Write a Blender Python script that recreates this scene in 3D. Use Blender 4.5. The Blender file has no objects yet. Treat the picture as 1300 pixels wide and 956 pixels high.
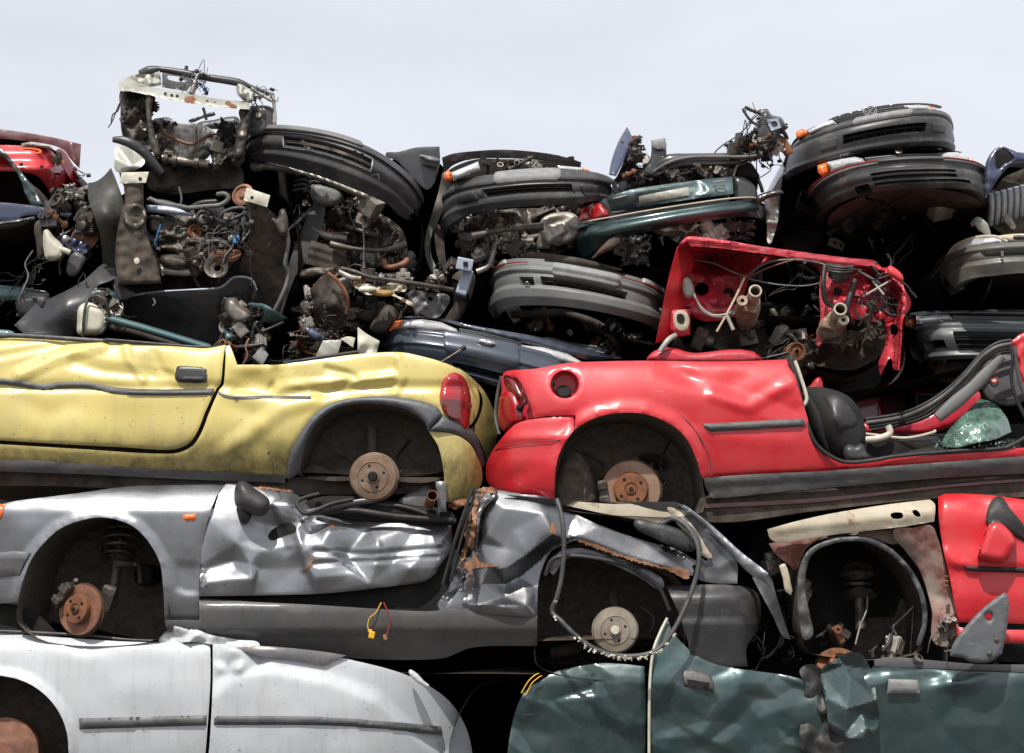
import bpy, bmesh, math, random
import numpy as np
from mathutils import Vector, Matrix, noise
from mathutils.geometry import delaunay_2d_cdt

SC = bpy.context.scene
COL = SC.collection
R = math.radians
PI = math.pi

# ------------------------------------------------------------------ camera
FPX = 2160.0
CAM = Vector((0.0, -8.0, 0.95))
PITCH = math.atan((790-478)/FPX)
FWD = Vector((0, math.cos(PITCH), math.sin(PITCH)))
UPV = Vector((0, -math.sin(PITCH), math.cos(PITCH)))
cam_d = bpy.data.cameras.new('camera'); cam_o = bpy.data.objects.new('camera', cam_d)
COL.objects.link(cam_o); cam_o.location = CAM; cam_o.rotation_euler = (PI/2+PITCH, 0, 0)
cam_d.sensor_width = 36; cam_d.lens = 36*FPX/1300; cam_d.clip_end = 2000
SC.camera = cam_o

YO = 0.0     # extra depth of the wreck being built
def P(px, py, Y):
    Y = Y+YO
    cx = (px-650)/FPX; cy = (478-py)/FPX
    d = FWD + UPV*cy + Vector((cx, 0, 0))
    return CAM + d*((Y-CAM.y)/d.y)

def Pn(x, y, Y):
    Y = Y+YO
    cx = (x-650)/FPX; cy = (478-y)/FPX
    dx = cx; dy = FWD.y + UPV.y*cy; dz = FWD.z + UPV.z*cy
    t = (Y-CAM.y)/dy
    return np.stack([CAM.x+dx*t, CAM.y+dy*t, CAM.z+dz*t], -1)

# ------------------------------------------------------------------ objects
def thing(name, label, cat, at=(0, 0, 0), group=None):
    o = bpy.data.objects.new(name, None); COL.objects.link(o)
    o.empty_display_size = 0.2
    o.location = at; o['label'] = label; o['category'] = cat
    if group: o['group'] = group
    o['org'] = list(at)
    return o

def origin(o):
    while o.parent: o = o.parent
    return Vector(o.location)

class MB:
    def __init__(s): s.v = []; s.f = []; s.sm = []; s.mi = []
    def add(s, vs, fs, smooth=True, mi=0):
        b = len(s.v); s.v.extend([tuple(p) for p in vs])
        for f in fs:
            s.f.append(tuple(b+i for i in f)); s.sm.append(smooth); s.mi.append(mi)
        return s
    def bm(s, bm, smooth=False, mi=0):
        bm.verts.index_update()
        s.add([v.co[:] for v in bm.verts], [[v.index for v in f.verts] for f in bm.faces], smooth, mi); bm.free()
        return s
    def tube(s, pts, r, n=8, curve=True, mi=0, cap=True, seg=6, flat=1.0):
        pts = [Vector(p) for p in pts]
        rs = list(r) if hasattr(r, '__len__') else [r]*len(pts)
        if curve and len(pts) > 2: pts, rs = cr3(pts, rs, seg)
        m = len(pts); up = Vector((0, 0, 1)); vs = []; prev = None
        for i in range(m):
            t = (pts[min(i+1, m-1)]-pts[max(i-1, 0)])
            if t.length < 1e-7: t = Vector((0, 0, 1))
            t.normalize()
            if prev is None:
                a = t.cross(up)
                if a.length < 0.1: a = t.cross(Vector((1, 0, 0)))
                a.normalize()
            else:
                a = prev - t*prev.dot(t)
                if a.length < 1e-5: a = t.cross(up)
                a.normalize()
            prev = a; b = t.cross(a)
            for k in range(n):
                an = 2*PI*k/n
                vs.append(pts[i]+(a*math.cos(an)*flat+b*math.sin(an))*rs[i])
        fs = []
        for i in range(m-1):
            for k in range(n):
                k2 = (k+1) % n
                fs.append((i*n+k, i*n+k2, (i+1)*n+k2, (i+1)*n+k))
        s.add(vs, fs, True, mi)
        if cap:
            s.add(vs[:n], [tuple(range(n))], False, mi); s.add(vs[-n:], [tuple(range(n))], False, mi)
        return s
    def lathe(s, o, ax, prof, n=32, mi=0, sharp=True):
        o = Vector(o); ax = Vector(ax).normalized()
        a = ax.cross(Vector((0, 0, 1)))
        if a.length < 0.1: a = ax.cross(Vector((1, 0, 0)))
        a.normalize(); b = ax.cross(a)
        ring = lambda r, h: [o+ax*h+(a*math.cos(2*PI*k/n)+b*math.sin(2*PI*k/n))*r for k in range(n)]
        for (r0, h0), (r1, h1) in zip(prof[:-1], prof[1:]):
            s.add(ring(r0, h0)+ring(r1, h1), [(k, (k+1) % n, n+(k+1) % n, n+k) for k in range(n)], True, mi)
        return s
    def box(s, c, size, rot=None, bev=0.0, mi=0, seg=2):
        bm = bmesh.new(); bmesh.ops.create_cube(bm, size=1)
        bmesh.ops.scale(bm, vec=Vector(size), verts=bm.verts)
        if bev > 0: bmesh.ops.bevel(bm, geom=list(bm.edges), offset=min(bev, min(size)*0.45), segments=seg, affect='EDGES', profile=0.6)
        M = Matrix.Translation(Vector(c)) @ (rot.to_4x4() if rot else Matrix())
        bm.transform(M); s.bm(bm, False, mi); return s
    def helix(s, o, ax, r, pitch, turns, wr, mi=0, n=6):
        o = Vector(o); ax = Vector(ax).normalized()
        a = ax.cross(Vector((0, 1, 0)));
        if a.length < .1: a = ax.cross(Vector((1, 0, 0)))
        a.normalize(); b = ax.cross(a); k = int(turns*18)
        pts = [o+ax*(pitch*i/18)+(a*math.cos(2*PI*i/18)+b*math.sin(2*PI*i/18))*r for i in range(k+1)]
        return s.tube(pts, wr, n, False, mi)
    def build(s, name, mats, parent=None, sharp=None):
        if not isinstance(mats, (list, tuple)): mats = [mats]
        me = bpy.data.meshes.new(name)
        org = origin(parent) if parent else None
        if org is None:
            A = np.array(s.v); org = Vector(((A[:, 0].min()+A[:, 0].max())/2, (A[:, 1].min()+A[:, 1].max())/2, A[:, 2].min()))
        V = [(x-org.x, y-org.y, z-org.z) for x, y, z in s.v]
        me.from_pydata(V, [], s.f)
        me.polygons.foreach_set('use_smooth', s.sm); me.polygons.foreach_set('material_index', s.mi)
        for m in mats: me.materials.append(m)
        me.update()
        if sharp: me.set_sharp_from_angle(angle=R(sharp))
        o = bpy.data.objects.new(name, me); COL.objects.link(o)
        if parent: o.parent = parent
        else: o.location = org
        return o

def tag(o, label, cat, group=None, kind=None):
    if kind: o['kind'] = kind
    if label: o['label'] = label
    if cat: o['category'] = cat
    if group: o['group'] = group
    return o

def cr(p0, p1, p2, p3, t):
    return 0.5*((2*p1)+(p2-p0)*t+(2*p0-5*p1+4*p2-p3)*t*t+(3*p1-p0-3*p2+p3)*t*t*t)

def cr3(pts, rs, seg):
    out = []; ro = []; m = len(pts)
    for i in range(m-1):
        p0 = pts[max(i-1, 0)]; p3 = pts[min(i+2, m-1)]
        for k in range(seg):
            t = k/seg; out.append(cr(p0, pts[i], pts[i+1], p3, t)); ro.append(rs[i]*(1-t)+rs[i+1]*t)
    out.append(pts[-1]); ro.append(rs[-1]); return out, ro

def sp(pts, step=5.0, closed=True):
    """spline through 2-D pts; a point given as (x,y,1) is a sharp corner"""
    n = len(pts); out = []
    def g(i, frm):
        if closed: return pts[i % n]
        return pts[max(0, min(n-1, i))]
    rng = n if closed else n-1
    for i in range(rng):
        a = np.array(g(i, 0)[:2], float); b = np.array(g(i+1, 0)[:2], float)
        p0 = np.array(g(i-1, 0)[:2], float) if len(g(i, 0)) < 3 else 2*a-b
        p3 = np.array(g(i+2, 0)[:2], float) if len(g(i+1, 0)) < 3 else 2*b-a
        if len(g(i, 0)) > 2: p0 = a-(b-a)
        L = np.hypot(*(b-a)); k = max(1, int(round(L/step)))
        # limit tangents for uneven spacing
        m1 = (b-p0); m2 = (p3-a)
        l1 = np.hypot(*m1); l2 = np.hypot(*m2)
        if l1 > 0: m1 = m1/l1*L
        if l2 > 0: m2 = m2/l2*L
        for j in range(k):
            t = j/k; t2 = t*t; t3 = t2*t
            q = (2*t3-3*t2+1)*a+(t3-2*t2+t)*m1+(-2*t3+3*t2)*b+(t3-t2)*m2
            out.append((float(q[0]), float(q[1])))
    if not closed: out.append(tuple(float(c) for c in pts[-1][:2]))
    return out

def poly_dist(x, y, poly, closed=True):
    A = np.array([p[:2] for p in poly], float); B = np.roll(A, -1, 0)
    if not closed: A = A[:-1]; B = B[:-1]
    d = np.full(x.shape, 1e9)
    for (ax, ay), (bx, by) in zip(A, B):
        vx = bx-ax; vy = by-ay; L = vx*vx+vy*vy+1e-9
        t = np.clip(((x-ax)*vx+(y-ay)*vy)/L, 0, 1)
        d = np.minimum(d, np.hypot(x-ax-t*vx, y-ay-t*vy))
    return d

def inside(x, y, poly):
    A = np.array([p[:2] for p in poly], float); B = np.roll(A, -1, 0)
    c = np.zeros(x.shape, bool)
    for (ax, ay), (bx, by) in zip(A, B):
        if ay == by: continue
        c ^= ((ay > y) != (by > y)) & (x < (bx-ax)*(y-ay)/(by-ay)+ax)
    return c

# ------------------------------------------------------------------ depth fields (metres, + = away)
def tps(pts, lam=0.0):
    A = np.array(pts, float); n = len(A); X = A[:, :2]/100.0
    d = np.hypot(X[:, None, 0]-X[None, :, 0], X[:, None, 1]-X[None, :, 1])
    K = d*d*np.log(d+1e-9)+lam*np.eye(n); Q = np.c_[np.ones(n), X]
    M = np.zeros((n+3, n+3)); M[:n, :n] = K; M[:n, n:] = Q; M[n:, :n] = Q.T
    w = np.linalg.solve(M+1e-9*np.eye(n+3), np.r_[A[:, 2], 0, 0, 0])
    def f(x, y):
        x = x/100.0; y = y/100.0; r = w[n]+w[n+1]*x+w[n+2]*y
        for i in range(n):
            q = np.hypot(x-X[i, 0], y-X[i, 1]); r = r+w[i]*q*q*np.log(q+1e-9)
        return r
    return f
def tin(pts):
    A = np.array(pts, float)
    vs, es, fs, *_ = delaunay_2d_cdt([Vector(a[:2]) for a in A], [], [], 0, 1e-4)
    V = np.array([v[:] for v in vs]); Z = [A[np.argmin(np.hypot(A[:, 0]-v[0], A[:, 1]-v[1])), 2] for v in V]
    Z = np.array(Z)
    def f(x, y):
        r = np.full(x.shape, np.nan)
        for a, b, c in fs:
            (x0, y0), (x1, y1), (x2, y2) = V[a], V[b], V[c]
            D = (y1-y2)*(x0-x2)+(x2-x1)*(y0-y2)
            if abs(D) < 1e-9: continue
            l0 = ((y1-y2)*(x-x2)+(x2-x1)*(y-y2))/D; l1 = ((y2-y0)*(x-x2)+(x0-x2)*(y-y2))/D; l2 = 1-l0-l1
            m = (l0 > -1e-6) & (l1 > -1e-6) & (l2 > -1e-6)
            r = np.where(m, l0*Z[a]+l1*Z[b]+l2*Z[c], r)
        if np.isnan(r).any():
            k = np.argmin((x[..., None]-A[:, 0])**2+(y[..., None]-A[:, 1])**2, -1)
            r = np.where(np.isnan(r), A[k, 2], r)
        return r
    return f
def prof(pts, axis='y'):
    p = sorted(pts); xs = [a[0] for a in p]; ys = [a[1] for a in p]
    X = []; Yv = []
    for i in range(len(p)-1):
        for k in range(8):
            t = k/8; j0 = max(i-1, 0); j3 = min(i+2, len(p)-1)
            X.append(xs[i]+(xs[i+1]-xs[i])*t)
            m1 = (ys[i+1]-ys[j0])/(xs[i+1]-xs[j0]+1e-9)*(xs[i+1]-xs[i]); m2 = (ys[j3]-ys[i])/(xs[j3]-xs[i]+1e-9)*(xs[i+1]-xs[i])
            t2 = t*t; t3 = t2*t
            Yv.append((2*t3-3*t2+1)*ys[i]+(t3-2*t2+t)*m1+(-2*t3+3*t2)*ys[i+1]+(t3-t2)*m2)
    X.append(xs[-1]); Yv.append(ys[-1])
    return (lambda x, y: np.interp(y, X, Yv)) if axis == 'y' else (lambda x, y: np.interp(x, X, Yv))
def ridge(line, amp, w, kind='g'):
    def f(x, y):
        d = poly_dist(x, y, line, False)
        if kind == 'g': return amp*np.exp(-(d/w)**2)
        if kind == 't': return amp*np.clip(1-d/w, 0, 1)
        if kind == 's': t = np.clip(1-d/w, 0, 1); return amp*t*t*(3-2*t)
    return f
def step_line(line, amp, w, side=1):
    """step across a polyline (x-monotone): below (side=1) gets amp"""
    L = sorted([p[:2] for p in line]); X = [p[0] for p in L]; Yv = [p[1] for p in L]
    def f(x, y):
        t = np.clip(((y-np.interp(x, X, Yv))*side+w)/(2*w), 0, 1); return amp*t*t*(3-2*t)
    return f
def blob(cx, cy, rx, ry, amp, ang=0):
    c, s = math.cos(R(ang)), math.sin(R(ang))
    return lambda x, y: amp*np.exp(-(((x-cx)*c+(y-cy)*s)/rx)**2-((-(x-cx)*s+(y-cy)*c)/ry)**2)
def nz(amp, sc, seed=0, ridged=False, sx=1.0, octv=1):
    def f(x, y):
        out = np.empty(x.shape); fl = out.ravel()
        for i, (a, b) in enumerate(zip(x.ravel(), y.ravel())):
            v = 0; am = 1; fr = 1
            for k in range(octv):
                q = noise.noise((a/sc/sx*fr+seed*7.3, b/sc*fr+seed*3.1, seed+k*5.0))
                if ridged: q = abs(q)*2-0.4
                v += q*am; am *= 0.5; fr *= 2.1
            fl[i] = v
        return out*amp
    return f
def crump(amp, sp_, seed, box, aniso=1.0, ang=0.0):
    """creased sheet metal: straight facets over a jittered grid of random depths"""
    rnd = random.Random(seed); x0, y0, x1, y1 = box; cx, cy = (x0+x1)/2, (y0+y1)/2; c, s_ = math.cos(R(ang)), math.sin(R(ang)); pts = []
    W_ = (x1-x0+y1-y0)*0.6; nx = int(2*W_/(sp_*aniso)); ny = int(2*W_/sp_)
    for i in range(nx+1):
        for j in range(ny+1):
            a = -W_+(i+rnd.uniform(-.42, .42))*sp_*aniso; b = -W_+(j+rnd.uniform(-.42, .42))*sp_
            x = cx+a*c-b*s_; y = cy+a*s_+b*c
            if x0-2*sp_*aniso < x < x1+2*sp_*aniso and y0-2*sp_*aniso < y < y1+2*sp_*aniso: pts.append((x, y, rnd.choice([-1, -.4, 0, .4, 1])*amp))
    f0 = tin(pts)
    return lambda x, y: f0(x, y)
def masked(f, poly, w=15):
    def g(x, y):
        ins = inside(x, y, poly); d = poly_dist(x, y, poly); t = np.clip(np.where(ins, d, 0)/w, 0, 1)
        return f(x, y)*t*t*(3-2*t)
    return g
def add(*fs):
    fs = [(lambda c: (lambda x, y: np.full(x.shape, float(c))))(f) if isinstance(f, (int, float)) else f for f in fs]
    def g(x, y):
        r = np.zeros(x.shape)
        for f in fs: r = r+f(x, y)
        return r
    return g

# ------------------------------------------------------------------ traced sheet with real thickness
def panel(name, outline, depth, mat, parent=None, holes=(), res=6.0, thick=0.006, dome=None, hem=0.003, hemw=3.0,
          smooth=True, lines=(), step=None, mi=0, mb=None, straight=False, rag=0.0, sharp=None):
    if name in ('indicator', 'headlight', 'number_plate', 'side_indicator'): outline = [(*p[:2], 1) for p in outline]
    if name in ('rust_scar', 'rust_patch'): rag = 1.3
    st = step or res
    out = [p[:2] for p in outline] if straight else sp(outline, st)
    if rag:
        q = random.Random(int(out[0][0]*13+out[0][1])); out = sp(outline, 2.2)
        out = [(a+q.uniform(-rag, rag), b+q.uniform(-rag, rag)) for a, b in out]
    hs = [sp(h, st) for h in holes]
    o = np.array(out); x0, y0 = o.min(0); x1, y1 = o.max(0)
    gx = []; row = 0; yy = y0
    rr = random.Random(len(out)*31+int(x0))
    while yy < y1:
        xx = x0+(res*0.5 if row % 2 else 0)
        while xx < x1:
            gx.append((xx+rr.uniform(-.12, .12)*res, yy+rr.uniform(-.12, .12)*res)); xx += res
        yy += res*0.87; row += 1
    G = np.array(gx) if gx else np.zeros((0, 2))
    if len(G):
        m = inside(G[:, 0], G[:, 1], out)
        for h in hs: m &= ~inside(G[:, 0], G[:, 1], h)
        G = G[m]; dd = poly_dist(G[:, 0], G[:, 1], out)
        for h in hs: dd = np.minimum(dd, poly_dist(G[:, 0], G[:, 1], h))
        G = G[dd > res*0.45]
    vs = [Vector(p) for p in out]; es = [(i, (i+1) % len(out)) for i in range(len(out))]
    for h in hs:
        b = len(vs); vs += [Vector(p) for p in h]; es += [(b+i, b+(i+1) % len(h)) for i in range(len(h))]
    vs += [Vector(p) for p in G]
    V, E, F, *_ = delaunay_2d_cdt(vs, es, [], 0, 1e-4)
    V = np.array([v[:] for v in V])
    C = np.array([(V[list(f)]).mean(0) for f in F])
    keep = inside(C[:, 0], C[:, 1], out)
    for h in hs: keep &= ~inside(C[:, 0], C[:, 1], h)
    F = [f for f, k in zip(F, keep) if k]
    D = depth if callable(depth) else (lambda x, y, c=depth: np.full(x.shape, float(c)))
    x, y = V[:, 0], V[:, 1]
    d = poly_dist(x, y, out)
    for h in hs: d = np.minimum(d, poly_dist(x, y, h))
    Y = D(x, y)
    if hem: Y = Y+hem*np.clip(1-d/hemw, 0, 1)**2
    if dome:
        t = np.clip(d/dome[1], 0, 1); Y = Y-dome[0]*np.sqrt(np.clip(1-(1-t)**2, 0, 1))
    W = Pn(x, y, Y); Wb = Pn(x, y, Y+thick) if not dome else Pn(x, y, D(x, y)+thick)
    own = mb is None
    if own: mb = MB()
    # orientation: make front faces look at camera
    def orient(f):
        a, b, c = [W[i] for i in f[:3]]; n = np.cross(b-a, c-a)
        return f if n[1] < 0 else tuple(reversed(f))
    F = [orient(tuple(f)) for f in F]
    mb.add(W, F, smooth, mi); mb.add(Wb, [tuple(reversed(f)) for f in F], smooth, mi)
    cnt = {}
    for f in F:
        for i in range(len(f)):
            e = (f[i], f[(i+1) % len(f)]); k = tuple(sorted(e)); cnt[k] = (cnt.get(k, (0,))[0]+1, e)
    be = [v[1] for v in cnt.values() if v[0] == 1]
    vv = []; ff = []
    for a, b in be:
        k = len(vv); vv += [W[b], W[a], Wb[a], Wb[b]]; ff.append((k, k+1, k+2, k+3))
    mb.add(vv, ff, False, mi)
    return mb.build(name, mat, parent, sharp) if own else mb

# tube along pixel points
def wire(name, pts, r, mat, parent=None, n=7, curve=True, mb=None, mi=0, seg=6, flat=1.0):
    own = mb is None
    if own: mb = MB()
    mb.tube([P(*p) for p in pts], r, n, curve, mi, seg=seg, flat=flat)
    return mb.build(name, mat, parent) if own else mb

# straight extrusion of an outline away from the camera: hull / cavity
def hull(name, outline, Y0, Y1, mat, parent, back=True, amp=0.02, seed=1, shrink=0.0, front=False, nseg=8):
    out = sp(outline, 14); o3 = [P(a, b, Y0) for a, b in out]
    c = sum(o3, Vector())/len(o3); mb = MB(); n = len(out); vs = []
    for k in range(nseg+1):
        t = k/nseg
        for i, p in enumerate(o3):
            q = p.lerp(c, shrink*t); q = Vector((q.x, Y0+(Y1-Y0)*t, q.z))
            dv = noise.noise_vector((q.x*3+seed, q.y*3, q.z*3))*amp*(0 if k == 0 else 1)
            vs.append(q+dv)
    fs = [(k*n+i, k*n+(i+1) % n, (k+1)*n+(i+1) % n, (k+1)*n+i) for k in range(nseg) for i in range(n)]
    mb.add(vs, fs, True)
    if back: mb.add(vs[-n:], [tuple(range(n))], False)
    if front: mb.add(vs[:n], [tuple(range(n))], False)
    return mb.build(name, mat, parent)

# ------------------------------------------------------------------ bumper / front-end surface
class Surf:
    """lofted surface; rows of (px,py,Y) from top to bottom; optional profile of outward offsets over v"""
    def __init__(s, rows, pf=((0, 0), (1, 0)), nu=48):
        s.rows = []
        for r in rows:
            pts = [P(*p) for p in r]; dense, _ = cr3(pts, [0]*len(pts), 10)
            L = [0]
            for a, b in zip(dense[:-1], dense[1:]): L.append(L[-1]+(b-a).length)
            res = []
            for k in range(nu+1):
                t = L[-1]*k/nu; j = int(np.searchsorted(L, t)); j = max(1, min(len(L)-1, j))
                a = (t-L[j-1])/(L[j]-L[j-1]+1e-9); res.append(dense[j-1].lerp(dense[j], a))
            s.rows.append(res)
        s.nu = nu; s.pv = [p[0] for p in pf]; s.po = [p[1] for p in pf]
    def base(s, u, v):
        f = min(max(u, 0), 1)*s.nu; i = min(int(f), s.nu-1); t = f-i
        cols = [r[i].lerp(r[i+1], t) for r in s.rows]; m = len(cols)
        if m == 2: return cols[0].lerp(cols[1], v)
        g = min(max(v, 0), 1)*(m-1); j = min(int(g), m-2); w = g-j
        return cr(cols[max(j-1, 0)], cols[j], cols[j+1], cols[min(j+2, m-1)], w)
    def off(s, v): return float(np.interp(v, s.pv, s.po))
    def nrm(s, u, v):
        e = 0.012; a = s.base(min(u+e, 1), v)-s.base(max(u-e, 0), v); b = s.base(u, min(v+e, 1))-s.base(u, max(v-e, 0))
        n = b.cross(a)
        if n.length < 1e-9: return Vector((0, -1, 0))
        n.normalize()
        return n if n.y < 0 or abs(n.y) < 0.05 and False else (-n if n.y > 0 else n)
    def pt(s, u, v, o=0): 
        return s.base(u, v)+s.nrm(u, v)*(s.off(v)+o)
    def uv(s, px, py):
        if not hasattr(s, 'tab'):
            s.tab = []
            for i in range(0, 121):
                for j in range(0, 41):
                    q = s.pt(i/120, j/40)-CAM; z = q.dot(FWD); s.tab.append((650+FPX*q.x/z, 478-FPX*q.dot(UPV)/z, i/120, j/40))
            s.tab = np.array(s.tab)
        d = (s.tab[:, 0]-px)**2+(s.tab[:, 1]-py)**2; k = np.argsort(d)[:3]; w = 1/(d[k]+.05)
        return float((s.tab[k, 2]*w).sum()/w.sum()), float((s.tab[k, 3]*w).sum()/w.sum())
    def rect(s, xl, a, b, xr, c, d):
        p = [s.uv(xl, a), s.uv(xl, b), s.uv(xr, c), s.uv(xr, d)]
        return ((p[0][0]+p[1][0])/2, (p[2][0]+p[3][0])/2, (p[0][1]+p[2][1])/2, (p[1][1]+p[3][1])/2)
    def sub(s, name, u0, u1, v0, v1, off, mat, parent, thick=0.012, n=24, m=6, rnd=0.25, edge=0.004, mb=None, mi=0, vs0=None, vs1=None, dome=0):
        """raised sub-patch with thickness and softened rim; vs0/vs1: v edges at the u1 end"""
        own = mb is None
        if own: mb = MB()
        vb0, vb1 = (v0 if vs0 is None else vs0), (v1 if vs1 is None else vs1)
        V = []; 
        us = [0, .02, .06]+[0.06+0.88*k/(n-4) for k in range(1, n-4)]+[.94, .98, 1]
        ws = [0, .07, .2]+[0.2+0.6*k/(m) for k in range(1, m)]+[.8, .93, 1]
        nu = len(us); nv = len(ws)
        for a in us:
            for b in ws:
                u = u0+(u1-u0)*a; lo = v0+(vb0-v0)*a; hi = v1+(vb1-v1)*a
                ce = 0
                ea = min(a, 1-a); 
                if ea < 0.06 and rnd: k = 1-ea/0.06; bb = 0.5+(b-0.5)*(1-rnd*k*k)
                else: bb = b
                eb = min(b, 1-b)
                o = off-(edge if (ea < 0.001 or eb < 0.001) else 0)+dome*math.sqrt(max(0, 1-(2*a-1)**2))*math.sqrt(max(0, 1-(2*b-1)**2))
                V.append(s.pt(u, lo+(hi-lo)*bb, o))
        F = [(i*nv+j, i*nv+j+1, (i+1)*nv+j+1, (i+1)*nv+j) for i in range(nu-1) for j in range(nv-1)]
        mb.add(V, F, True, mi)
        # rim walls
        idx = [(i, 0) for i in range(nu)]+[(nu-1, j) for j in range(1, nv)]+[(i, nv-1) for i in range(nu-2, -1, -1)]+[(0, j) for j in range(nv-2, 0, -1)]
        ring = [V[i*nv+j] for i, j in idx]; back = []
        for (i, j), q in zip(idx, ring):
            u = u0+(u1-u0)*us[i]; back.append(q-s.nrm(u, v0+(v1-v0)*ws[j])*thick)
        k = len(ring); mb.add(ring+back, [(i, (i+1) % k, k+(i+1) % k, k+i) for i in range(k)], False, mi)
        return mb.build(name, mat, parent) if own else mb
    def skin(s, name, mat, parent, holes=(), nv=26, thick=0.02, floor=None, floor_name='grille', nz_amp=0.0, uclip=None):
        """main skin; holes = (u0,u1,v0,v1,depth)"""
        us = sorted(set([round(k/s.nu, 5) for k in range(s.nu+1)]+[h[i] for h in holes for i in (0, 1)]))
        vs = sorted(set([round(k/nv, 5) for k in range(nv+1)]+[h[i] for h in holes for i in (2, 3)]+[round(p, 5) for p in s.pv]))
        us = [u for u in us if 0 <= u <= 1]; vs = [v for v in vs if 0 <= v <= 1]
        mb = MB(); NV = len(vs); V = []
        for u in us:
            for v in vs:
                o = nz_amp*noise.noise((u*6, v*3, 1)) if nz_amp else 0
                V.append(s.pt(u, v, o))
        F = []
        for i in range(len(us)-1):
            for j in range(NV-1):
                uc = (us[i]+us[i+1])/2; vc = (vs[j]+vs[j+1])/2
                if any(h[0] < uc < h[1] and h[2] < vc < h[3] for h in holes): continue
                F.append((i*NV+j, i*NV+j+1, (i+1)*NV+j+1, (i+1)*NV+j))
        mb.add(V, F, True)
        # back edge (thickness) along top and bottom and ends
        for js in (0, NV-1):
            r = [V[i*NV+js] for i in range(len(us))]; b = [q-s.nrm(u, vs[js])*thick for q, u in zip(r, us)]
            k = len(r); mb.add(r+b, [(i, i+1, k+i+1, k+i) for i in range(k-1)], False)
        for i in (0, len(us)-1):
            r = [V[i*NV+j] for j in range(NV)]; b = [q-s.nrm(us[i], vs[j])*thick for j, q in enumerate(r)]
            mb.add(r+b, [(j, j+1, NV+j+1, NV+j) for j in range(NV-1)], False)
        for h in holes:  # walls of the openings
            u0, u1, v0, v1, dp = h[:5]; a = [u0+(u1-u0)*k/10 for k in range(11)]
            path = [(u, v0) for u in a]+[(u, v1) for u in reversed(a)]
            r = [s.pt(u, v) for u, v in path]; b = [q-s.nrm(u, v)*dp for q, (u, v) in zip(r, path)]; k = len(r)
            mb.add(r+b, [(i, (i+1) % k, k+(i+1) % k, k+i) for i in range(k)], False)
        o = mb.build(name, mat, parent)
        if floor:
            for h in holes:
                u0, u1, v0, v1, dp = h[:5]; fb = MB(); n = 10; V = []
                for i in range(n+1):
                    for j in range(3): 
                        u = u0+(u1-u0)*i/n; v = v0+(v1-v0)*j/2; V.append(s.pt(u, v, -dp))
                fb.add(V, [(i*3+j, i*3+j+1, (i+1)*3+j+1, (i+1)*3+j) for i in range(n) for j in range(2)], False)
                ns = h[5] if len(h) > 5 else 0; nb = h[6] if len(h) > 6 else 0
                for q in range(1, ns+1):
                    v = v0+(v1-v0)*q/(ns+1); fb.tube([s.pt(u0+(u1-u0)*k/n, v, -dp*0.35) for k in range(n+1)], 0.0055, 4, False)
                for q in range(1, nb+1):
                    u = u0+(u1-u0)*q/(nb+1); fb.tube([s.pt(u, v0+(v1-v0)*k/3, -dp*0.45) for k in range(4)], 0.006, 4, False)
                fb.build(floor_name, floor, o)
        return o
    def strip(s, name, u0, u1, v, w, off, mat, parent, n=30, h=0.006, v1=None):
        v1 = v if v1 is None else v1
        mb = MB(); mb.tube([s.pt(u0+(u1-u0)*k/n, v+(v1-v)*k/n, off) for k in range(n+1)], w, 6, False)
        return mb.build(name, mat, parent)
# ------------------------------------------------------------------ materials
def nt(name):
    m = bpy.data.materials.new(name); m.use_nodes = True; t = m.node_tree; b = t.nodes['Principled BSDF']
    return m, t, b
def nd(t, typ, **kw):
    n = t.nodes.new(typ)
    for k, v in kw.items(): setattr(n, k, v)
    return n
def tex(t, scale, detail=4, rough=0.55, sc=(1, 1, 1), dist=0, rot=(0, 0, 0)):
    c = nd(t, 'ShaderNodeTexCoord'); mp = nd(t, 'ShaderNodeMapping'); mp.inputs['Scale'].default_value = sc; mp.inputs['Rotation'].default_value = rot
    t.links.new(c.outputs['Object'], mp.inputs['Vector'])
    n = nd(t, 'ShaderNodeTexNoise'); n.inputs['Scale'].default_value = scale; n.inputs['Detail'].default_value = detail
    n.inputs['Roughness'].default_value = rough; n.inputs['Distortion'].default_value = dist
    t.links.new(mp.outputs['Vector'], n.inputs['Vector']); return n.outputs['Fac']
def ramp(t, fac, a, b, c0=0.0, c1=1.0):
    r = nd(t, 'ShaderNodeMapRange'); r.inputs['From Min'].default_value = a; r.inputs['From Max'].default_value = b
    r.inputs['To Min'].default_value = c0; r.inputs['To Max'].default_value = c1; r.clamp = True
    t.links.new(fac, r.inputs['Value']); return r.outputs['Result']
def mixc(t, fac, a, b):
    m = nd(t, 'ShaderNodeMix', data_type='RGBA'); 
    for s_, v in ((m.inputs[6], a), (m.inputs[7], b)):
        if isinstance(v, (tuple, list)): s_.default_value = (*v, 1)
        else: t.links.new(v, s_)
    if isinstance(fac, float): m.inputs[0].default_value = fac
    else: t.links.new(fac, m.inputs[0])
    return m.outputs[2]
def mul(t, a, b):
    m = nd(t, 'ShaderNodeMath', operation='MULTIPLY')
    for s_, v in ((m.inputs[0], a), (m.inputs[1], b)):
        if isinstance(v, (int, float)): s_.default_value = v
        else: t.links.new(v, s_)
    return m.outputs[0]
def bump(t, b, fac, strength, dist=0.002):
    n = nd(t, 'ShaderNodeBump'); n.inputs['Strength'].default_value = strength; n.inputs['Distance'].default_value = dist
    t.links.new(fac, n.inputs['Height']); t.links.new(n.outputs['Normal'], b.inputs['Normal']); return n

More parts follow.
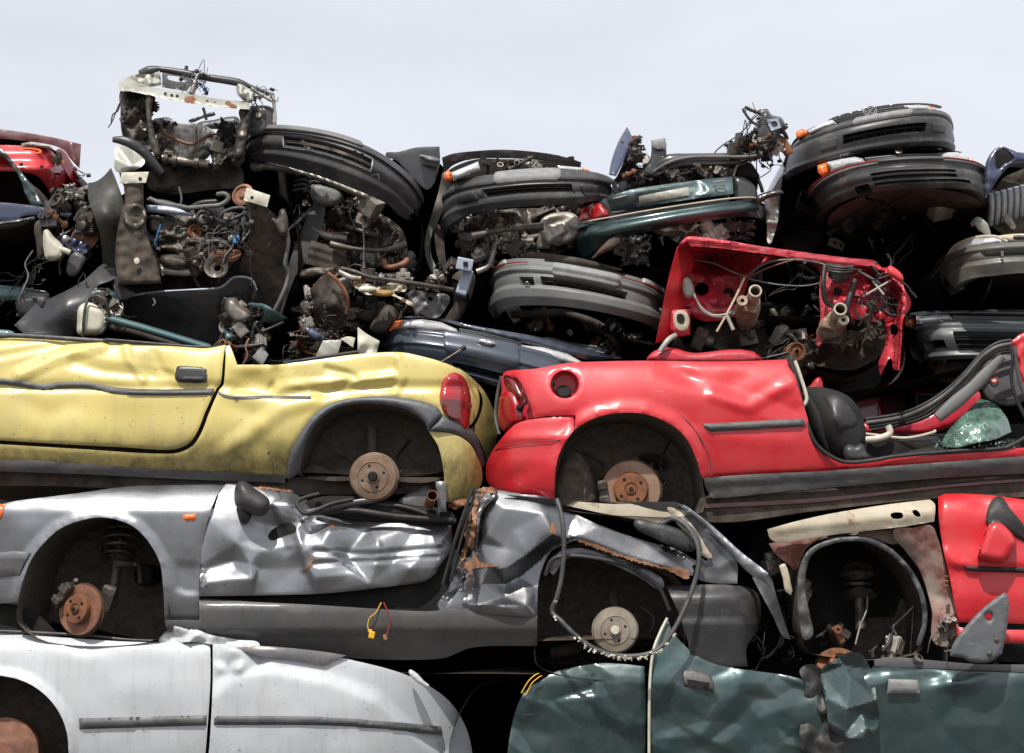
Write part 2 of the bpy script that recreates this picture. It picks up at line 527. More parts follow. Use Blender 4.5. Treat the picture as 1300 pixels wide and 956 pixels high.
def paint(name, col, metal=0.0, rough=0.35, coat=0.6, dust=(0.42, 0.37, 0.30), dustamt=0.25, spots=0.5, rust=0.0, crough=0.08, low=None, wave=0.05):
    m, t, b = nt(name)
    var = ramp(t, tex(t, 2.3, 3), 0.3, 0.7)
    c = mixc(t, var, tuple(x*0.9 for x in col), tuple(min(1, x*1.06) for x in col))
    if metal > 0:
        fl = tex(t, 900, 1); c = mixc(t, ramp(t, fl, 0.35, 0.65), tuple(x*0.8 for x in col), c)
    dm = mul(t, ramp(t, tex(t, 5, 8, 0.7), 0.42, 0.75), dustamt)      # general dust film
    st = mul(t, ramp(t, tex(t, 9, 6, 0.7, sc=(3.0, 3.0, 0.35)), 0.5, 0.8), dustamt*0.9)  # runs down the panel
    c = mixc(t, dm, c, dust); c = mixc(t, st, c, tuple(x*0.45 for x in dust))
    if spots:
        sp_ = mul(t, ramp(t, tex(t, 60, 2, 0.5), 0.70, 0.76), spots); c = mixc(t, sp_, c, (0.05, 0.035, 0.025))
    sc_ = mul(t, ramp(t, tex(t, 22, 5, 0.6, sc=(0.35, 1, 5), rot=(0, 0.12, 0)), 0.71, 0.735), 0.55)
    c = mixc(t, sc_, c, (0.35, 0.34, 0.33) if sum(col) < 1.2 else (0.2, 0.18, 0.16))
    if rust:
        rf = ramp(t, tex(t, 4.5, 9, 0.72), 0.66-0.12*rust, 0.70-0.12*rust); c = mixc(t, rf, c, (0.16, 0.06, 0.022))
    if low:   # grime kicked up from the road along the bottom of a panel: (z0 clean, z1 dirty, amount)
        cd = nd(t, 'ShaderNodeTexCoord'); s_ = nd(t, 'ShaderNodeSeparateXYZ'); t.links.new(cd.outputs['Object'], s_.inputs[0])
        g = mul(t, mul(t, ramp(t, s_.outputs['Z'], low[0], low[1]), ramp(t, tex(t, 14, 7, 0.75, sc=(1, 1, 0.6)), 0.25, 0.62)), low[2])
        c = mixc(t, g, c, (0.055, 0.042, 0.03))
    t.links.new(c, b.inputs['Base Color'])
    b.inputs['Metallic'].default_value = metal
    t.links.new(ramp(t, tex(t, 6, 6, 0.7), 0.35, 0.75, rough, min(1, rough+0.25)), b.inputs['Roughness'])
    b.inputs['Coat Weight'].default_value = coat
    t.links.new(ramp(t, tex(t, 7, 7, 0.7), 0.35, 0.75, crough, crough+0.22), b.inputs['Coat Roughness'])
    bump(t, b, tex(t, 7, 2, 0.4), wave, 0.004)
    return m
def rough_mat(name, a, b_, scale=12, rough=(0.5, 0.85), metal=0.0, spec=0.4, bumpk=0.35, dist=0.003, rust=0.0, dust=0.0, detail=8, lo=0.35, hi=0.65, scr=0.0):
    m, t, b = nt(name)
    c = mixc(t, ramp(t, tex(t, scale, detail, 0.65), lo, hi), a, b_)
    if dust: c = mixc(t, mul(t, ramp(t, tex(t, 4, 8, 0.75), 0.45, 0.7), dust), c, (0.30, 0.27, 0.23))
    if scr:
        c = mixc(t, mul(t, ramp(t, tex(t, 16, 6, 0.65, sc=(0.3, 1, 4), rot=(0, .25, 0)), 0.64, 0.67), scr), c, (0.24, 0.235, 0.23))
        c = mixc(t, mul(t, ramp(t, tex(t, 2.5, 9, 0.75), 0.56, 0.6), scr*.8), c, (0.13, 0.12, 0.105))
    if rust: c = mixc(t, ramp(t, tex(t, 7, 9, 0.75), 0.62-0.16*rust, 0.72-0.12*rust), c, (0.15, 0.055, 0.02))
    t.links.new(c, b.inputs['Base Color']); b.inputs['Metallic'].default_value = metal
    b.inputs['Specular IOR Level'].default_value = spec
    t.links.new(ramp(t, tex(t, scale*0.7, 5), 0.3, 0.7, rough[0], rough[1]), b.inputs['Roughness'])
    bump(t, b, tex(t, scale*4, 6, 0.6), bumpk, dist)
    return m
def lens(name, col, rough=0.12, trans=0.0, metal=0.0, ribs=60, axis=0):
    m, t, b = nt(name)
    c = nd(t, 'ShaderNodeTexCoord'); w = nd(t, 'ShaderNodeTexWave'); w.inputs['Scale'].default_value = ribs; w.bands_direction = 'XYZ'[axis]
    w.inputs['Distortion'].default_value = 0.3
    t.links.new(c.outputs['Object'], w.inputs['Vector'])
    cc = mixc(t, ramp(t, tex(t, 14, 5), 0.4, 0.7), col, tuple(x*0.6+0.02 for x in col))
    t.links.new(cc, b.inputs['Base Color']); b.inputs['Roughness'].default_value = rough; b.inputs['Metallic'].default_value = metal
    b.inputs['Coat Weight'].default_value = 1.0; b.inputs['Coat Roughness'].default_value = 0.06
    b.inputs['Transmission Weight'].default_value = trans
    bump(t, b, w.outputs['Fac'], 0.3, 0.001); return m

M = {}
M['yellow'] = paint('faded_yellow_paint', (0.62, 0.505, 0.15), 0, 0.36, 0.5, dustamt=0.22, spots=0.8, crough=0.14, low=(0.30, 0.08, 0.75))
M['red'] = paint('faded_red_paint', (0.58, 0.012, 0.022), 0, 0.38, 0.55, dustamt=0.10, spots=0.2, crough=0.10)
M['redraw'] = paint('grimy_red_paint', (0.55, 0.02, 0.04), 0, 0.42, 0.4, dust=(0.10, 0.06, 0.05), dustamt=0.55, spots=0.8, rust=0.2)
M['maroon'] = paint('maroon_paint', (0.10, 0.006, 0.014), 0, 0.4, 0.7, dustamt=0.2, spots=0.2)
M['silver'] = paint('silver_metallic_paint', (0.31, 0.32, 0.34), 0.85, 0.30, 0.6, dust=(0.25, 0.23, 0.2), dustamt=0.25, spots=0.7, crough=0.08)
M['silver_shaded'] = paint('shaded_silver_paint', (0.20, 0.205, 0.215), 0.9, 0.24, 0.7, dust=(0.25, 0.22, 0.19), dustamt=0.22, spots=0.6, crough=0.06)  # the silver paint again, darkened to stand for its dark reflections
M['railcream'] = rough_mat('rusty_cream_rail', (0.50, 0.45, 0.36), (0.24, 0.15, 0.09), 9, (0.4, 0.65), metal=0.1, bumpk=0.3, rust=0.35)
M['silverdk'] = paint('dark_metallic_paint', (0.16, 0.165, 0.175), 0.7, 0.35, 0.7, dust=(0.18, 0.16, 0.14), dustamt=0.45, spots=0.4)
M['sill'] = paint('grimy_grey_sill', (0.105, 0.105, 0.108), 0.2, 0.5, 0.2, dust=(0.14, 0.12, 0.10), dustamt=0.8, spots=0.6)
M['white'] = paint('white_paint', (0.50, 0.52, 0.54), 0, 0.4, 0.5, dust=(0.4, 0.38, 0.34), dustamt=0.35, spots=0.7)
M['olivepl'] = rough_mat('olive_black_plastic', (0.040, 0.040, 0.034), (0.026, 0.026, 0.022), 5, (0.45, 0.6), spec=0.4, bumpk=0.08, dust=0.25)
M['green'] = paint('dark_green_metallic_paint', (0.022, 0.055, 0.055), 0.35, 0.3, 0.9, dust=(0.22, 0.22, 0.2), dustamt=0.25, spots=0.4)
M['greenmid'] = paint('green_metallic_paint', (0.033, 0.072, 0.074), 0.5, 0.3, 0.9, dust=(0.22, 0.22, 0.2), dustamt=0.25, spots=0.4)
M['teal'] = paint('teal_paint', (0.08, 0.17, 0.18), 0.2, 0.4, 0.5, dust=(0.15, 0.14, 0.12), dustamt=0.5, spots=0.6)
M['blue'] = paint('dark_blue_paint', (0.038, 0.050, 0.075), 0.2, 0.3, 0.9, dust=(0.2, 0.2, 0.2), dustamt=0.2, spots=0.3)
M['blue2'] = paint('navy_paint', (0.02, 0.03, 0.085), 0.1, 0.35, 0.8, dust=(0.2, 0.2, 0.2), dustamt=0.25, spots=0.3)
M['black'] = paint('black_paint', (0.012, 0.012, 0.014), 0, 0.3, 0.8, dust=(0.16, 0.15, 0.14), dustamt=0.2, spots=0.1)
M['cream'] = rough_mat('cream_primer', (0.55, 0.49, 0.38), (0.40, 0.34, 0.24), 6, (0.45, 0.7), bumpk=0.1, rust=0.35, dust=0.2)
M['palegrey'] = rough_mat('pale_grey_paint', (0.40, 0.40, 0.36), (0.25, 0.24, 0.2), 5, (0.35, 0.6), metal=0.2, bumpk=0.1, rust=0.25)
M['bumper'] = rough_mat('charcoal_plastic', (0.050, 0.051, 0.053), (0.034, 0.034, 0.036), 7, (0.38, 0.55), spec=0.5, bumpk=0.06, dist=0.001, dust=0.14, scr=0.55)
M['bumperblk'] = rough_mat('black_plastic', (0.040, 0.040, 0.042), (0.026, 0.026, 0.028), 7, (0.33, 0.5), spec=0.5, bumpk=0.06, dist=0.001, dust=0.10, scr=0.55)
M['bumpergrey'] = rough_mat('grey_plastic', (0.155, 0.16, 0.155), (0.115, 0.118, 0.115), 6, (0.4, 0.6), spec=0.5, bumpk=0.06, dist=0.001, dust=0.2, scr=0.55)
M['trim'] = rough_mat('grey_trim_plastic', (0.085, 0.085, 0.088), (0.055, 0.055, 0.057), 9, (0.45, 0.65), spec=0.45, bumpk=0.1, dist=0.001, dust=0.25, scr=0.55)
M['arch'] = rough_mat('grey_arch_plastic', (0.10, 0.105, 0.115), (0.075, 0.078, 0.085), 9, (0.45, 0.6), spec=0.5, bumpk=0.08, dist=0.001, dust=0.15, scr=0.55)
M['plate'] = rough_mat('grey_plate', (0.26, 0.26, 0.26), (0.17, 0.17, 0.17), 30, (0.5, 0.7), bumpk=0.1, dust=0.3)
M['rubber'] = rough_mat('black_rubber', (0.022, 0.022, 0.023), (0.012, 0.012, 0.012), 20, (0.45, 0.7), spec=0.4, dust=0.12)
M['seal'] = rough_mat('grey_rubber_seal', (0.06, 0.06, 0.06), (0.03, 0.03, 0.03), 30, (0.4, 0.6), spec=0.5, dust=0.3)
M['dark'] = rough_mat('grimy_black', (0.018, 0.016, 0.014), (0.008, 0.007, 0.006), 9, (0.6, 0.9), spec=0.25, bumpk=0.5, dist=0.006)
M['liner'] = rough_mat('wheel_arch_grime', (0.135, 0.112, 0.092), (0.085, 0.070, 0.058), 26, (0.7, 0.95), spec=0.2, bumpk=0.6, dist=0.004, lo=0.4, hi=0.6)
M['under'] = rough_mat('underbody_grime', (0.095, 0.075, 0.060), (0.030, 0.024, 0.020), 10, (0.6, 0.9), spec=0.25, bumpk=0.6, dist=0.006, rust=0.25)
M['grease'] = rough_mat('greasy_metal', (0.14, 0.12, 0.10), (0.030, 0.026, 0.022), 14, (0.3, 0.65), metal=0.5, bumpk=0.5, dist=0.003, rust=0.1)
M['steel'] = rough_mat('dirty_bare_steel', (0.33, 0.31, 0.28), (0.12, 0.10, 0.085), 12, (0.3, 0.6), metal=0.6, bumpk=0.3, rust=0.2)
M['alu'] = rough_mat('cast_aluminium', (0.55, 0.52, 0.47), (0.26, 0.23, 0.19), 10, (0.35, 0.6), metal=0.55, bumpk=0.4)
M['rust'] = rough_mat('rusty_steel', (0.26, 0.105, 0.045), (0.10, 0.042, 0.022), 14, (0.6, 0.85), metal=0.2, bumpk=0.4)
M['disc'] = rough_mat('rusty_brake_disc', (0.30, 0.14, 0.085), (0.15, 0.075, 0.05), 16, (0.45, 0.65), metal=0.35, bumpk=0.1, dist=0.001)
M['discb'] = rough_mat('tan_brake_disc', (0.33, 0.225, 0.165), (0.24, 0.13, 0.085), 7, (0.45, 0.65), metal=0.35, bumpk=0.1, dist=0.001)
M['drumb'] = rough_mat('grey_brake_drum', (0.32, 0.285, 0.23), (0.20, 0.16, 0.12), 9, (0.5, 0.7), metal=0.3, bumpk=0.2)
M['drum'] = rough_mat('rusty_drum', (0.26, 0.19, 0.14), (0.15, 0.085, 0.05), 16, (0.5, 0.75), metal=0.35, bumpk=0.25)
M['orangefoil'] = rough_mat('torn_orange_lacquer', (0.34, 0.16, 0.075), (0.14, 0.075, 0.045), 40, (0.4, 0.7), bumpk=0.4)
M['fabric'] = rough_mat('black_seat_fabric', (0.032, 0.031, 0.031), (0.02, 0.02, 0.02), 300, (0.8, 0.95), spec=0.2, bumpk=0.4, dist=0.001)
M['whiteplas'] = rough_mat('dirty_white_plastic', (0.62, 0.60, 0.50), (0.45, 0.42, 0.32), 8, (0.4, 0.6), dust=0.3)
M['cable'] = rough_mat('black_cable', (0.02, 0.02, 0.02), (0.012, 0.012, 0.012), 20, (0.35, 0.55), spec=0.5, dust=0.1)
M['cablegrey'] = rough_mat('grey_cable', (0.17, 0.165, 0.155), (0.10, 0.095, 0.085), 20, (0.4, 0.6))
M['copper'] = rough_mat('copper_hose', (0.25, 0.10, 0.05), (0.12, 0.05, 0.03), 20, (0.4, 0.6))
M['bluep'] = rough_mat('blue_connector', (0.05, 0.25, 0.55), (0.04, 0.18, 0.4), 20, (0.4, 0.6))
M['redp'] = rough_mat('red_pinstripe', (0.35, 0.02, 0.02), (0.25, 0.02, 0.02), 20, (0.4, 0.6))
M['yellowp'] = rough_mat('yellow_connector', (0.75, 0.42, 0.02), (0.6, 0.32, 0.02), 20, (0.4, 0.6))
M['bluegrey'] = rough_mat('blue_grey_zinc', (0.36, 0.40, 0.46), (0.24, 0.27, 0.32), 12, (0.4, 0.6), metal=0.4)
M['lampclear'] = lens('clear_headlamp', (0.62, 0.62, 0.61), 0.08, 0.0, 0.3, 30)
M['lamporange'] = lens('orange_indicator', (0.85, 0.16, 0.015), 0.2, 0.0, 0.0, 70)
M['lampred'] = lens('red_tail_lamp', (0.42, 0.008, 0.012), 0.15, 0.0, 0.0, 45, 2)
M['lampreddk'] = lens('smoked_tail_lamp', (0.16, 0.012, 0.01), 0.15, 0.0, 0.0, 45, 2)
M['chrome'] = rough_mat('dull_chrome', (0.55, 0.55, 0.55), (0.4, 0.4, 0.4), 20, (0.2, 0.35), metal=0.9, bumpk=0.05)
def crazed():
    m, t, b = nt('shattered_green_glass'); c = nd(t, 'ShaderNodeTexCoord'); v = nd(t, 'ShaderNodeTexVoronoi'); v.feature = 'DISTANCE_TO_EDGE'; v.inputs['Scale'].default_value = 170
    v2 = nd(t, 'ShaderNodeTexVoronoi'); v2.feature = 'DISTANCE_TO_EDGE'; v2.inputs['Scale'].default_value = 14
    t.links.new(c.outputs['Object'], v.inputs['Vector']); t.links.new(c.outputs['Object'], v2.inputs['Vector'])
    col = mixc(t, ramp(t, tex(t, 12, 5), .4, .65), (.015, .055, .04), (.07, .19, .13))
    col = mixc(t, ramp(t, v.outputs['Distance'], 0.0, 0.09, .5, 0), col, (.42, .58, .5))
    col = mixc(t, ramp(t, v2.outputs['Distance'], 0.0, 0.015, .5, 0), col, (.7, .8, .75))
    t.links.new(col, b.inputs['Base Color']); b.inputs['Roughness'].default_value = .12; b.inputs['Transmission Weight'].default_value = .25; b.inputs['Coat Weight'].default_value = 1
    bump(t, b, v.outputs['Distance'], .5, .003); return m
M['glass'] = crazed()
# ------------------------------------------------------------------ mechanical parts
def brake_disc(parent, px, py, Y, r, face=(0, -1, 0), name='brake_disc', caliper=True, cal_ang=150, mat='disc'):
    ax = Vector(face).normalized(); c = P(px, py, Y)
    d = MB(); r0 = r*0.56
    d.lathe(c, ax, [(r0*0.95, 0.001), (r*0.985, 0.001), (r, -0.004), (r, -0.022), (r*0.5, -0.022)], 48)
    dd = d.build(name, M[mat], parent)
    e = MB(); e.lathe(c, ax, [(r*.955, .0014), (r*1.003, -.002), (r*1.004, -.02)], 48); e.lathe(c, ax, [(r0*.99, .002), (r0*1.1, .0018)], 40); e.build('rust_ring', M['rust'], dd)
    h = MB(); h.lathe(c, ax, [(r0, 0.0), (r0, 0.030), (r0*0.95, 0.036), (r0*0.42, 0.036), (r0*0.40, 0.030), (r0*0.30, 0.030), (r0*0.27, 0.044), (0.001, 0.044)], 40)
    hub = h.build('hub', M['rust'], dd)
    a = ax.cross(Vector((0, 0, 1))).normalized(); b = ax.cross(a)
    bm_ = MB()
    for k in range(4):
        an = PI/2*k+0.6; o = c+(a*math.cos(an)+b*math.sin(an))*r0*0.7
        bm_.lathe(o+ax*0.0362, ax, [(0.008, 0), (0.008, 0.0015), (0.001, 0.0015)], 12)
    bm_.lathe(c+ax*0.0443, ax, [(0.010, 0), (0.012, 0.006), (0.001, 0.007)], 6)
    bm_.build('bolt_holes', M['dark'], hub)
    s = MB(); s.lathe(c-ax*0.03, ax, [(r*0.5, 0), (r*1.04, 0.0), (r*1.07, 0.012), (r*1.03, 0.012), (r*1.0, -0.006)], 40); s.build('dust_shield', M['under'], parent)
    if caliper:
        an = R(cal_ang); o = c+(a*math.cos(an)+b*math.sin(an))*r*0.93
        q = ax.to_track_quat('Y', 'Z').to_matrix() @ Matrix.Rotation(0.0, 3, 'Y')
        k = MB(); t = (-a*math.sin(an)+b*math.cos(an))
        rot = Matrix((t, ax, t.cross(ax))).transposed()
        k.box(o-ax*0.006, (0.13, 0.075, 0.045), rot, 0.012); k.box(o+t*0.03+ax*0.035, (0.035, 0.03, 0.05), rot, 0.008); k.box(o-t*0.035+ax*0.035, (0.04, 0.03, 0.05), rot, 0.008)
        k.tube([o-t*0.07-ax*0.02, o-t*0.09], 0.011, 8); k.tube([o+t*0.07-ax*0.02, o+t*0.085], 0.011, 8)
        k.build('caliper', M['grease'], parent)
    return dd
def brake_drum(parent, px, py, Y, r, face=(0, -1, 0), mat='drum', cap='dark'):
    ax = Vector(face).normalized(); c = P(px, py, Y); d = MB()
    d.lathe(c, ax, [(r*0.62, 0.0), (r*0.66, -0.004), (r*0.93, -0.010), (r, -0.02), (r, -0.028), (r*0.96, -0.030), (r*0.96, -0.058), (r*1.03, -0.060), (r*1.03, -0.075), (r*0.4, -0.075)], 48)
    d.lathe(c, ax, [(r*0.62, 0.0), (r*0.60, -0.003), (r*0.3, -0.003), (r*0.28, 0.004), (r*0.001, 0.004)], 40)
    dd = d.build('brake_drum', M[mat], parent)
    a = ax.cross(Vector((0, 0, 1))).normalized(); b = ax.cross(a); h = MB()
    for k in range(4):
        an = PI/2*k+0.35; o = c+(a*math.cos(an)+b*math.sin(an))*r*0.47
        h.lathe(o-ax*0.0026, ax, [(r*0.06, 0), (r*0.06, 0.001), (0.0005, 0.001)], 12)
    h.build('bolt_holes', M['dark'], dd)
    n = MB(); n.lathe(c, ax, [(r*0.2, 0.004), (r*0.2, 0.02), (r*0.17, 0.03), (0.001, 0.031)], 20); n.build('hub_nut', M[cap], dd)
    return dd
def strut(parent, top, bot, coil=(0.075, 0.03, 3.2), mat='grease', tr=0.026):
    """suspension strut between two pixel points with depth"""
    a = P(*top); b = P(*bot); ax = (b-a).normalized(); L = (b-a).length
    m = MB(); m.tube([a, a+ax*L*0.45], tr*0.55, 12, False); m.tube([a+ax*L*0.42, b], tr, 16, False)
    m.lathe(a, ax, [(0.02, -0.01), (0.07, -0.005), (0.075, 0.01), (0.03, 0.02)], 28)
    m.lathe(a+ax*L*0.45, ax, [(0.02, 0.0), (0.078, -0.012), (0.082, 0.0), (0.03, 0.02)], 28)
    s = m.build('strut', M[mat], parent)
    if coil:
        c = MB(); c.helix(a+ax*0.02, ax, coil[0], (L*0.42-0.02)/coil[2], coil[2], 0.0075, n=8); c.build('coil_spring', M['grease'], s)
    return s

PAL = [('grease', 5), ('steel', 2.2), ('alu', 1.6), ('under', 4), ('rust', 1.2), ('dark', 3), ('bumperblk', 3), ('palegrey', .5), ('cable', 2)]
def pick(rnd, pal=None):
    pal = pal or PAL; t = sum(w for _, w in pal); r = rnd.uniform(0, t)
    for k, w in pal:
        r -= w
        if r <= 0: return M[k]
    return M[pal[0][0]]
def rrot(rnd): return Matrix.Rotation(rnd.uniform(0, 6.28), 3, Vector((rnd.uniform(-1, 1), rnd.uniform(-1, 1), rnd.uniform(-1, 1))).normalized())
def rpt(rnd, poly, Y0, Y1):
    xs = [p[0] for p in poly]; ys = [p[1] for p in poly]
    for _ in range(400):
        x = rnd.uniform(min(xs), max(xs)); y = rnd.uniform(min(ys), max(ys))
        if inside(np.array([x]), np.array([y]), poly)[0]: return P(x, y, rnd.uniform(Y0, Y1)), x, y
    return P(xs[0], ys[0], Y0), xs[0], ys[0]

def g_bracket(parent, c, rnd, s=1, pal=None):
    w, h = rnd.uniform(.04, .13)*s, rnd.uniform(.03, .08)*s; t = rnd.uniform(.002, .004); m = MB(); q = rrot(rnd)
    n = 7; V = []; bend = rnd.uniform(0.3, 1.3)*w; kk = rnd.uniform(-1, 1)
    for side in (0, 1):
        for i in range(n+1):
            a = i/n*w
            for j in (0, .33, .67, 1):
                z = (max(0, a-w*0.6)*1.2*kk) + (0.012*kk if j in (0, 1) else 0)
                V.append(c+q@Vector((a-w/2, (z+side*t), (j-.5)*h*(1-0.35*abs(i/n-.5)))))
    k = (n+1)*4
    F = [(i*4+j, i*4+j+1, (i+1)*4+j+1, (i+1)*4+j) for i in range(n) for j in range(3) if not (j == 1 and i in (2, 5))]
    m.add(V, F+[tuple(x+k for x in reversed(f)) for f in F], False)
    for i in range(n):
        for j in (0, 3): m.add([V[i*4+j], V[(i+1)*4+j], V[k+(i+1)*4+j], V[k+i*4+j]], [(0, 1, 2, 3)], False)
    o = c+q@Vector((0, -0.004, 0)); m.lathe(o, q@Vector((0, -1, 0)), [(0.009, 0), (0.009, .007), (.001, .008)], 6)
    return m.build('bracket', pick(rnd, pal or [('steel', 3), ('grease', 4), ('rust', 1.5), ('palegrey', 1), ('under', 3)]), parent)
def g_hose(parent, c, rnd, s=1, pal=None, ymin=None):
    d = Vector((rnd.uniform(-1, 1), rnd.uniform(-.3, .3), rnd.uniform(-1, .6))).normalized(); pts = [c]
    for _ in range(rnd.randint(2, 4)):
        d = (d+Vector((rnd.uniform(-1, 1), rnd.uniform(-.4, .4), rnd.uniform(-1, .7)))*.8).normalized(); pts.append(pts[-1]+d*rnd.uniform(.05, .13)*s)
    r = rnd.choice([.006, .008, .011, .014, .018])*s; m = MB()
    if rnd.random() < .3:
        ps, _ = cr3(pts, [0]*len(pts), 14); m.tube(ps, [r*(1.0 if i % 2 else 1.22) for i in range(len(ps))], 9, False)
    else: m.tube(pts, r, 9)
    for e, f in ((pts[0], pts[1]), (pts[-1], pts[-2])):
        a = (f-e).normalized(); m.lathe(e+a*.012, a, [(r*1.0, 0), (r*1.3, 0), (r*1.3, .01), (r, .01)], 12)
    return m.build('hose', pick(rnd, pal or [('cable', 5), ('bumperblk', 3), ('grease', 1), ('copper', .4), ('cablegrey', .5)]), parent)
def g_wires(parent, c, rnd, s=1, pal=None):
    m = MB(); pts = [c]; d = Vector((rnd.uniform(-1, 1), rnd.uniform(-.3, .2), rnd.uniform(-1, .4))).normalized()
    for _ in range(rnd.randint(3, 6)):
        d = (d+Vector((rnd.uniform(-1, 1), rnd.uniform(-.5, .5), rnd.uniform(-1, .7)))*.9).normalized(); pts.append(pts[-1]+d*rnd.uniform(.03, .09)*s)
    for k in range(rnd.randint(2, 6)):
        o = Vector((rnd.uniform(-.01, .01), rnd.uniform(-.01, .01), rnd.uniform(-.01, .01)))
        pp = [p+o*(1+i)+Vector((rnd.uniform(-1, 1), rnd.uniform(-1, 1), rnd.uniform(-1, 1)))*.009*i for i, p in enumerate(pts)]
        m.tube(pp, rnd.uniform(.0014, .003), 5, seg=5)
        if rnd.random() < .35: m.box(pp[-1], (.022, .014, .016), rrot(rnd), .002)
    return m.build('wiring', pick(rnd, pal or [('cable', 8), ('cablegrey', 2.0), ('copper', .5), ('whiteplas', .15), ('bluep', .08), ('redp', .1)]), parent)
def g_rod(parent, c, rnd, s=1, pal=None):
    d = Vector((rnd.uniform(-1, 1), rnd.uniform(-.5, .3), rnd.uniform(-1, 1))).normalized(); L = rnd.uniform(.12, .42)*s; r = rnd.uniform(.005, .014); m = MB()
    m.tube([c-d*L/2, c+d*L/2], r, 9, False)
    for t in (-.42, .1, .45): m.lathe(c+d*L*t, d, [(r, 0), (r*1.7, 0.002), (r*1.7, .018), (r, .02)], 12)
    return m.build('rod', pick(rnd, pal or [('steel', 2), ('grease', 5), ('rust', 1.5)]), parent)
def g_block(parent, c, rnd, s=1, pal=None):
    q = rrot(rnd); a, b, h = [rnd.uniform(.06, .15)*s for _ in range(3)]; m = MB(); m.box(c, (a, b, h), q, .006*s)
    for k in range(rnd.randint(2, 5)):
        m.box(c+q@Vector((a*(k/5-.4), 0, 0)), (.006, b*1.12, h*1.1), q, .002)
    for k in range(3):
        o = c+q@Vector((rnd.uniform(-.4, .4)*a, -b*.5, rnd.uniform(-.4, .4)*h)); m.lathe(o, q@Vector((0, -1, 0)), [(.02*s, 0), (.02*s, .015), (.012, .02), (.001, .02)], 14)
    m.lathe(c+q@Vector((0, 0, h*.5)), q@Vector((0, 0, 1)), [(.04*s, 0), (.036*s, .05*s), (.02*s, .055*s), (.001, .055*s)], 18)
    return m.build('casting', pick(rnd, pal or [('alu', 3), ('grease', 5), ('steel', 1), ('bumperblk', 2)]), parent)
def g_pulley(parent, c, rnd, s=1, pal=None):
    ax = Vector((rnd.uniform(-1, 1), -1.2, rnd.uniform(-.8, .8))).normalized(); r = rnd.uniform(.03, .075)*s; m = MB()
    m.lathe(c, ax, [(r*.2, .02), (r*.25, .012), (r*.7, .008), (r*.8, .02), (r, .02), (r*.93, .01), (r*.93, .002), (r, -.006), (r*.8, -.01), (r*.75, -.07), (r*.3, -.09), (.001, -.09)], 28)
    return m.build('pulley', pick(rnd, pal or [('grease', 4), ('steel', 2), ('rust', 1.6), ('alu', 1)]), parent)
def g_sheet(parent, c, rnd, s=1, pal=None):
    q = rrot(rnd); w, h = rnd.uniform(.1, .28)*s, rnd.uniform(.06, .16)*s; n = 12; V = []; sd = rnd.uniform(0, 50); cl = [rnd.uniform(.75, 1.1) for _ in range(n+1)]
    for side in (0, 1):
        for i in range(n+1):
            for j in range(n+1):
                x = (i/n-.5)*w*cl[j]; y = (j/n-.5)*h*cl[i]
                z = abs(noise.noise((i*.35+sd, j*.3, 0)))*.09*s+noise.noise((i*.8+sd, j*.7, 3))*.012; V.append(c+q@Vector((x, z+side*.003, y)))
    k = (n+1)**2; F = [(i*(n+1)+j, i*(n+1)+j+1, (i+1)*(n+1)+j+1, (i+1)*(n+1)+j) for i in range(n) for j in range(n)]
    m = MB(); m.add(V, F+[tuple(x+k for x in reversed(f)) for f in F], True)
    return m.build('torn_sheet', pick(rnd, pal or [('under', 3), ('grease', 3), ('palegrey', 1), ('dark', 3), ('bumperblk', 2)]), parent)
GEN = [(g_bracket, 6.5), (g_hose, 3.2), (g_wires, 1.8), (g_rod, 2.2), (g_block, 5), (g_pulley, 1.8), (g_sheet, 4)]
def junk(parent, poly, Y0, Y1, n, seed, s=1.0, gens=None, pals=None):
    rnd = random.Random(seed); gens = gens or GEN; t = sum(w for _, w in gens)
    for _ in range(n):
        c, x, y = rpt(rnd, poly, Y0, Y1); r = rnd.uniform(0, t)
        for g, w in gens:
            r -= w
            if r <= 0: break
        g(parent, c, rnd, s*rnd.uniform(.8, 1.25), (pals or {}).get(g.__name__))
# ================================================================== SILVER CAR
T = thing('crushed_silver_car', 'crushed silver hatchback with black mirror and torn door, lying under the yellow car', 'wrecked car', P(450, 860, 0.8))
# --- front wing + front bumper corner
WING = [(-70, 668, 1), (-60, 660), (11, 638), (60, 631), (100, 626), (150, 619), (200, 615), (291, 610, 1), (276, 628), (264, 660), (256, 700), (253, 740), (253, 787, 1), (209, 787, 1),
        (208, 760), (207, 745), (203, 715), (190, 690), (170, 669), (145, 659), (122, 657), (95, 663), (75, 672), (55, 690), (40, 710), (30, 735), (22, 764, 1), (-10, 767), (-70, 768, 1)]
ARCHL = [(208, 787), (207, 745), (203, 715), (190, 690), (170, 669), (145, 659), (122, 657), (95, 663), (75, 672), (55, 690), (40, 710), (30, 735), (22, 764)]
outer = [(216, 787), (215, 742), (208, 705), (192, 678), (168, 655), (140, 645), (115, 645), (88, 651), (66, 661), (45, 668), (20, 675)]
fd = add(prof([(600, .20), (612, .12), (622, .062), (635, .016), (647, -.010), (652, -.014), (690, -.002), (711, .006), (760, .022), (790, .06)]),
         ridge(ARCHL, -.022, 14, 's'), step_line([(-70, 712), (-20, 708), (22, 706), (40, 700)], 0.0, 4),
         prof([(-80, .14), (-30, .05), (20, .01), (60, 0), (300, 0)], 'x'), nz(.004, 60, 3), blob(40, 650, 22, 14, .01),
         masked(lambda x, y: np.full(x.shape, .010), [(222, 713), (253, 713), (253, 756), (236, 756), (222, 750)], 5))
panel('front_wing', WING, fd, M['silver'], T, res=4.5, thick=.008)
panel('bumper_strip', [(-70, 712, 1), (15, 700), (38, 702, 1), (30, 716), (24, 730, 1), (-10, 734), (-70, 738, 1)], add(fd, -.012), M['silverdk'], T, res=6, dome=(.008, 6), thick=.012)
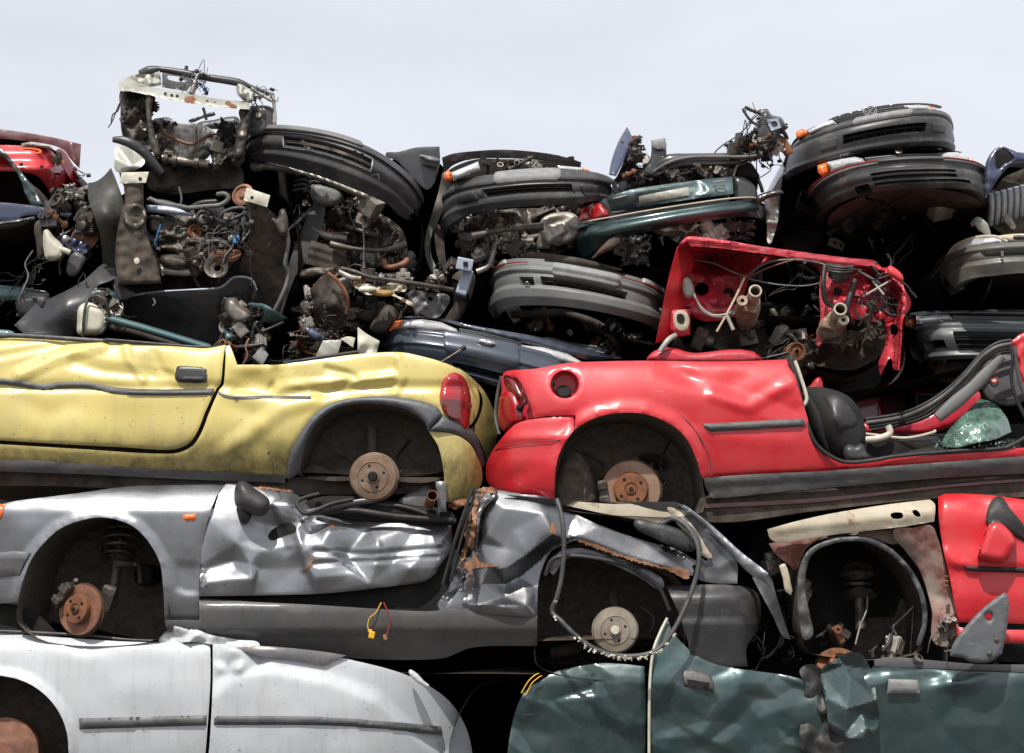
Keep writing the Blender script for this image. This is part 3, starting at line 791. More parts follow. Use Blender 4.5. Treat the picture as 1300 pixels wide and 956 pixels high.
panel('headlight', [(-20, 641, 1), (-4, 638), (6, 641), (3, 656), (-14, 672), (-40, 676, 1)], add(fd, -.006), M['lamporange'], T, res=4, dome=(.008, 5), thick=.02)
panel('side_indicator', [(232, 653, 1), (249, 652, 1), (248, 661, 1), (233, 661, 1)], add(fd, -.003), M['lamporange'], T, res=3, dome=(.007, 3), thick=.006)
# --- arch liner and front suspension
A = ARCHL[::-1]
hull('wheel_arch_liner', [(24, 764), (30, 735), (40, 708), (55, 688), (75, 671), (95, 661), (122, 655), (145, 657), (170, 667), (192, 688), (206, 715), (210, 745), (212, 800), (170, 818), (60, 815), (22, 790)], .012, .55, M['liner'], T, amp=.012)
strut(T, (155, 668, .32), (141, 770, .20), (0.085, 0, 3.6))
wire('steering_arm', [(145, 714, .22), (165, 716, .22), (176, 718, .24), (178, 740, .26)], .012, M['under'], T)
mb = MB(); mb.box(P(160, 717, .23), (.11, .03, .022), Matrix.Rotation(-.05, 3, 'Y'), .008); mb.build('steering_knuckle', M['grease'], T)
mb = MB(); mb.box(P(136, 760, .16), (.07, .05, .13), Matrix.Rotation(.3, 3, 'Y'), .02); mb.build('hub_carrier', M['grease'], T)
mb = MB(); mb.lathe(P(182, 730, .34), (-.3, -1, 0), [(.05, -.1), (.055, .0), (.045, .015), (.02, .02), (.001, .02)], 24); mb.build('horn', M['dark'], T)
brake_disc(T, 101, 774, .02, .118, (-.42, -1, .03), cal_ang=-38)
panel('skid_liner', [(22, 768), (60, 790), (72, 812), (10, 812), (-60, 800), (-70, 770)], .12, M['dark'], T, res=12)
# --- door
DOOR = [(291, 610, 1), (310, 612), (327, 618, 1), (350, 621), (372, 622, 1), (385, 632), (402, 642, 1), (440, 650), (480, 655), (530, 660), (573, 664, 1), (574, 690), (569, 704, 1), (558, 720), (550, 731), (536, 739),
        (500, 744), (450, 750), (400, 754), (320, 756), (253, 757, 1), (256, 700), (264, 660), (276, 628)]
dt = [(291, 605, .12), (253, 760, .0), (264, 660, .0), (276, 628, .05), (327, 612, .12), (372, 616, .16), (402, 640, .13), (340, 640, .03), (310, 660, .02), (300, 690, -.01), (296, 712, .05), (330, 700, .0), (318, 716, -.012),
      (350, 668, .085), (338, 680, .05), (386, 662, .035), (380, 690, .01), (384, 720, .045), (392, 722, -.005), (420, 660, .08), (418, 676, .0), (470, 668, .10), (480, 690, .0), (480, 683, .03), (530, 668, .09), (560, 690, .055), (575, 664, .13),
      (574, 700, .10), (440, 702, .06), (430, 712, .0), (480, 703, -.01), (540, 700, .03), (450, 718, .05), (500, 712, .045), (560, 715, .06), (450, 728, -.012), (520, 722, -.012), (555, 722, .05), (400, 735, -.02), (320, 735, -.025), (470, 742, .01), (330, 722, .028), (262, 722, .022), (262, 713, .0), (300, 722, .028), (300, 735, -.02), (262, 740, -.02),
      (255, 758, .02), (320, 757, .02), (400, 756, .03), (500, 747, .05), (545, 738, .06), (365, 640, .02), (360, 655, .02), (410, 690, -.015), (395, 676, .04)]
def mix(a, b, k): return lambda x, y: a(x, y)*(1-k)+b(x, y)*k
dd = add(mix(tps([(a, b, c) for a, b, c in dt], .02), tin(dt), .5), masked(crump(.005, 16, 5, (250, 600, 580, 765), 5, -4), [(390, 640), (580, 655), (575, 720), (500, 745), (390, 752)], 14), masked(crump(.009, 15, 6, (250, 600, 580, 765), 1.8, 35), [(325, 620), (420, 640), (410, 740), (330, 700)], 20), nz(.003, 40, 9), ridge([(386, 722), (384, 700), (376, 672), (390, 655)], -.012, 7, 't'), ridge([(400, 700), (470, 704), (560, 696)], .014, 6, 't'), ridge([(400, 716), (470, 712), (555, 707)], .012, 5, 't'))
D1 = panel('front_door', DOOR, dd, M['silver'], T, res=2.8, thick=.01)
panel('skin_patch', [(352, 668), (370, 664), (376, 674), (362, 680), (345, 686), (340, 680)], add(dd, -.002), M['dark'], D1, res=4, thick=.003, hem=0)  # flat dark patch laid on the dented skin below the mirror
for i, pl in enumerate([[(381, 725, 1), (390, 718), (398, 704, 1), (399, 709), (393, 720), (387, 724)], [(327, 617), (350, 619), (372, 621), (372, 624), (345, 622), (326, 620)], [(381, 661), (386, 660), (388, 663), (382, 665)], [(416, 665), (423, 664), (424, 668), (417, 668)]]):
    panel('rust_scar', pl, add(dd, -.003), M['orangefoil'], D1, res=4, thick=.003, hem=0)
# shadowed sill and gap
sd = add(prof([(750, .09), (764, .02), (770, .0), (800, .022), (804, .045), (835, .12)]), nz(.004, 40, 8))
panel('sill', [(209, 787, 1), (253, 787, 1), (253, 759, 1), (320, 764), (400, 768), (480, 773), (545, 776), (575, 772), (600, 776), (682, 784, 1), (682, 820, 1), (600, 822), (560, 836), (450, 836), (320, 826), (250, 815), (212, 800, 1)], sd, M['sill'], T, res=6, thick=.01)
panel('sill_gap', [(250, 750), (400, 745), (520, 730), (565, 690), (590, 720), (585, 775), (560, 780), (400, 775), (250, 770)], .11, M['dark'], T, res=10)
hull('floor_pan', [(215, 800), (400, 812), (600, 815), (960, 815), (960, 850), (600, 855), (400, 850), (215, 830)], .10, 1.3, M['under'], T, amp=.03)
# black window frames and trims pushed on top of the door
wire('window_seal', [(448, 634, .02), (420, 640, .0), (390, 652, -.02), (380, 645, -.01), (377, 638, .0), (386, 632, .02), (405, 627, .04)], .010, M['rubber'], T)
wire('window_frame', [(390, 651, .0), (440, 640, .02), (478, 634, .03)], .017, M['bumperblk'], T, flat=.5)
wire('window_frame', [(400, 650, .05), (450, 648, .03), (500, 655, .03), (560, 660, .04), (578, 662, .06)], .013, M['rubber'], T)
wire('window_frame', [(470, 640, .08), (510, 643, .06), (550, 655, .05), (575, 660, .05)], .011, M['rubber'], T)
panel('door_lining', [(385, 640), (450, 630), (520, 640), (575, 650), (578, 666), (500, 664), (420, 656)], .09, M['dark'], T, res=9, dome=(.03, 16))
# --- mirror
mir = panel('door_mirror', [(299, 617), (303, 612), (310, 611), (325, 621), (340, 632), (343, 640), (338, 652), (330, 656), (312, 650), (300, 643), (297, 632)], -.035, M['bumperblk'], T, res=3.2, dome=(.075, 16), thick=.04)
panel('mirror_foot', [(305, 645), (318, 650), (314, 664), (304, 660)], -.01, M['rubber'], T, res=4, dome=(.02, 5), thick=.05)
# --- folded B pillar
pil = [(600, 622, 1), (625, 619), (632, 626), (612, 650), (606, 690), (600, 735), (580, 770), (555, 776), (570, 745), (583, 712), (592, 680), (590, 650)]
pdp = add(tps([(600, 622, -.0), (630, 625, .02), (590, 650, .03), (604, 660, -.03), (592, 700, .05), (575, 750, .06), (600, 730, .03)]), crump(.022, 7, 4, (550, 610, 640, 780), 3.0, 105), nz(.01, 18, 7))
PI1 = panel('folded_pillar', pil, pdp, M['silver_shaded'], T, res=2.5, thick=.008, sharp=20)
for pl in ([(602, 628), (607, 625), (606, 650), (603, 680), (599, 700), (596, 690), (600, 660), (599, 640)], [(612, 619), (630, 621), (628, 626), (616, 625), (609, 632)], [(590, 690), (598, 684), (592, 702), (585, 716)], [(593, 655), (597, 650), (596, 672), (590, 684)], [(570, 640), (592, 633), (597, 637), (575, 646)]):
    panel('rust_scar', pl, add(pdp, nz(.03, 7, 2), -.012), M['orangefoil'], PI1, res=3, thick=.003, hem=0)
for k, (a, b) in enumerate([((600, 620), (566, 730)), ((604, 625), (572, 738)), ((596, 640), (562, 742))]):
    wire('door_seal', [(a[0], a[1], -.02+k*.02), ((a[0]+b[0])/2-2, (a[1]+b[1])/2, -.04+k*.02), (b[0], b[1], .02)], .008, M['rubber'], PI1)
# --- rear quarter
Q = [(606, 628, 1), (625, 622), (660, 627), (706, 634), (712, 650, 1), (725, 651), (760, 666), (820, 687), (858, 697), (884, 712, 1), (879, 731, 1), (860, 727), (840, 720), (790, 706), (736, 686), (715, 692, 1),
     (700, 700), (688, 722), (683, 745), (682, 784, 1), (640, 781), (600, 778), (562, 775, 1), (580, 752), (594, 722), (600, 690), (597, 655)]
qt = [(606, 622, .05), (680, 622, .05), (712, 636, .05), (640, 645, -.02), (690, 652, -.03), (608, 690, .03), (604, 716, .04), (618, 680, -.01), (650, 672, -.02), (640, 695, -.015), (622, 718, -.02), (610, 742, -.01), (640, 724, -.045), (670, 703, -.05), (702, 678, -.05), (660, 732, .075), (684, 712, .085), (702, 694, .07), (640, 742, .07), (716, 684, -.02), (730, 655, .03), (737, 680, -.03), (760, 668, .0), (790, 700, -.03),
      (820, 690, .01), (850, 712, -.02), (840, 716, -.035), (866, 712, .02), (878, 728, -.0), (885, 712, .05), (600, 752, .05), (585, 765, .02), (600, 780, .01), (665, 784, -.01), (680, 745, .05), (682, 784, .01), (640, 758, .03), (668, 752, .02), (640, 769, -.03), (605, 768, -.025), (668, 768, -.025), (692, 636, .02), (640, 632, .02)]
qd = add(mix(tps(qt, .02), tin(qt), .75), crump(.003, 30, 15, (555, 615, 890, 790), 3.0, 30), nz(.004, 60, 19))
QP = panel('rear_quarter', Q, qd, M['silver_shaded'], T, res=2.8, thick=.01, sharp=30)
for pl in ([(578, 718, 1), (597, 712), (604, 705), (609, 714), (634, 719, 1), (610, 721), (602, 723), (594, 745, 1), (596, 726), (588, 722)], [(697, 672), (703, 664), (706, 676), (700, 678)], [(736, 684), (790, 704), (840, 719), (876, 730), (840, 722), (790, 708), (736, 688)]):
    panel('rust_scar', pl, add(qd, -.006), M['orangefoil'], QP, res=3, thick=.003, hem=0)
# flattened roof edge and tailgate pieces
rf = add(tps([(640, 628, .0), (860, 636, .0), (720, 640, .02), (840, 645, .02), (740, 660, .16), (850, 690, .1)]), crump(.01, 14, 8, (640, 620, 870, 700), 3))
panel('flattened_roof', [(640, 628, 1), (745, 636), (858, 637, 1), (862, 645), (850, 655), (800, 652), (740, 648), (690, 640)], rf, M['silver_shaded'], T, res=5, thick=.008)
panel('roof_lining', [(700, 636), (780, 640), (850, 642), (848, 662), (790, 656), (720, 642)], .03, M['cream'], T, res=7, thick=.01)
hull('cabin_cavity', [(660, 640), (720, 642), (855, 645), (890, 700), (980, 740), (985, 830), (850, 835), (690, 840), (640, 800)], .17, 1.2, M['dark'], T, amp=.02)
panel('parcel_shelf', [(805, 661), (820, 660), (870, 675), (882, 690), (880, 700), (860, 697), (830, 683), (808, 672)], .03, M['bumperblk'], T, res=5, dome=(.02, 7), thick=.04)
wire('cable', [(840, 665, .04), (855, 658, .03), (872, 668, .0), (884, 682, -.02), (888, 700, -.03)], .014, M['trim'], T)
td = add(tps([(855, 637, .02), (975, 727, -.02), (870, 700, .06), (935, 742, .04), (900, 660, .05)]), nz(.012, 30, 3, True))
panel('tailgate', [(858, 638, 1), (872, 643), (905, 668), (940, 700), (976, 728, 1), (969, 733, 1), (955, 731), (925, 700), (895, 668), (866, 645)], add(td, -.02), M['silver'], T, res=4, thick=.012, dome=(.008, 4))
panel('tailgate_frame', [(846, 644), (858, 644), (880, 668), (900, 700), (904, 708), (892, 706), (872, 680)], add(td, -.005), M['cream'], T, res=4, thick=.014, dome=(.008, 4))
panel('rear_lamp_panel', [(860, 645, 1), (885, 655), (915, 690), (935, 712), (936, 741, 1), (905, 740), (884, 732), (888, 708), (898, 712), (890, 690)], add(td, .02), M['silverdk'], T, res=4, thick=.01)
panel('rear_pillar_strip', [(955, 733, 1), (975, 730), (986, 758), (996, 790), (1004, 812, 1), (994, 808), (980, 780), (965, 752)], add(tps([(955, 733, -.02), (1000, 800, .03), (980, 760, -.03), (990, 770, .02)]), nz(.01, 20, 2, True)), M['silverdk'], T, res=4, thick=.01)
# --- rear arch
hull('rear_arch_liner', [(683, 784), (684, 745), (690, 722), (704, 702), (735, 690), (790, 709), (842, 722), (868, 745), (872, 800), (850, 850), (690, 850)], .06, .6, M['liner'], T, amp=.015)
wire('arch_lip', [(693, 730, .02), (700, 712, .0), (715, 706, -.01), (745, 707, -.01), (790, 716, .0), (820, 733, .02), (838, 748, .04), (850, 775, .06)], .010, M['bumperblk'], T)
panel('arch_return', [(700, 712), (716, 698), (745, 697), (800, 714), (838, 732), (843, 745), (835, 748), (815, 735), (780, 718), (745, 708), (718, 710), (702, 730), (697, 725)], add(.05, nz(.01, 20, 4)), M['silverdk'], T, res=5)
brake_drum(T, 781, 800, .10, .108, (-.05, -1, .0), mat='drumb', cap='whiteplas')
wire('brake_hose', [(812, 770, .2), (830, 785, .18), (822, 806, .2), (800, 815, .24)], .006, M['cable'], T)
wire('rear_axle', [(700, 830, .35), (781, 812, .3), (860, 815, .35)], .035, M['under'], T, n=12)
wire('shock_absorber', [(779, 752, .3), (781, 800, .2)], .024, M['under'], T, n=12)
# --- rear bumper
panel('rear_bumper', [(846, 744, 1), (900, 742), (942, 744), (960, 752), (966, 772), (962, 800), (948, 822), (949, 846, 1), (905, 846), (880, 836), (872, 810), (862, 780)],
      add(prof([(740, .08), (752, .02), (760, 0), (786, .01), (790, .0), (850, .05)]), prof([(840, 0), (930, 0), (955, .06), (970, .2)], 'x'), nz(.004, 40, 2)), M['bumperblk'], T, res=5, thick=.02)
panel('skin_patch', [(868, 791), (880, 794), (905, 793), (912, 794), (905, 797), (880, 798)], .0, M['sill'], T, res=3, thick=.003)  # grey scrape across the bumper
for p in ([(556, 836), (470, 800)],): pass
# wires with connectors hanging over the sill
w1 = wire('wiring', [(484, 765, -.0), (477, 778, -.01), (469, 785, -.012), (467, 797, -.012), (472, 805, -.015)], .0028, M['yellowp'], T)
w2 = wire('wiring', [(487, 765, -.0), (493, 778, -.01), (495, 790, -.012), (492, 803, -.014), (489, 808, -.015)], .0028, M['redp'], T)
mb = MB(); mb.box(P(472, 806, -.02), (.028, .02, .034), Matrix.Rotation(.2, 3, 'Y'), .006); mb.box(P(470, 801, -.02), (.02, .016, .014), None, .003); mb.build('connector', M['yellowp'], T)
mb = MB(); mb.box(P(489, 809, -.02), (.018, .016, .026), Matrix.Rotation(-.3, 3, 'Y'), .004); mb.build('connector', M['orangefoil'], T)
# loose rubber seal hanging in a loop
Ls = [(707, 634, -.06), (713, 655, -.10), (716, 690, -.12), (714, 725, -.12), (708, 755, -.12), (701, 776, -.10), (712, 788, -.12), (730, 806, -.13), (752, 822, -.14), (780, 832, -.14), (815, 832, -.14), (838, 822, -.14), (855, 800, -.13), (868, 775, -.12), (880, 745, -.11), (887, 715, -.10), (885, 690, -.08), (872, 668, -.05)]
s = MB(); s.tube([P(*p) for p in Ls], .0115, 8); rs = random.Random(4)
LS = s.build('loose_rubber_seal', M['seal']); tag(LS, 'loop of grey rubber door seal hanging over the silver car rear wheel arch', 'rubber seal')
f = MB()
for i in range(46):
    k = rs.choice([7, 8, 8, 9, 9, 10, 10, 4, 5, 11]); a = P(*Ls[k]); b = P(*Ls[k+1]); c = a.lerp(b, rs.random()); f.box(c+Vector((rs.uniform(-.01, .012), -.008, -.010+rs.uniform(-.008, .004))), (rs.uniform(.008, .024), .006, rs.uniform(.006, .013)), rrot(rs), 0)
fo = f.build('glass_crumbs', M['whiteplas'], LS); fo['kind'] = 'stuff'
# ================================================================== YELLOW CAR
T = thing('crushed_yellow_car', 'dented yellow hatchback with black door handle and oval red tail lamp', 'wrecked car', P(300, 625, 0.8))
flare_out = [(364, 607), (367, 580), (378, 555), (395, 530), (420, 512), (450, 505), (490, 503), (530, 508), (555, 517), (562, 527)]
by = prof([(425, .10), (436, .045), (455, .012), (480, .0), (492, .012), (500, -.004), (530, -.012), (556, -.008), (572, .012), (590, .05), (615, .12)])
bend = prof([(-80, 0), (540, 0), (575, .03), (600, .14), (632, .42)], 'x')
dents = add(blob(60, 455, 60, 14, .02, -14), ridge([(25, 476), (70, 455), (128, 438)], -.022, 12, 't'), ridge([(95, 460), (130, 470), (212, 480)], .018, 13, 't'), ridge([(160, 438), (163, 455), (182, 482)], -.013, 8, 't'), ridge([(0, 452), (40, 444), (80, 436)], .010, 8, 't'), ridge([(195, 446), (205, 470), (230, 482)], .010, 7, 't'), blob(192, 466, 26, 16, .022, 0),
   ridge([(30, 510), (60, 526), (90, 515)], .010, 14), ridge([(350, 470), (352, 485), (340, 500), (300, 495)], .012, 7, 't'), ridge([(355, 492), (400, 488), (450, 484), (500, 478)], -.024, 10, 't'), ridge([(415, 468), (440, 474), (452, 480), (425, 492)], .014, 7, 's'),
   blob(320, 483, 24, 12, .03), blob(330, 562, 30, 12, .012, 50), ridge([(285, 575), (320, 548), (356, 520), (395, 506)], -.016, 18, 's'), blob(310, 520, 30, 12, .012, 20), ridge([(505, 455), (512, 478), (500, 500)], -.014, 8, 't'), blob(400, 500, 60, 7, .02), ridge([(120, 520), (170, 530), (250, 524)], .006, 20), nz(.006, 70, 41), 0, masked(crump(.010, 20, 5, (350, 440, 520, 520), 2, -12), [(300, 455), (520, 445), (520, 505), (330, 510)], 20), masked(crump(.009, 45, 8, (-80, 420, 300, 520), 2, -10), [(-80, 420), (285, 430), (270, 500), (-80, 500)], 20))
ybase = add(by, bend, dents)
DOOR = [(-70, 434, 1), (0, 430), (35, 428), (100, 433), (180, 437), (240, 441), (262, 442), (286, 438, 1), (283, 460), (280, 487), (275, 493), (261, 522), (250, 549), (238, 564), (216, 571), (160, 568), (100, 565), (0, 559), (-70, 555, 1)]
DR = panel('front_door', DOOR, ybase, M['yellow'], T, res=3.3, thick=.012, hemw=4, hem=.006)
hd = panel('door_handle', [(223, 468), (226, 464), (250, 464), (262, 466), (265, 472), (263, 486), (258, 488), (230, 486), (223, 484)], add(by, .0), M['bumperblk'], DR, res=3, dome=(.016, 4), thick=.01)
panel('handle_grip', [(229, 478), (250, 477), (260, 478), (259, 485), (240, 486), (229, 484)], add(by, -.014), M['rubber'], hd, res=3, dome=(.012, 4), thick=.02)
mb = MB(); mb.lathe(P(257, 482, -.012), (0, -1, 0), [(.009, 0), (.009, .004), (.007, .006), (.001, .006)], 16); mb.build('lock', M['steel'], hd)
def strip(nm, top, w, par, off=-.006):
    pl = top+[(x, y+w) for x, y in top[::-1]]
    pl = [(*pl[0], 1)]+pl[1:len(top)-1]+[(*pl[len(top)-1], 1), (*pl[len(top)], 1)]+pl[len(top)+1:-1]+[(*pl[-1], 1)]
    return panel(nm, pl, add(ybase, off), M['trim'], par, res=3.5, dome=(.011, 4), thick=.02)
strip('rubbing_strip', [(-70, 478), (0, 480), (25, 483), (55, 487), (80, 485), (110, 485), (150, 492), (200, 494), (272, 493)], 8, DR)
QUART = [(287, 438, 1), (300, 463, 1), (330, 463), (352, 463), (400, 457), (450, 450), (505, 447), (530, 451), (568, 462), (592, 476), (608, 500), (604, 530), (590, 542), (562, 528, 1), (555, 517), (530, 508), (490, 503), (450, 505), (420, 512), (395, 530), (378, 555), (367, 580), (364, 607, 1),
         (300, 602), (200, 598), (100, 591), (0, 585), (-70, 580, 1), (-70, 560, 1), (0, 564), (100, 570), (216, 576), (242, 568), (255, 551), (266, 523), (279, 494), (284, 488)]
panel('body_side', QUART, ybase, M['yellow'], T, res=3.3, thick=.012, hemw=4, hem=.005)
strip('rubbing_strip', [(277, 496), (285, 501), (300, 503), (340, 502), (395, 503)], 3.5, T)
panel('door_jamb', [(270, 438), (290, 440), (296, 460), (292, 500), (270, 540), (240, 580), (100, 575), (0, 570), (0, 560), (200, 560), (250, 520)], add(ybase, .03), M['dark'], T, res=9)
panel('jamb_panel', [(287, 440, 1), (291, 438), (301, 462, 1), (293, 463)], add(ybase, .02), M['yellow'], T, res=4)
panel('sill', [(-70, 578, 1), (100, 588), (200, 596), (300, 600), (362, 604, 1), (362, 613, 1), (250, 609), (100, 602), (-70, 596, 1)], add(prof([(575, .03), (592, .04), (612, .09)]), nz(.004, 20, 3)), M['sill'], T, res=6, thick=.02)
hull('floor_pan', [(-90, 590), (100, 600), (250, 607), (365, 612), (368, 606), (560, 606), (600, 606), (600, 622), (365, 628), (250, 624), (100, 618), (-90, 610)], .12, 1.4, M['under'], T, amp=.03, front=True)
wire('window_seal', [(-70, 428, .06), (0, 426, .06), (40, 427, .05), (130, 433, .05), (140, 432, .04), (235, 440, .05), (268, 441, .06)], .012, M['seal'], T, flat=.6)
wire('window_seal', [(360, 461, .06), (400, 455, .06), (440, 449, .05), (456, 447, .05)], .010, M['rubber'], T)
# inner cabin mass so nothing shines through
hull('inner_body', [(-90, 440), (100, 440), (286, 446), (300, 468), (500, 455), (570, 466), (596, 500), (600, 560), (560, 600), (380, 600), (365, 600), (-90, 580)], .13, 1.3, M['dark'], T, amp=.02, shrink=.08)
# arch
panel('arch_flare', flare_out[:1]+flare_out[1:-1]+[(562, 527, 1), (543, 546, 1), (538, 535), (520, 522), (490, 514), (450, 513), (420, 522), (398, 543), (386, 570), (380, 601, 1), (366, 609, 1)], add(by, bend, -.010), M['arch'], T, res=3.5, dome=(.020, 8), thick=.05)
panel('bumper_strip', [(562, 528, 1), (590, 538), (607, 558), (618, 590, 1), (612, 594), (607, 580), (595, 561), (575, 550), (545, 546, 1)], add(by, bend, -.01), M['arch'], T, res=3.5, dome=(.016, 6), thick=.04)
BUMP = [(544, 547, 1), (575, 551), (595, 562), (606, 580), (612, 598), (611, 615), (600, 630), (575, 638), (565, 636, 1), (564, 610), (562, 590), (556, 566)]
bdp = add(prof([(540, .0), (580, -.01), (610, .02), (640, .07)]), prof([(540, 0), (575, .01), (600, .09), (615, .2)], 'x'), nz(.003, 30, 2))
BO = panel('rear_bumper', BUMP, bdp, M['yellow'], T, res=4, thick=.02)
TLO = [(560, 517), (558, 502), (563, 482), (573, 473), (586, 476), (594, 489), (598, 507), (597, 530), (592, 547), (580, 537), (566, 527)]
tl = panel('tail_lamp', TLO, add(by, bend, -.004), M['lampred'], T, res=3, dome=(.034, 9), thick=.03)
panel('lamp_band', [(561, 506), (598, 512), (598, 519), (561, 513)], add(by, bend, -.0395), M['lampreddk'], tl, res=3, thick=.002, hem=0)
panel('lamp_band', [(570, 516), (584, 518), (583, 530), (569, 526)], add(by, bend, -.0395), M['lampreddk'], tl, res=3, thick=.002, hem=0)
tgd = add(by, prof([(560, .02), (600, .15), (632, .46)], 'x'), nz(.006, 20, 6))
panel('tailgate', [(580, 466, 1), (592, 474), (612, 493), (626, 520), (631, 546), (628, 568), (618, 586, 1), (612, 566), (602, 550), (596, 548), (606, 535), (613, 510), (608, 495), (596, 485)], add(tgd, .02), M['yellow'], T, res=4, thick=.02)
panel('lamp_cavity', [(590, 485), (605, 495), (613, 512), (608, 540), (598, 556), (588, 540)], add(tgd, .07), M['dark'], T, res=4)
# wheel arch and brakes
hull('wheel_arch_liner', [(380, 603), (386, 570), (398, 543), (420, 522), (450, 513), (490, 514), (520, 522), (540, 536), (556, 566), (564, 606), (480, 609)], .05, .34, M['liner'], T, amp=.01, shrink=.03)
wire('shock_absorber', [(472, 543, .26), (473, 595, .2)], .025, M['liner'], T, n=14)
panel('liner_flap', [(384, 600), (400, 590), (420, 598), (450, 592), (560, 602), (556, 614), (470, 622), (400, 618)], .22, M['liner'], T, res=8, dome=(.02, 10))
brake_drum(T, 473.5, 605, .0, .114, (-.03, -1, -.05))
wire('brake_hose', [(520, 560, .28), (505, 580, .2), (510, 598, .16), (495, 606, .12)], .006, M['cable'], T)
wire('handbrake_cable', [(405, 590, .26), (430, 578, .24), (450, 590, .18), (458, 600, .1)], .005, M['grease'], T)
mb = MB(); mb.helix(P(440, 603, .2), (0, 0, -1), .05, .022, 3.2, .008); mb.build('coil_spring', M['dark'], T)
ex = MB(); a, b = P(545, 640, .05), P(549, 629, -.14); ax = (b-a).normalized(); ex.lathe(a, ax, [(.024, 0), (.025, (b-a).length), (.0215, (b-a).length), (.021, .02)], 24); ex.build('exhaust_pipe', M['rust'], T)
panel('splash_plate', [(506, 636), (530, 622), (545, 616), (552, 640), (540, 650), (510, 646)], .10, M['sill'], T, res=6, dome=(.01, 5), thick=.02)
panel('tow_bracket', [(553, 611, 1), (566, 611, 1), (567, 650, 1), (556, 650, 1)], .0, M['silverdk'], T, res=4, dome=(.008, 4), thick=.03)
wire('radio_aerial', [(341, 575, -.02), (345, 585, -.03), (347, 600, -.03), (340, 612, -.01)], .0022, M['cable'], T)
mb = MB(); mb.lathe(P(341, 575, -.02), (0, -1, 0), [(.006, -.006), (.007, 0), (.001, .005)], 10); mb.build('aerial_tip', M['cable'], T)
# ================================================================== RED CAR
T = thing('crushed_red_car', 'bright red roofless hatchback with round open fuel filler, front seat showing', 'wrecked car', P(900, 650, 0.8))
rb = add(prof([(450, .13), (462, .055), (480, .015), (505, -.008), (530, -.004), (540, .002), (560, .010), (585, .030), (605, .055), (640, .10)]),
         prof([(610, .40), (630, .21), (650, .10), (680, .03), (720, .0), (900, 0), (1400, 0)], 'x'),
         ridge([(850, 468), (900, 482), (960, 500), (1010, 520)], .016, 22, 't'), blob(868, 478, 22, 10, .020, 25), ridge([(905, 500), (950, 517), (1020, 478)], -.014, 12, 't'), blob(940, 480, 30, 14, .012, -20), ridge([(890, 548), (930, 556), (1000, 560)], -.006, 12), nz(.004, 80, 61))
ring_in = [(718, 560), (735, 541), (760, 529), (790, 524), (820, 526), (850, 538), (870, 555), (883, 580), (890, 606)]
ring_out = [(695, 561), (710, 543), (732, 526), (760, 514), (800, 508), (835, 512), (865, 528), (885, 550), (899, 575), (904, 604)]
fl = ridge(ring_in, -.030, 20, 's')
FC = [(717+18*math.cos(a*PI/8), 488+18*math.sin(a*PI/8)) for a in range(16)]
Q = [(638, 476, 1), (643, 471), (680, 468), (720, 461), (760, 459), (820, 458), (900, 459), (960, 458), (1000, 456, 1), (1008, 474), (1016, 500), (1024, 527), (1033, 556), (1044, 571), (1063, 583), (1080, 587), (1110, 585), (1140, 581), (1208, 575), (1265, 571), (1330, 566, 1), (1330, 577, 1), (1300, 579), (1150, 590), (1045, 598), (940, 603), (905, 606, 1),
     (902, 590), (891, 606, 1), (883, 580), (870, 555), (850, 538), (820, 526), (790, 524), (760, 529), (735, 541), (720, 557, 1), (712, 541), (724, 531), (731, 526, 1), (700, 528), (677, 531, 1), (675, 520), (669, 503), (661, 486), (652, 477)]
Q = [(638, 476, 1), (643, 471), (680, 468), (720, 461), (760, 459), (820, 458), (900, 459), (960, 458), (1000, 456, 1), (1008, 474), (1016, 500), (1024, 527), (1033, 556), (1044, 571), (1063, 583), (1080, 587), (1110, 585), (1140, 581), (1208, 575), (1265, 571), (1330, 566, 1), (1330, 577, 1), (1300, 579), (1150, 590), (1045, 598), (940, 603), (891, 607, 1),
     (883, 580), (870, 555), (850, 538), (820, 526), (790, 524), (760, 529), (735, 541), (729, 546, 1), (731, 527, 1), (700, 528), (677, 531, 1), (675, 520), (669, 503), (661, 486), (652, 477)]
panel('body_side', Q, add(rb, fl), M['red'], T, holes=[FC], res=4.5, thick=.014, hem=.006)
# groove where the flare meets the body
mb = MB()
for off in (0,): mb.tube([P(x, y, -.004) for x, y in sp(ring_out[2:], 6, False)], .003, 5, False)
mb.build('flare_groove', M['maroon'], T)
cup = MB(); c = P(717, 488, .02); cup.lathe(c, (0, -1, 0), [(.066, .012), (.069, .008), (.066, .0), (.058, -.05), (.05, -.055), (.001, -.056)], 40)
cu = cup.build('fuel_filler', M['redraw'], T)
cp = MB(); cp.lathe(P(716, 497, .05), (0, -1, .5), [(.036, -.02), (.036, .0), (.03, .006), (.001, .006)], 28); cp.build('filler_neck', M['dark'], cu)
mb = MB(); mb.box(P(702, 487, .0), (.02, .02, .03), None, .006); mb.build('filler_hinge', M['dark'], cu)
# bumper
bd = add(prof([(525, .012), (545, .0), (556, -.014), (566, -.006), (590, -.004), (615, .02), (635, .06)]), prof([(610, .34), (625, .20), (645, .09), (675, .03), (705, .0), (760, 0)], 'x'), blob(655, 606, 22, 12, .012, -30))
B = [(642, 550, 1), (655, 538), (677, 532), (700, 529), (730, 527, 1), (728, 547, 1), (718, 560), (710, 577), (705, 600), (704, 635, 1), (665, 631), (632, 623), (619, 612), (617, 592), (622, 578), (630, 565)]
BB = panel('rear_bumper', B, add(bd, ridge([(704, 635), (705, 600), (710, 577), (718, 560), (728, 547)], -.014, 14, 's'), ridge([(628, 571), (660, 562), (712, 560)], .005, 3, 't')), M['red'], T, res=4, thick=.02, hem=.005)
mb = MB(); mb.tube([P(x, y, y_) for x, y, y_ in [(628, 571, .17), (645, 566, .075), (670, 562, .02), (695, 560, -.012), (712, 558, -.022)]], .0022, 5); mb.build('bumper_seam', M['maroon'], BB)
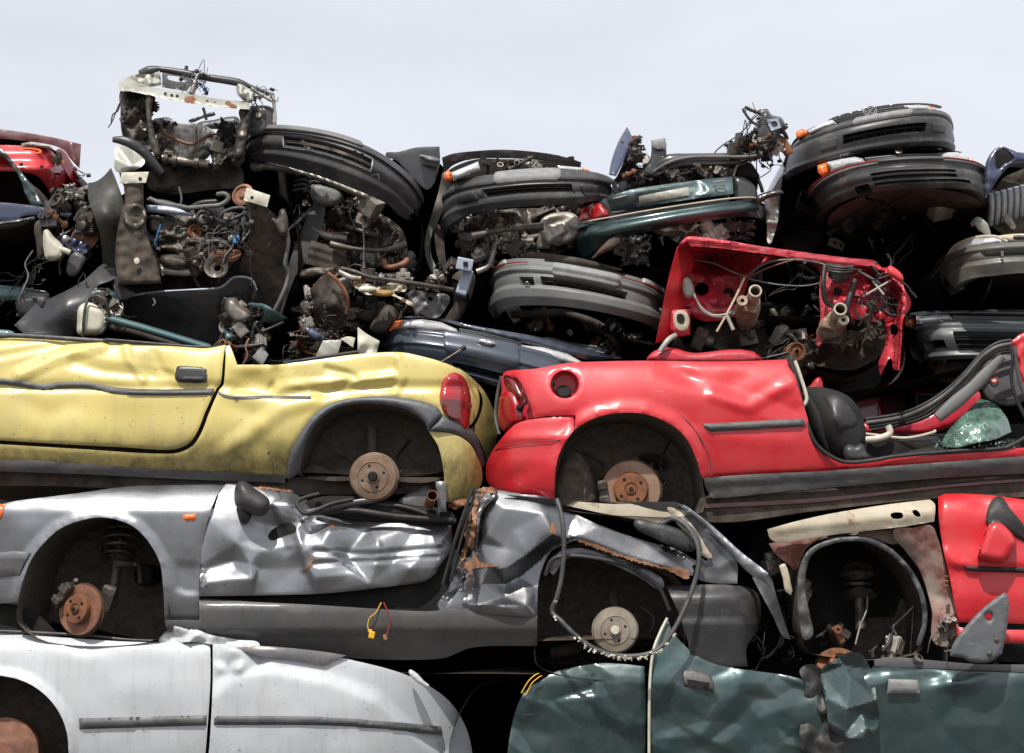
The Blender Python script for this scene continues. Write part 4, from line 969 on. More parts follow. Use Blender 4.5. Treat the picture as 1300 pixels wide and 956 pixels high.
# tail lamp recess
panel('lamp_recess', [(638, 477), (652, 478), (661, 487), (670, 505), (676, 530), (655, 537), (642, 548), (634, 540), (632, 520), (637, 495)], add(rb, .06), M['redraw'], T, res=4, dome=(-.0, 4), thick=.02)
tl = panel('tail_lamp', [(634, 505, 1), (642, 497), (652, 500), (661, 518), (664, 532), (650, 540), (641, 548), (632, 535)], add(rb, .03), M['lampred'], T, res=3.5, dome=(.02, 8), thick=.03)
panel('indicator_lens', [(640, 477), (650, 479), (659, 492), (664, 506), (656, 503), (648, 497), (642, 488)], add(rb, .03), M['lampreddk'], T, res=3.5, dome=(.012, 5), thick=.02)
mb = MB(); mb.box(P(660, 518, .07), (.035, .03, .025), Matrix.Rotation(.3, 3, 'Y'), .005); mb.tube([P(660, 518, .05), P(668, 511, .04), P(667, 503, .06)], .006, 7); mb.build('bulb_holder', M['dark'], T)
wire('tailgate_seal', [(637, 478, .27), (632, 500, .30), (629, 530, .30), (634, 552, .24)], .010, M['seal'], T)
# mouldings
panel('rubbing_strip', [(892, 538, 1), (950, 535), (1020, 531, 1), (1024, 541, 1), (960, 545), (902, 548, 1), (895, 543)], add(rb, -.008), M['trim'], T, res=3.5, dome=(.012, 4), thick=.02)
panel('sill_moulding', [(893, 607, 1), (940, 603), (1045, 598), (1150, 590), (1330, 577, 1), (1330, 600, 1), (1240, 604), (1180, 608), (1100, 615), (1000, 624), (950, 629), (905, 633, 1), (896, 620)], add(prof([(570, .0), (640, .0)]), ridge([(893, 607), (1045, 598), (1330, 577)], -.006, 8, 't'), .0, step_line([(880, 618), (1000, 610), (1330, 590)], .03, 10)), M['trim'], T, res=5, thick=.03, hem=.008, hemw=5)
hull('floor_pan', [(890, 632), (940, 630), (1180, 609), (1340, 600), (1340, 626), (1190, 632), (1040, 648), (890, 662)], .09, 1.3, M['under'], T, amp=.02, front=True)
panel('underside_lip', [(893, 640, 1), (1040, 632), (1240, 612), (1330, 606, 1), (1330, 609, 1), (1200, 619), (1040, 637), (893, 645, 1)], .075, M['maroon'], T, res=6, thick=.02)
hull('wheel_arch_liner', [(704, 636), (706, 600), (718, 560), (735, 541), (760, 529), (790, 524), (820, 526), (850, 538), (870, 555), (885, 580), (893, 620), (892, 650), (800, 655), (704, 645)], .02, .38, M['liner'], T, amp=.01, shrink=.03)
panel('liner_flap', [(708, 605), (722, 575), (740, 580), (755, 615), (760, 640), (735, 650), (708, 645)], add(.22, nz(.02, 12, 3)), M['liner'], T, res=5, dome=(.03, 10))
panel('trailing_arm', [(700, 605), (730, 598), (745, 612), (755, 650), (700, 650)], .3, M['under'], T, res=7, dome=(.03, 10), thick=.05)
brake_disc(T, 801, 622, .15, .142, (-.05, -1, .0), cal_ang=8, mat='discb')
wire('brake_hose', [(850, 560, .3), (838, 590, .24), (846, 610, .2), (832, 622, .2)], .007, M['cable'], T)
wire('handbrake_cable', [(740, 575, .3), (765, 590, .25), (770, 610, .2), (782, 620, .16)], .006, M['grease'], T)
strut(T, (830, 585, .34), (812, 640, .25), None, 'under')
# top edge / inner roof remains
hull('inner_body', [(660, 480), (720, 470), (820, 466), (990, 466), (1010, 520), (1030, 580), (1000, 600), (900, 600), (880, 560), (840, 528), (790, 515), (740, 528), (700, 545), (660, 540)], .17, 1.3, M['dark'], T, amp=.02, shrink=.08)
panel('sill_inner', [(1040, 570), (1330, 558), (1330, 580), (1050, 596)], .12, M['dark'], T, res=10, thick=.02)
wire('door_seal', [(1001, 456, .04), (1009, 474, .03), (1015, 500, .02), (1022, 527, .015), (1031, 555, .01), (1043, 571, .01), (1062, 583, .01), (1080, 587, .01), (1110, 584, .01), (1140, 579, .01), (1208, 573, .015), (1265, 570, .02), (1285, 565, .02), (1310, 550, .03)], .010, M['rubber'], T)
wire('window_rail', [(1009, 458, .05), (1016, 478, .05), (1024, 505, .05), (1020, 515, .05)], .010, M['whiteplas'], T)
# seats
sd = tps([(1020, 495, .30), (1070, 500, .16), (1100, 560, .16), (1050, 585, .2), (1060, 530, .10), (1030, 540, .2), (1090, 530, .18)])
ST = panel('front_seat', [(1021, 495), (1032, 491), (1055, 494), (1077, 503), (1090, 518), (1098, 540), (1099, 565), (1092, 582), (1062, 586), (1046, 574), (1037, 560), (1030, 530)], sd, M['fabric'], T, res=4.5, dome=(.09, 26), thick=.1)
panel('seat_panel', [(1045, 504, 1), (1060, 501), (1073, 509), (1083, 522), (1088, 536), (1082, 541), (1064, 547), (1060, 540), (1053, 520)], add(sd, -.085), M['bumperblk'], ST, res=3.5, dome=(.014, 5), thick=.03)
panel('seat_bolster', [(1022, 500), (1034, 505), (1046, 530), (1056, 570), (1060, 584), (1046, 574), (1035, 555), (1028, 530)], add(sd, -.03), M['fabric'], ST, res=4, dome=(.05, 8), thick=.05)
panel('recliner_cover', [(1071, 570), (1078, 564), (1086, 566), (1094, 563), (1100, 574), (1104, 582), (1096, 586), (1075, 584)], .05, M['bumperblk'], ST, res=3.5, dome=(.03, 7), thick=.04)
wire('handbrake_lever', [(1100, 558, .1), (1112, 557, .08), (1126, 553, .08), (1130, 548, .08), (1127, 540, .08)], .016, M['whiteplas'], T, n=10)
panel('seat_cushion', [(1108, 582), (1120, 570), (1145, 556), (1180, 551), (1200, 556), (1208, 568), (1190, 574), (1140, 581)], .22, M['fabric'], T, res=4.5, dome=(.10, 12), thick=.1)
panel('seat_cushion', [(1130, 585), (1150, 574), (1180, 567), (1205, 568), (1210, 576), (1170, 584)], .12, M['fabric'], T, res=4.5, dome=(.06, 8), thick=.08)
wire('belt', [(1085, 549, .2), (1110, 552, .16), (1150, 556, .1), (1184, 549, .05), (1186, 546, .05)], .007, M['cream'], T, flat=.5)
# far side sill and A pillar with seals
panel('far_sill', [(1090, 537, 1), (1150, 533), (1190, 521), (1240, 496), (1240, 520), (1190, 548), (1140, 552), (1095, 551, 1)], .55, M['redraw'], T, res=5, dome=(.02, 5), thick=.06)
for k, (dx, dy, y_, r) in enumerate([(0, 0, .10, .012), (0, -5, .16, .009), (3, 5, .18, .010), (6, 9, .22, .009)]):
    wire('door_seal', [(1100+dx, 537+dy, y_+.1), (1140, 531+dy, y_+.05), (1170+dx, 520+dy, y_), (1200, 501+dy, y_), (1225+dx, 478+dy, y_-.02), (1245, 455+dy, y_-.03), (1265, 441+dy, y_-.04), (1284, 437+dy, y_-.04)], r, M['rubber'] if k else M['seal'], T)
wire('pillar_cover', [(1190, 530, .12), (1215, 508, .11), (1245, 481, .10), (1272, 452, .08)], [.026, .036, .034, .02], M['bumpergrey'], T, n=12, flat=.6)
wire('pillar_seal', [(1283, 437, .0), (1286, 455, .0), (1284, 480, .02), (1290, 505, .02), (1302, 530, .02), (1312, 550, .03)], .009, M['rubber'], T)
wire('pillar_seal', [(1288, 440, -.02), (1292, 470, -.02), (1300, 500, -.02), (1315, 530, -.02)], .010, M['seal'], T)
panel('folded_pillar', [(1283, 434, 1), (1296, 424), (1330, 412, 1), (1330, 540, 1), (1312, 525), (1300, 500), (1292, 470), (1290, 452)], add(.0, nz(.03, 16, 3, True), nz(.02, 40, 5)), M['red'], T, res=4, thick=.012)
dk = MB(); dk.lathe(P(1278, 482, .22), (-.1, -1, .1), [(.13, -.02), (.125, .0), (.10, .012), (.03, .016), (.001, .016)], 40); DK = dk.build('speaker_cover', M['trim'], T)
ms = MB(); ms.lathe(P(1262, 482, .203), (-.1, -1, .1), [(.020, 0), (.020, .003), (.012, .003)], 24, 0); ms.lathe(P(1262, 482, .2045), (-.1, -1, .1), [(.012, .0), (.001, .0)], 20, 1); ms.build('sticker', [M['redp'], M['whiteplas']], DK)
# shattered windscreen slumped into the cabin
gl = panel('shattered_windscreen', [(1196, 560, 1), (1205, 545), (1225, 525), (1244, 506, 1), (1262, 512), (1278, 530), (1284, 548, 1), (1262, 558), (1240, 562), (1215, 568), (1200, 566)], add(tps([(1196, 560, .1), (1244, 506, .25), (1284, 548, .15), (1240, 540, .02), (1215, 555, .04), (1262, 530, .1)]), crump(.010, 14, 4, (1190, 500, 1290, 572), 2, 30), crump(.004, 4, 7, (1190, 500, 1290, 572)), nz(.02, 18, 3)), M['glass'], T, res=2.6, thick=.006)
m = MB(); q_ = random.Random(5)
for k in range(70):
    m.box(P(q_.uniform(1185, 1292), q_.uniform(560, 570), q_.uniform(.03, .14)), (.010, .008, .008), rrot(q_), 0)
o = m.build('glass_crumbs', M['glass'], T); o['kind'] = 'stuff'
hull('cabin_floor', [(1000, 470), (1040, 500), (1340, 470), (1340, 590), (1050, 590)], .62, 1.4, M['dark'], T, amp=.01)
panel('cabin_floor_mat', [(1040, 560), (1200, 550), (1330, 540), (1330, 575), (1060, 590)], .4, M['dark'], T, res=9)
# ================================================================== WHITE CAR (bottom left)
T = thing('white_car', 'white car with creased wing, lowest on the left under the silver car', 'wrecked car', P(250, 1000, 0.6))
def arcp(cx, cy, r, a0, a1, n): return [(cx+r*math.cos(R(a0+(a1-a0)*k/n)), cy-r*math.sin(R(a0+(a1-a0)*k/n))) for k in range(n+1)]
ain = arcp(-5, 950, 92, 90, -10, 12)
wd = add(prof([(795, .16), (806, .07), (822, .015), (850, .0), (890, .0), (950, .03), (1000, .08)]), ridge(arcp(-5, 950, 92, 100, -10, 12), -.025, 14, 's'), blob(110, 822, 25, 9, .015), nz(.006, 45, 71), prof([(-90, .05), (0, 0), (200, 0), (400, 0), (500, .06), (610, .35)], 'x'))
W1 = [(-80, 802, 1), (0, 804), (60, 808), (150, 814), (210, 816), (267, 817, 1), (267, 866), (263, 930), (258, 990, 1), (90, 990, 1)]+[(x, y) for x, y in ain[::-1][1:-1]]+[(-5, 858), (-80, 880, 1)]
panel('front_wing', W1, wd, M['white'], T, res=5, thick=.012)
W2 = [(270, 817, 1), (300, 820), (330, 822), (400, 829), (460, 841), (505, 853), (540, 868), (572, 892), (592, 925), (600, 960), (600, 990, 1), (262, 990, 1), (267, 930), (270, 866)]
panel('front_door', W2, add(wd, masked(crump(.04, 16, 3, (265, 810, 370, 875), 1.5, 30), [(270, 815), (380, 820), (330, 850), (285, 870), (270, 880)], 10), step_line([(270, 880), (300, 852), (345, 848), (420, 862), (480, 885), (560, 960)], -.03, 12)), M['white'], T, res=4.5, thick=.012)
panel('rubbing_strip', [(100, 912, 1), (262, 908, 1), (262, 921, 1), (101, 926, 1)], add(wd, -.004), M['trim'], T, res=4, dome=(.012, 4), thick=.02)
panel('rubbing_strip', [(271, 908, 1), (420, 910), (560, 922, 1), (562, 933, 1), (420, 922), (271, 921, 1)], add(wd, -.03), M['trim'], T, res=4, dome=(.012, 4), thick=.04)
wire('window_seal', [(-70, 798, .08), (0, 801, .07), (100, 806, .07), (160, 812, .07), (205, 814, .06)], .007, M['seal'], T)
panel('crumpled_corner', [(203, 816), (212, 800), (228, 794), (252, 800), (268, 806), (300, 812), (330, 820), (300, 824), (268, 818), (240, 815)], add(.02, crump(.03, 9, 5, (200, 790, 335, 826), 1.6, 10)), M['white'], T, res=3.2, thick=.006)
panel('scuttle_trim', [(300, 822, 1), (330, 820), (400, 826), (440, 832, 1), (425, 838), (412, 845, 1), (370, 838), (325, 832)], add(wd, -.02), M['sill'], T, res=5, thick=.01)
hull('wheel_arch_liner', [(-85, 880), (-5, 858), (40, 872), (75, 905), (88, 950), (88, 1000), (-85, 1000)], .03, .5, M['liner'], T)
hull('inner_body', [(-85, 812), (260, 822), (640, 860), (690, 930), (695, 1000), (-85, 1000)], .36, 1.6, M['dark'], T, shrink=.05)
mb = MB(); r = .16; mb.lathe(P(5, 955, .12), (0, -1, 0), [(r, -.1), (r, .0), (r*.6, .01), (r*.3, .02), (.001, .02)], 36); mb.build('brake_disc', M['disc'], T)
hl = panel('bonnet_lamp_edge', [(519, 851), (527, 853), (538, 864), (545, 872), (535, 870), (524, 862)], .02, M['lampclear'], T, res=3, dome=(.01, 3), thick=.03)
# ================================================================== DARK GREEN CARS (bottom right)
T = thing('crushed_green_car', 'dark green metallic car torn open, pointed door corner beside the loose seal loop', 'wrecked car', P(850, 1000, 0.6))
gd = add(prof([(780, .06), (840, .03), (870, .0), (990, .05)]), crump(.012, 36, 81, (640, 780, 1050, 990), 1.8, 20), nz(.004, 40, 82))
DG = [(847, 784, 1), (853, 800), (862, 812), (884, 832), (905, 842), (930, 848), (960, 852), (1000, 858), (1025, 866), (1040, 885), (1045, 930), (1040, 990, 1), (822, 990, 1), (823, 920), (824, 867), (828, 828), (836, 803)]
dg = panel('door', DG, add(gd, crump(.012, 18, 7, (820, 780, 1045, 990), 2, 30)), M['greenmid'], T, res=3.2, thick=.01)
wire('door_seal', [(824, 990, -.0), (824, 920, -.01), (825, 867, -.02), (829, 828, -.02), (838, 803, .02), (847, 785, .05)], .007, M['whiteplas'], T)
hh = panel('door_handle', [(865, 849, 1), (882, 849, 1), (901, 857), (906, 866, 1), (906, 878, 1), (868, 872, 1), (864, 860)], add(gd, -.004), M['bumperblk'], dg, res=3, dome=(.010, 3), thick=.02)
panel('handle_recess', [(872, 862, 1), (901, 867, 1), (901, 874, 1), (873, 870, 1)], add(gd, -.0145), M['dark'], hh, res=3, thick=.002, hem=0)
BG = [(690, 862, 1), (705, 853), (735, 846), (765, 842), (790, 843), (818, 846, 1), (820, 900), (818, 990, 1), (640, 990, 1), (650, 920), (665, 880)]
panel('front_wing', BG, add(gd, .06, crump(.015, 22, 17, (640, 840, 830, 990), 2, 10)), M['green'], T, res=3.2, thick=.01)
wire('wiring', [(662, 880, .02), (670, 866, .02), (678, 858, .02), (684, 855, .03)], .003, M['yellowp'], T)
wire('wiring', [(668, 882, .02), (675, 868, .02), (684, 860, .02), (688, 858, .03)], .003, M['yellowp'], T)
hull('inner_body', [(600, 880), (700, 868), (820, 858), (1040, 875), (1050, 1000), (590, 1000)], .16, 1.6, M['dark'], T)
hull('roof_cavity', [(590, 838), (1030, 850), (1040, 900), (580, 900)], .5, 1.6, M['dark'], T)
T = thing('crumpled_green_car', 'dark green car crumpled flat below the red door, bottom right', 'wrecked car', P(1200, 1000, 0.6))
g2 = add(prof([(830, .14), (850, .02), (870, .0), (1000, .05)]), crump(.012, 34, 91, (1040, 840, 1345, 990), 2.2, 5))
G2 = [(1108, 846, 1), (1150, 848), (1210, 851), (1340, 856, 1), (1340, 990, 1), (1050, 990, 1), (1040, 930), (1080, 880)]
panel('bonnet', G2, add(g2, blob(1180, 860, 24, 9, .03), blob(1215, 868, 20, 9, -.03)), M['greenmid'], T, res=3.5, thick=.01)
panel('crumpled_wing', [(1043, 850), (1060, 838), (1078, 828), (1095, 832), (1105, 850), (1112, 880), (1110, 930), (1060, 930), (1048, 890)], add(-.03, crump(.05, 17, 3, (1040, 820, 1115, 935), 1.6, 40)), M['green'], T, res=2.8, thick=.006, sharp=18)
panel('wing_liner', [(1015, 852), (1026, 843), (1040, 847), (1056, 864), (1064, 890), (1066, 960), (1020, 960), (1022, 870)], add(.0, crump(.02, 14, 3, (1010, 840, 1070, 960))), M['rubber'], T, res=4, thick=.03)
panel('bonnet_edge', [(1110, 838, 1), (1130, 834), (1180, 838), (1240, 843), (1340, 846), (1340, 855, 1), (1210, 850), (1140, 847), (1110, 846, 1)], .03, M['sill'], T, res=5, thick=.02)
panel('grille_frame', [(1128, 862, 1), (1165, 863, 1), (1168, 880, 1), (1126, 880, 1)], add(g2, -.025), M['plate'], T, res=4, dome=(.008, 3))
hull('inner_body', [(1030, 860), (1110, 852), (1345, 860), (1345, 1000), (1030, 1000)], .18, 1.6, M['dark'], T)
junk(T, [(1105, 836), (1300, 842), (1300, 850), (1105, 850)], .05, .3, 8, 77, .6)
# ================================================================== RED CAR on the right, below
T = thing('red_door_wreck', 'red car missing its wing, with red door mirror and bare suspension strut', 'wrecked car', P(1150, 860, 0.8))
dd = add(prof([(620, .12), (632, .04), (650, .0), (690, .002), (715, -.012), (724, .0), (760, .0), (800, .03)]), prof([(1185, .05), (1200, 0), (1400, 0)], 'x'), ridge([(1200, 700), (1215, 715), (1240, 722)], -.010, 9, 's'), blob(1248, 640, 14, 8, .02), nz(.004, 60, 3), nz(.012, 14, 9, True, sx=2) if False else 0)
DO = [(1191, 631, 1), (1200, 627), (1250, 628), (1300, 634), (1345, 637, 1), (1345, 793, 1), (1300, 792), (1217, 790, 1), (1212, 768), (1206, 735), (1198, 700), (1192, 660)]
dr = panel('front_door', DO, dd, M['red'], T, res=4.5, thick=.014, hem=.006)
panel('sill', [(1213, 796, 1), (1260, 799), (1345, 800, 1), (1345, 818, 1), (1260, 816), (1216, 812, 1)], .03, M['red'], T, res=5, thick=.03, dome=(.01, 5))
panel('rubbing_strip', [(1223, 719, 1), (1240, 719), (1345, 722, 1), (1345, 728, 1), (1245, 726), (1225, 724, 1)], add(dd, -.004), M['rubber'], dr, res=3.5, dome=(.014, 3), thick=.02)
panel('mirror_triangle', [(1251, 664, 1), (1254, 645), (1262, 632), (1272, 631), (1282, 645), (1300, 668), (1305, 690, 1), (1290, 682), (1270, 670), (1262, 672)], add(dd, -.006), M['rubber'], dr, res=4, dome=(.012, 5), thick=.02)
mr_ = panel('door_mirror', [(1241, 706, 1), (1247, 684), (1256, 666), (1266, 662), (1281, 673), (1290, 687), (1288, 696), (1276, 713), (1262, 714), (1248, 710)], -.075, M['red'], dr, res=3.2, dome=(.05, 10), thick=.075)
panel('mirror_arm', [(1254, 668), (1258, 659), (1268, 660), (1272, 666), (1262, 670), (1257, 676)], -.06, M['bumperblk'], mr_, res=3, dome=(.03, 5), thick=.05)
CR = [(974, 672, 1), (1010, 662), (1050, 653), (1090, 646), (1130, 640), (1180, 634, 1), (1187, 640), (1186, 662, 1), (1150, 668), (1100, 674), (1050, 680), (990, 690, 1), (978, 684)]
H1 = [(1131, 652), (1145, 651), (1147, 655), (1145, 658), (1133, 658)]; H2 = [(1158, 648), (1163, 647), (1168, 652), (1169, 656), (1164, 656), (1159, 652)]
cd_ = add(prof([(630, .10), (650, .05), (690, .07)]), ridge([(990, 672), (1080, 662), (1180, 650)], -.01, 6), ridge([(1124, 668), (1150, 666), (1185, 660)], .01, 3, 't'), nz(.006, 30, 4))
panel('inner_wing_rail', CR, cd_, M['cream'], T, holes=[H1, H2], res=4, thick=.03)
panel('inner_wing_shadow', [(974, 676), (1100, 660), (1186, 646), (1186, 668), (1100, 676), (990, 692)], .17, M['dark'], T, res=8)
fw = add(tps([(1130, 680, .1), (1185, 668, .04), (1215, 800, .04), (1160, 720, .16), (1190, 790, .1)]), crump(.012, 20, 9, (1125, 660, 1225, 820), 2, 70), nz(.004, 12, 2))
M['primer'] = rough_mat('flaking_red_primer', (0.30, 0.27, 0.22), (0.24, 0.04, 0.04), 7, (.5, .8), bumpk=.4, rust=.6, dust=.5)
panel('door_pillar', [(1134, 674), (1160, 670), (1182, 667), (1190, 682), (1197, 705), (1205, 740), (1214, 780), (1216, 814), (1186, 816), (1183, 775), (1168, 725), (1150, 700)], fw, M['primer'], T, res=4, thick=.02)
junk(T, [(1190, 780), (1214, 780), (1216, 812), (1195, 812)], .0, .06, 9, 12, .35)
for y in (732, 738, 744): wire('hinge', [(1199, y, .0), (1204, y, -.01)], .006, M['rust'], T)
RG = [(1021, 812), (1014, 780), (1012, 748), (1015, 720), (1026, 699), (1050, 686), (1080, 681), (1110, 685), (1136, 700), (1160, 727), (1174, 758), (1177, 790), (1168, 820)]
inn = [(1163, 819), (1171, 790), (1168, 760), (1155, 731), (1132, 705), (1107, 691), (1080, 687), (1052, 692), (1032, 703), (1024, 722), (1022, 748), (1028, 780), (1032, 806)]
panel('wheel_arch_liner', RG+inn, add(-.02, crump(.014, 14, 6, (1005, 675, 1185, 825))), M['bumper'], T, res=3.6, dome=(.008, 4), thick=.20)
hull('arch_cavity', [(1018, 800), (1014, 750), (1018, 720), (1028, 700), (1052, 688), (1080, 683), (1110, 687), (1136, 702), (1158, 727), (1172, 758), (1175, 790), (1165, 830), (1030, 830)], .14, .5, M['liner'], T)
S = strut(T, (1089, 722, .34), (1093, 800, .22), None, 'grease')
mb = MB(); mb.lathe(P(1089, 728, .3), (0, 0, 1), [(.02, .02), (.075, .01), (.085, -.01), (.06, -.03), (.03, -.04), (.03, -.09)], 30); mb.lathe(P(1089, 738, .3), (0, 0, 1), [(.02, .0), (.07, -.005), (.065, -.02), (.03, -.025)], 30); mb.build('strut_mount', M['grease'], T)
wire('brake_hose', [(1101, 758, .22), (1100, 775, .18), (1092, 795, .16), (1086, 818, .14)], .005, M['steel'], T)
wire('drop_link', [(1160, 770, .2), (1146, 784, .2), (1134, 796, .2), (1138, 806, .2)], .006, M['steel'], T)
brake_disc(T, 1068, 848, .16, .115, (.1, -1, .7), cal_ang=60, caliper=False, mat='rust')
mb = MB(); mb.box(P(1064, 806, .1), (.03, .03, .085), Matrix.Rotation(-.5, 3, 'Y'), .008); mb.lathe(P(1063, 799, .08), (0, -1, 0), [(.02, 0), (.02, .02), (.008, .02)], 16); mb.build('caliper_bracket', M['rust'], T)
junk(T, [(975, 690), (1015, 690), (1020, 830), (1000, 830), (975, 760)], .25, .5, 18, 13, .6)
junk(T, [(1040, 780), (1170, 790), (1170, 830), (1040, 830)], .2, .4, 14, 14, .6)
panel('wing_remnant', [(976, 690, 1), (1010, 684), (1060, 678), (1136, 672, 1), (1140, 690), (1110, 684), (1078, 679), (1048, 683), (1024, 696), (1010, 724), (1000, 716), (985, 704)], add(.16, crump(.02, 18, 4, (970, 670, 1145, 730), 2, 0)), M['primer'], T, res=4, thick=.01)
panel('hinge_plate', [(989, 718, 1), (997, 716), (1006, 750, 1), (1004, 755, 1), (997, 750), (994, 735)], .05, M['cream'], T, res=3, dome=(.004, 3), thick=.01)
hull('inner_body', [(965, 690), (1020, 680), (1190, 660), (1350, 640), (1350, 830), (960, 840)], .52, 1.7, M['dark'], T, back=True)
panel('inner_wing', [(960, 672), (1020, 670), (1186, 652), (1350, 640), (1350, 850), (960, 850)], .50, M['dark'], T, res=14)
B = panel('plastic_bracket', [(1275, 752, 1), (1279, 756), (1281, 766), (1278, 800), (1272, 830, 1), (1255, 841), (1230, 840), (1224, 836), (1206, 833, 1), (1207, 825), (1213, 812), (1235, 785), (1255, 766)], add(-.14, nz(.004, 20, 1)), M['arch'], None, holes=[[(1255+4.5*math.cos(a), 783+5*math.sin(a)) for a in [k*PI/4 for k in range(8)]]], res=3.5, dome=(.012, 4), thick=.04)
tag(B, 'loose grey plastic triangular bracket propped against the red door', 'bracket')
mb = MB()
for x, y in ((1265, 812), (1256, 830)): mb.lathe(P(x, y, -.152), (0, -1, 0), [(.012, 0), (.012, .006), (.004, .009), (.001, .009)], 14)
mb.build('stud', M['grease'], B)
# ================================================================== CAR FRONTS in the upper rows
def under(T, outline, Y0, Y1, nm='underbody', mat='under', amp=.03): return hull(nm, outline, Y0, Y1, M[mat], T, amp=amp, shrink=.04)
# ---- A: top right, black bumper, badge on grille
T = thing('badged_black_wreck', 'topmost black car front on the right, round badge on its grille', 'wrecked car', P(1100, 230, 1.0))
S = Surf([[(1008, 186, 1.05), (1025, 172, .82), (1067, 158, .68), (1110, 149, .62), (1155, 142, .62), (1188, 141, .70), (1203, 147, .92), (1207, 158, 1.3)],
          [(1000, 200, 1.05), (1018, 188, .78), (1062, 172, .63), (1110, 161, .57), (1157, 154, .57), (1192, 154, .66), (1206, 162, .9), (1208, 172, 1.3)],
          [(994, 232, 1.05), (1012, 220, .82), (1050, 206, .68), (1098, 194, .62), (1150, 187, .62), (1190, 186, .70), (1207, 190, .92), (1208, 196, 1.3)]],
         [(0, 0), (.06, .012), (.30, .014), (.34, .0), (.38, .008), (.8, .012), (.86, .02), (1, .0)])
g = S.rect(1071, 172, 182, 1176, 155, 169); BF = S.skin('bumper', M['bumperblk'], T, holes=[(*g, .06, 1, 7)], floor=M['dark'])
r = S.rect(1081, 156, 168, 1157, 146, 155); S.sub('number_plate_holder', r[0], r[1], .07, .34, .012, M['plate'], BF, thick=.02)
for q in ((1043, 180, 193, 1063, 173, 186), (1184, 157, 169, 1199, 157, 169)):
    r = S.rect(*q); S.sub('fog_lamp_blank', *r, .008, M['bumper'], BF, thick=.02, n=12)
S.strip('bumper_crease', .1, .97, .36, .0035, .004, M['dark'], BF)
ga = add(tps([(1058, 152, .78), (1100, 141, .70), (1150, 134, .70), (1108, 148, .66), (1068, 157, .70)]))
GR = panel('grille', [(1056, 151, 1), (1085, 143), (1120, 137), (1147, 134, 1), (1153, 142, 1), (1110, 148), (1067, 158, 1)], ga, M['dark'], T, res=4, thick=.03)
for k in range(3):
    t = (k+.5)/3; wire('slat', [(1058+9*t, 152+5.5*t, .74-.03*t), (1102+5*t, 140.5+7*t, .67-.02*t), (1147+5*t, 134.5+7*t, .68-.02*t)], .006, M['bumperblk'], GR)
bg_ = MB(); c = P(1104.5, 141.5, .62); bx = [c+Vector((math.cos(a)*.034, 0, math.sin(a)*.027)) for a in [k*PI/12 for k in range(25)]]; bg_.tube(bx, .0042, 6, False)
for (a, b) in (((-.014, .018), (0, -.002)), ((0, -.002), (.014, .018)), ((-.026, .006), (-.012, -.02)), ((-.012, -.02), (0, .0)), ((0, .0), (.012, -.02)), ((.012, -.02), (.026, .006))):
    bg_.tube([c+Vector((a[0]*1.05, -.004, a[1]*1.1)), c+Vector((b[0]*1.05, -.004, b[1]*1.1))], .0027, 5, False)
bg_.build('badge', M['chrome'], GR)
panel('headlight', [(1025, 166), (1040, 158), (1056, 152, 1), (1066, 158, 1), (1045, 164), (1029, 170, 1)], .74, M['lampclear'], T, res=3, dome=(.02, 4), thick=.08)
panel('indicator', [(1010, 168), (1018, 163), (1026, 167, 1), (1027, 171, 1), (1013, 177), (1011, 174)], .80, M['lamporange'], T, res=2.6, dome=(.015, 3), thick=.08)
panel('headlight', [(1147, 134, 1), (1165, 133), (1178, 134, 1), (1187, 141, 1), (1155, 142, 1)], .72, M['lampclear'], T, res=3, dome=(.015, 3), thick=.08)
panel('indicator', [(1178, 134, 1), (1184, 136), (1188, 141, 1), (1184, 140)], .76, M['lamporange'], T, res=2.4, dome=(.01, 2), thick=.08)
panel('bonnet', [(1052, 152), (1085, 141), (1120, 134), (1150, 131), (1185, 132), (1196, 137), (1180, 135), (1150, 135), (1110, 140), (1070, 150)], add(.85), M['black'], T, res=4, dome=(.01, 3), thick=.9)
fa = tps([(1008, 190, 1.05), (985, 250, 1.2), (1000, 300, 1.1), (1040, 230, .95), (985, 300, 1.3)])
panel('front_wing', [(1008, 178), (1016, 176), (1012, 210), (1006, 240), (1003, 290), (990, 303), (982, 300), (984, 262), (990, 230), (998, 200)], fa, M['black'], T, res=4, thick=.03)
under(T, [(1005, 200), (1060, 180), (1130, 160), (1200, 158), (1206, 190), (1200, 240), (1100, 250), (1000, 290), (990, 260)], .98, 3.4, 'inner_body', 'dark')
hull('body_shell', [(1010, 176), (1060, 152), (1120, 138), (1185, 138), (1204, 150), (1206, 190), (1100, 200), (1000, 220)], 1.0, 3.6, M['black'], T, shrink=.12, amp=.01)
# ---- B: second right
T = thing('pinstripe_black_front', 'charcoal car front with red pinstripe bumper, stacked directly under the topmost black front', 'wrecked car', P(1130, 300, .9))
S = Surf([[(1019, 260, 1.1), (1036, 235, .78), (1067, 219, .55), (1110, 209, .42), (1155, 205, .37), (1203, 205, .42), (1236, 210, .60), (1249, 221, .9), (1251, 234, 1.2)],
          [(1032, 268, 1.0), (1048, 245, .70), (1078, 230, .47), (1120, 221, .36), (1160, 218, .32), (1205, 218, .37), (1240, 224, .55), (1252, 236, .85), (1252, 248, 1.1)],
          [(1047, 281, .98), (1062, 263, .72), (1092, 248, .52), (1138, 239, .42), (1190, 238, .42), (1225, 243, .50), (1245, 256, .72), (1252, 268, .95), (1250, 280, 1.1)]],
         [(0, 0), (.04, .010), (.2, .014), (.26, .0), (.30, .0), (.62, .014), (.70, .03), (.86, .035), (1, .0)])
h1 = S.rect(1105, 220, 224, 1214, 215, 219); h2 = S.rect(1108, 226, 231, 1215, 221, 225); h3 = S.rect(1110, 233, 236, 1232, 229, 234); h4 = S.rect(1090, 236, 249, 1106, 233, 246)
hs = [(*h1, .05), (*h2, .05), (*h3, .05), (*h4, .06)]
BF = S.skin('bumper', M['bumperblk'], T, holes=hs, floor=M['dark'], nv=30)
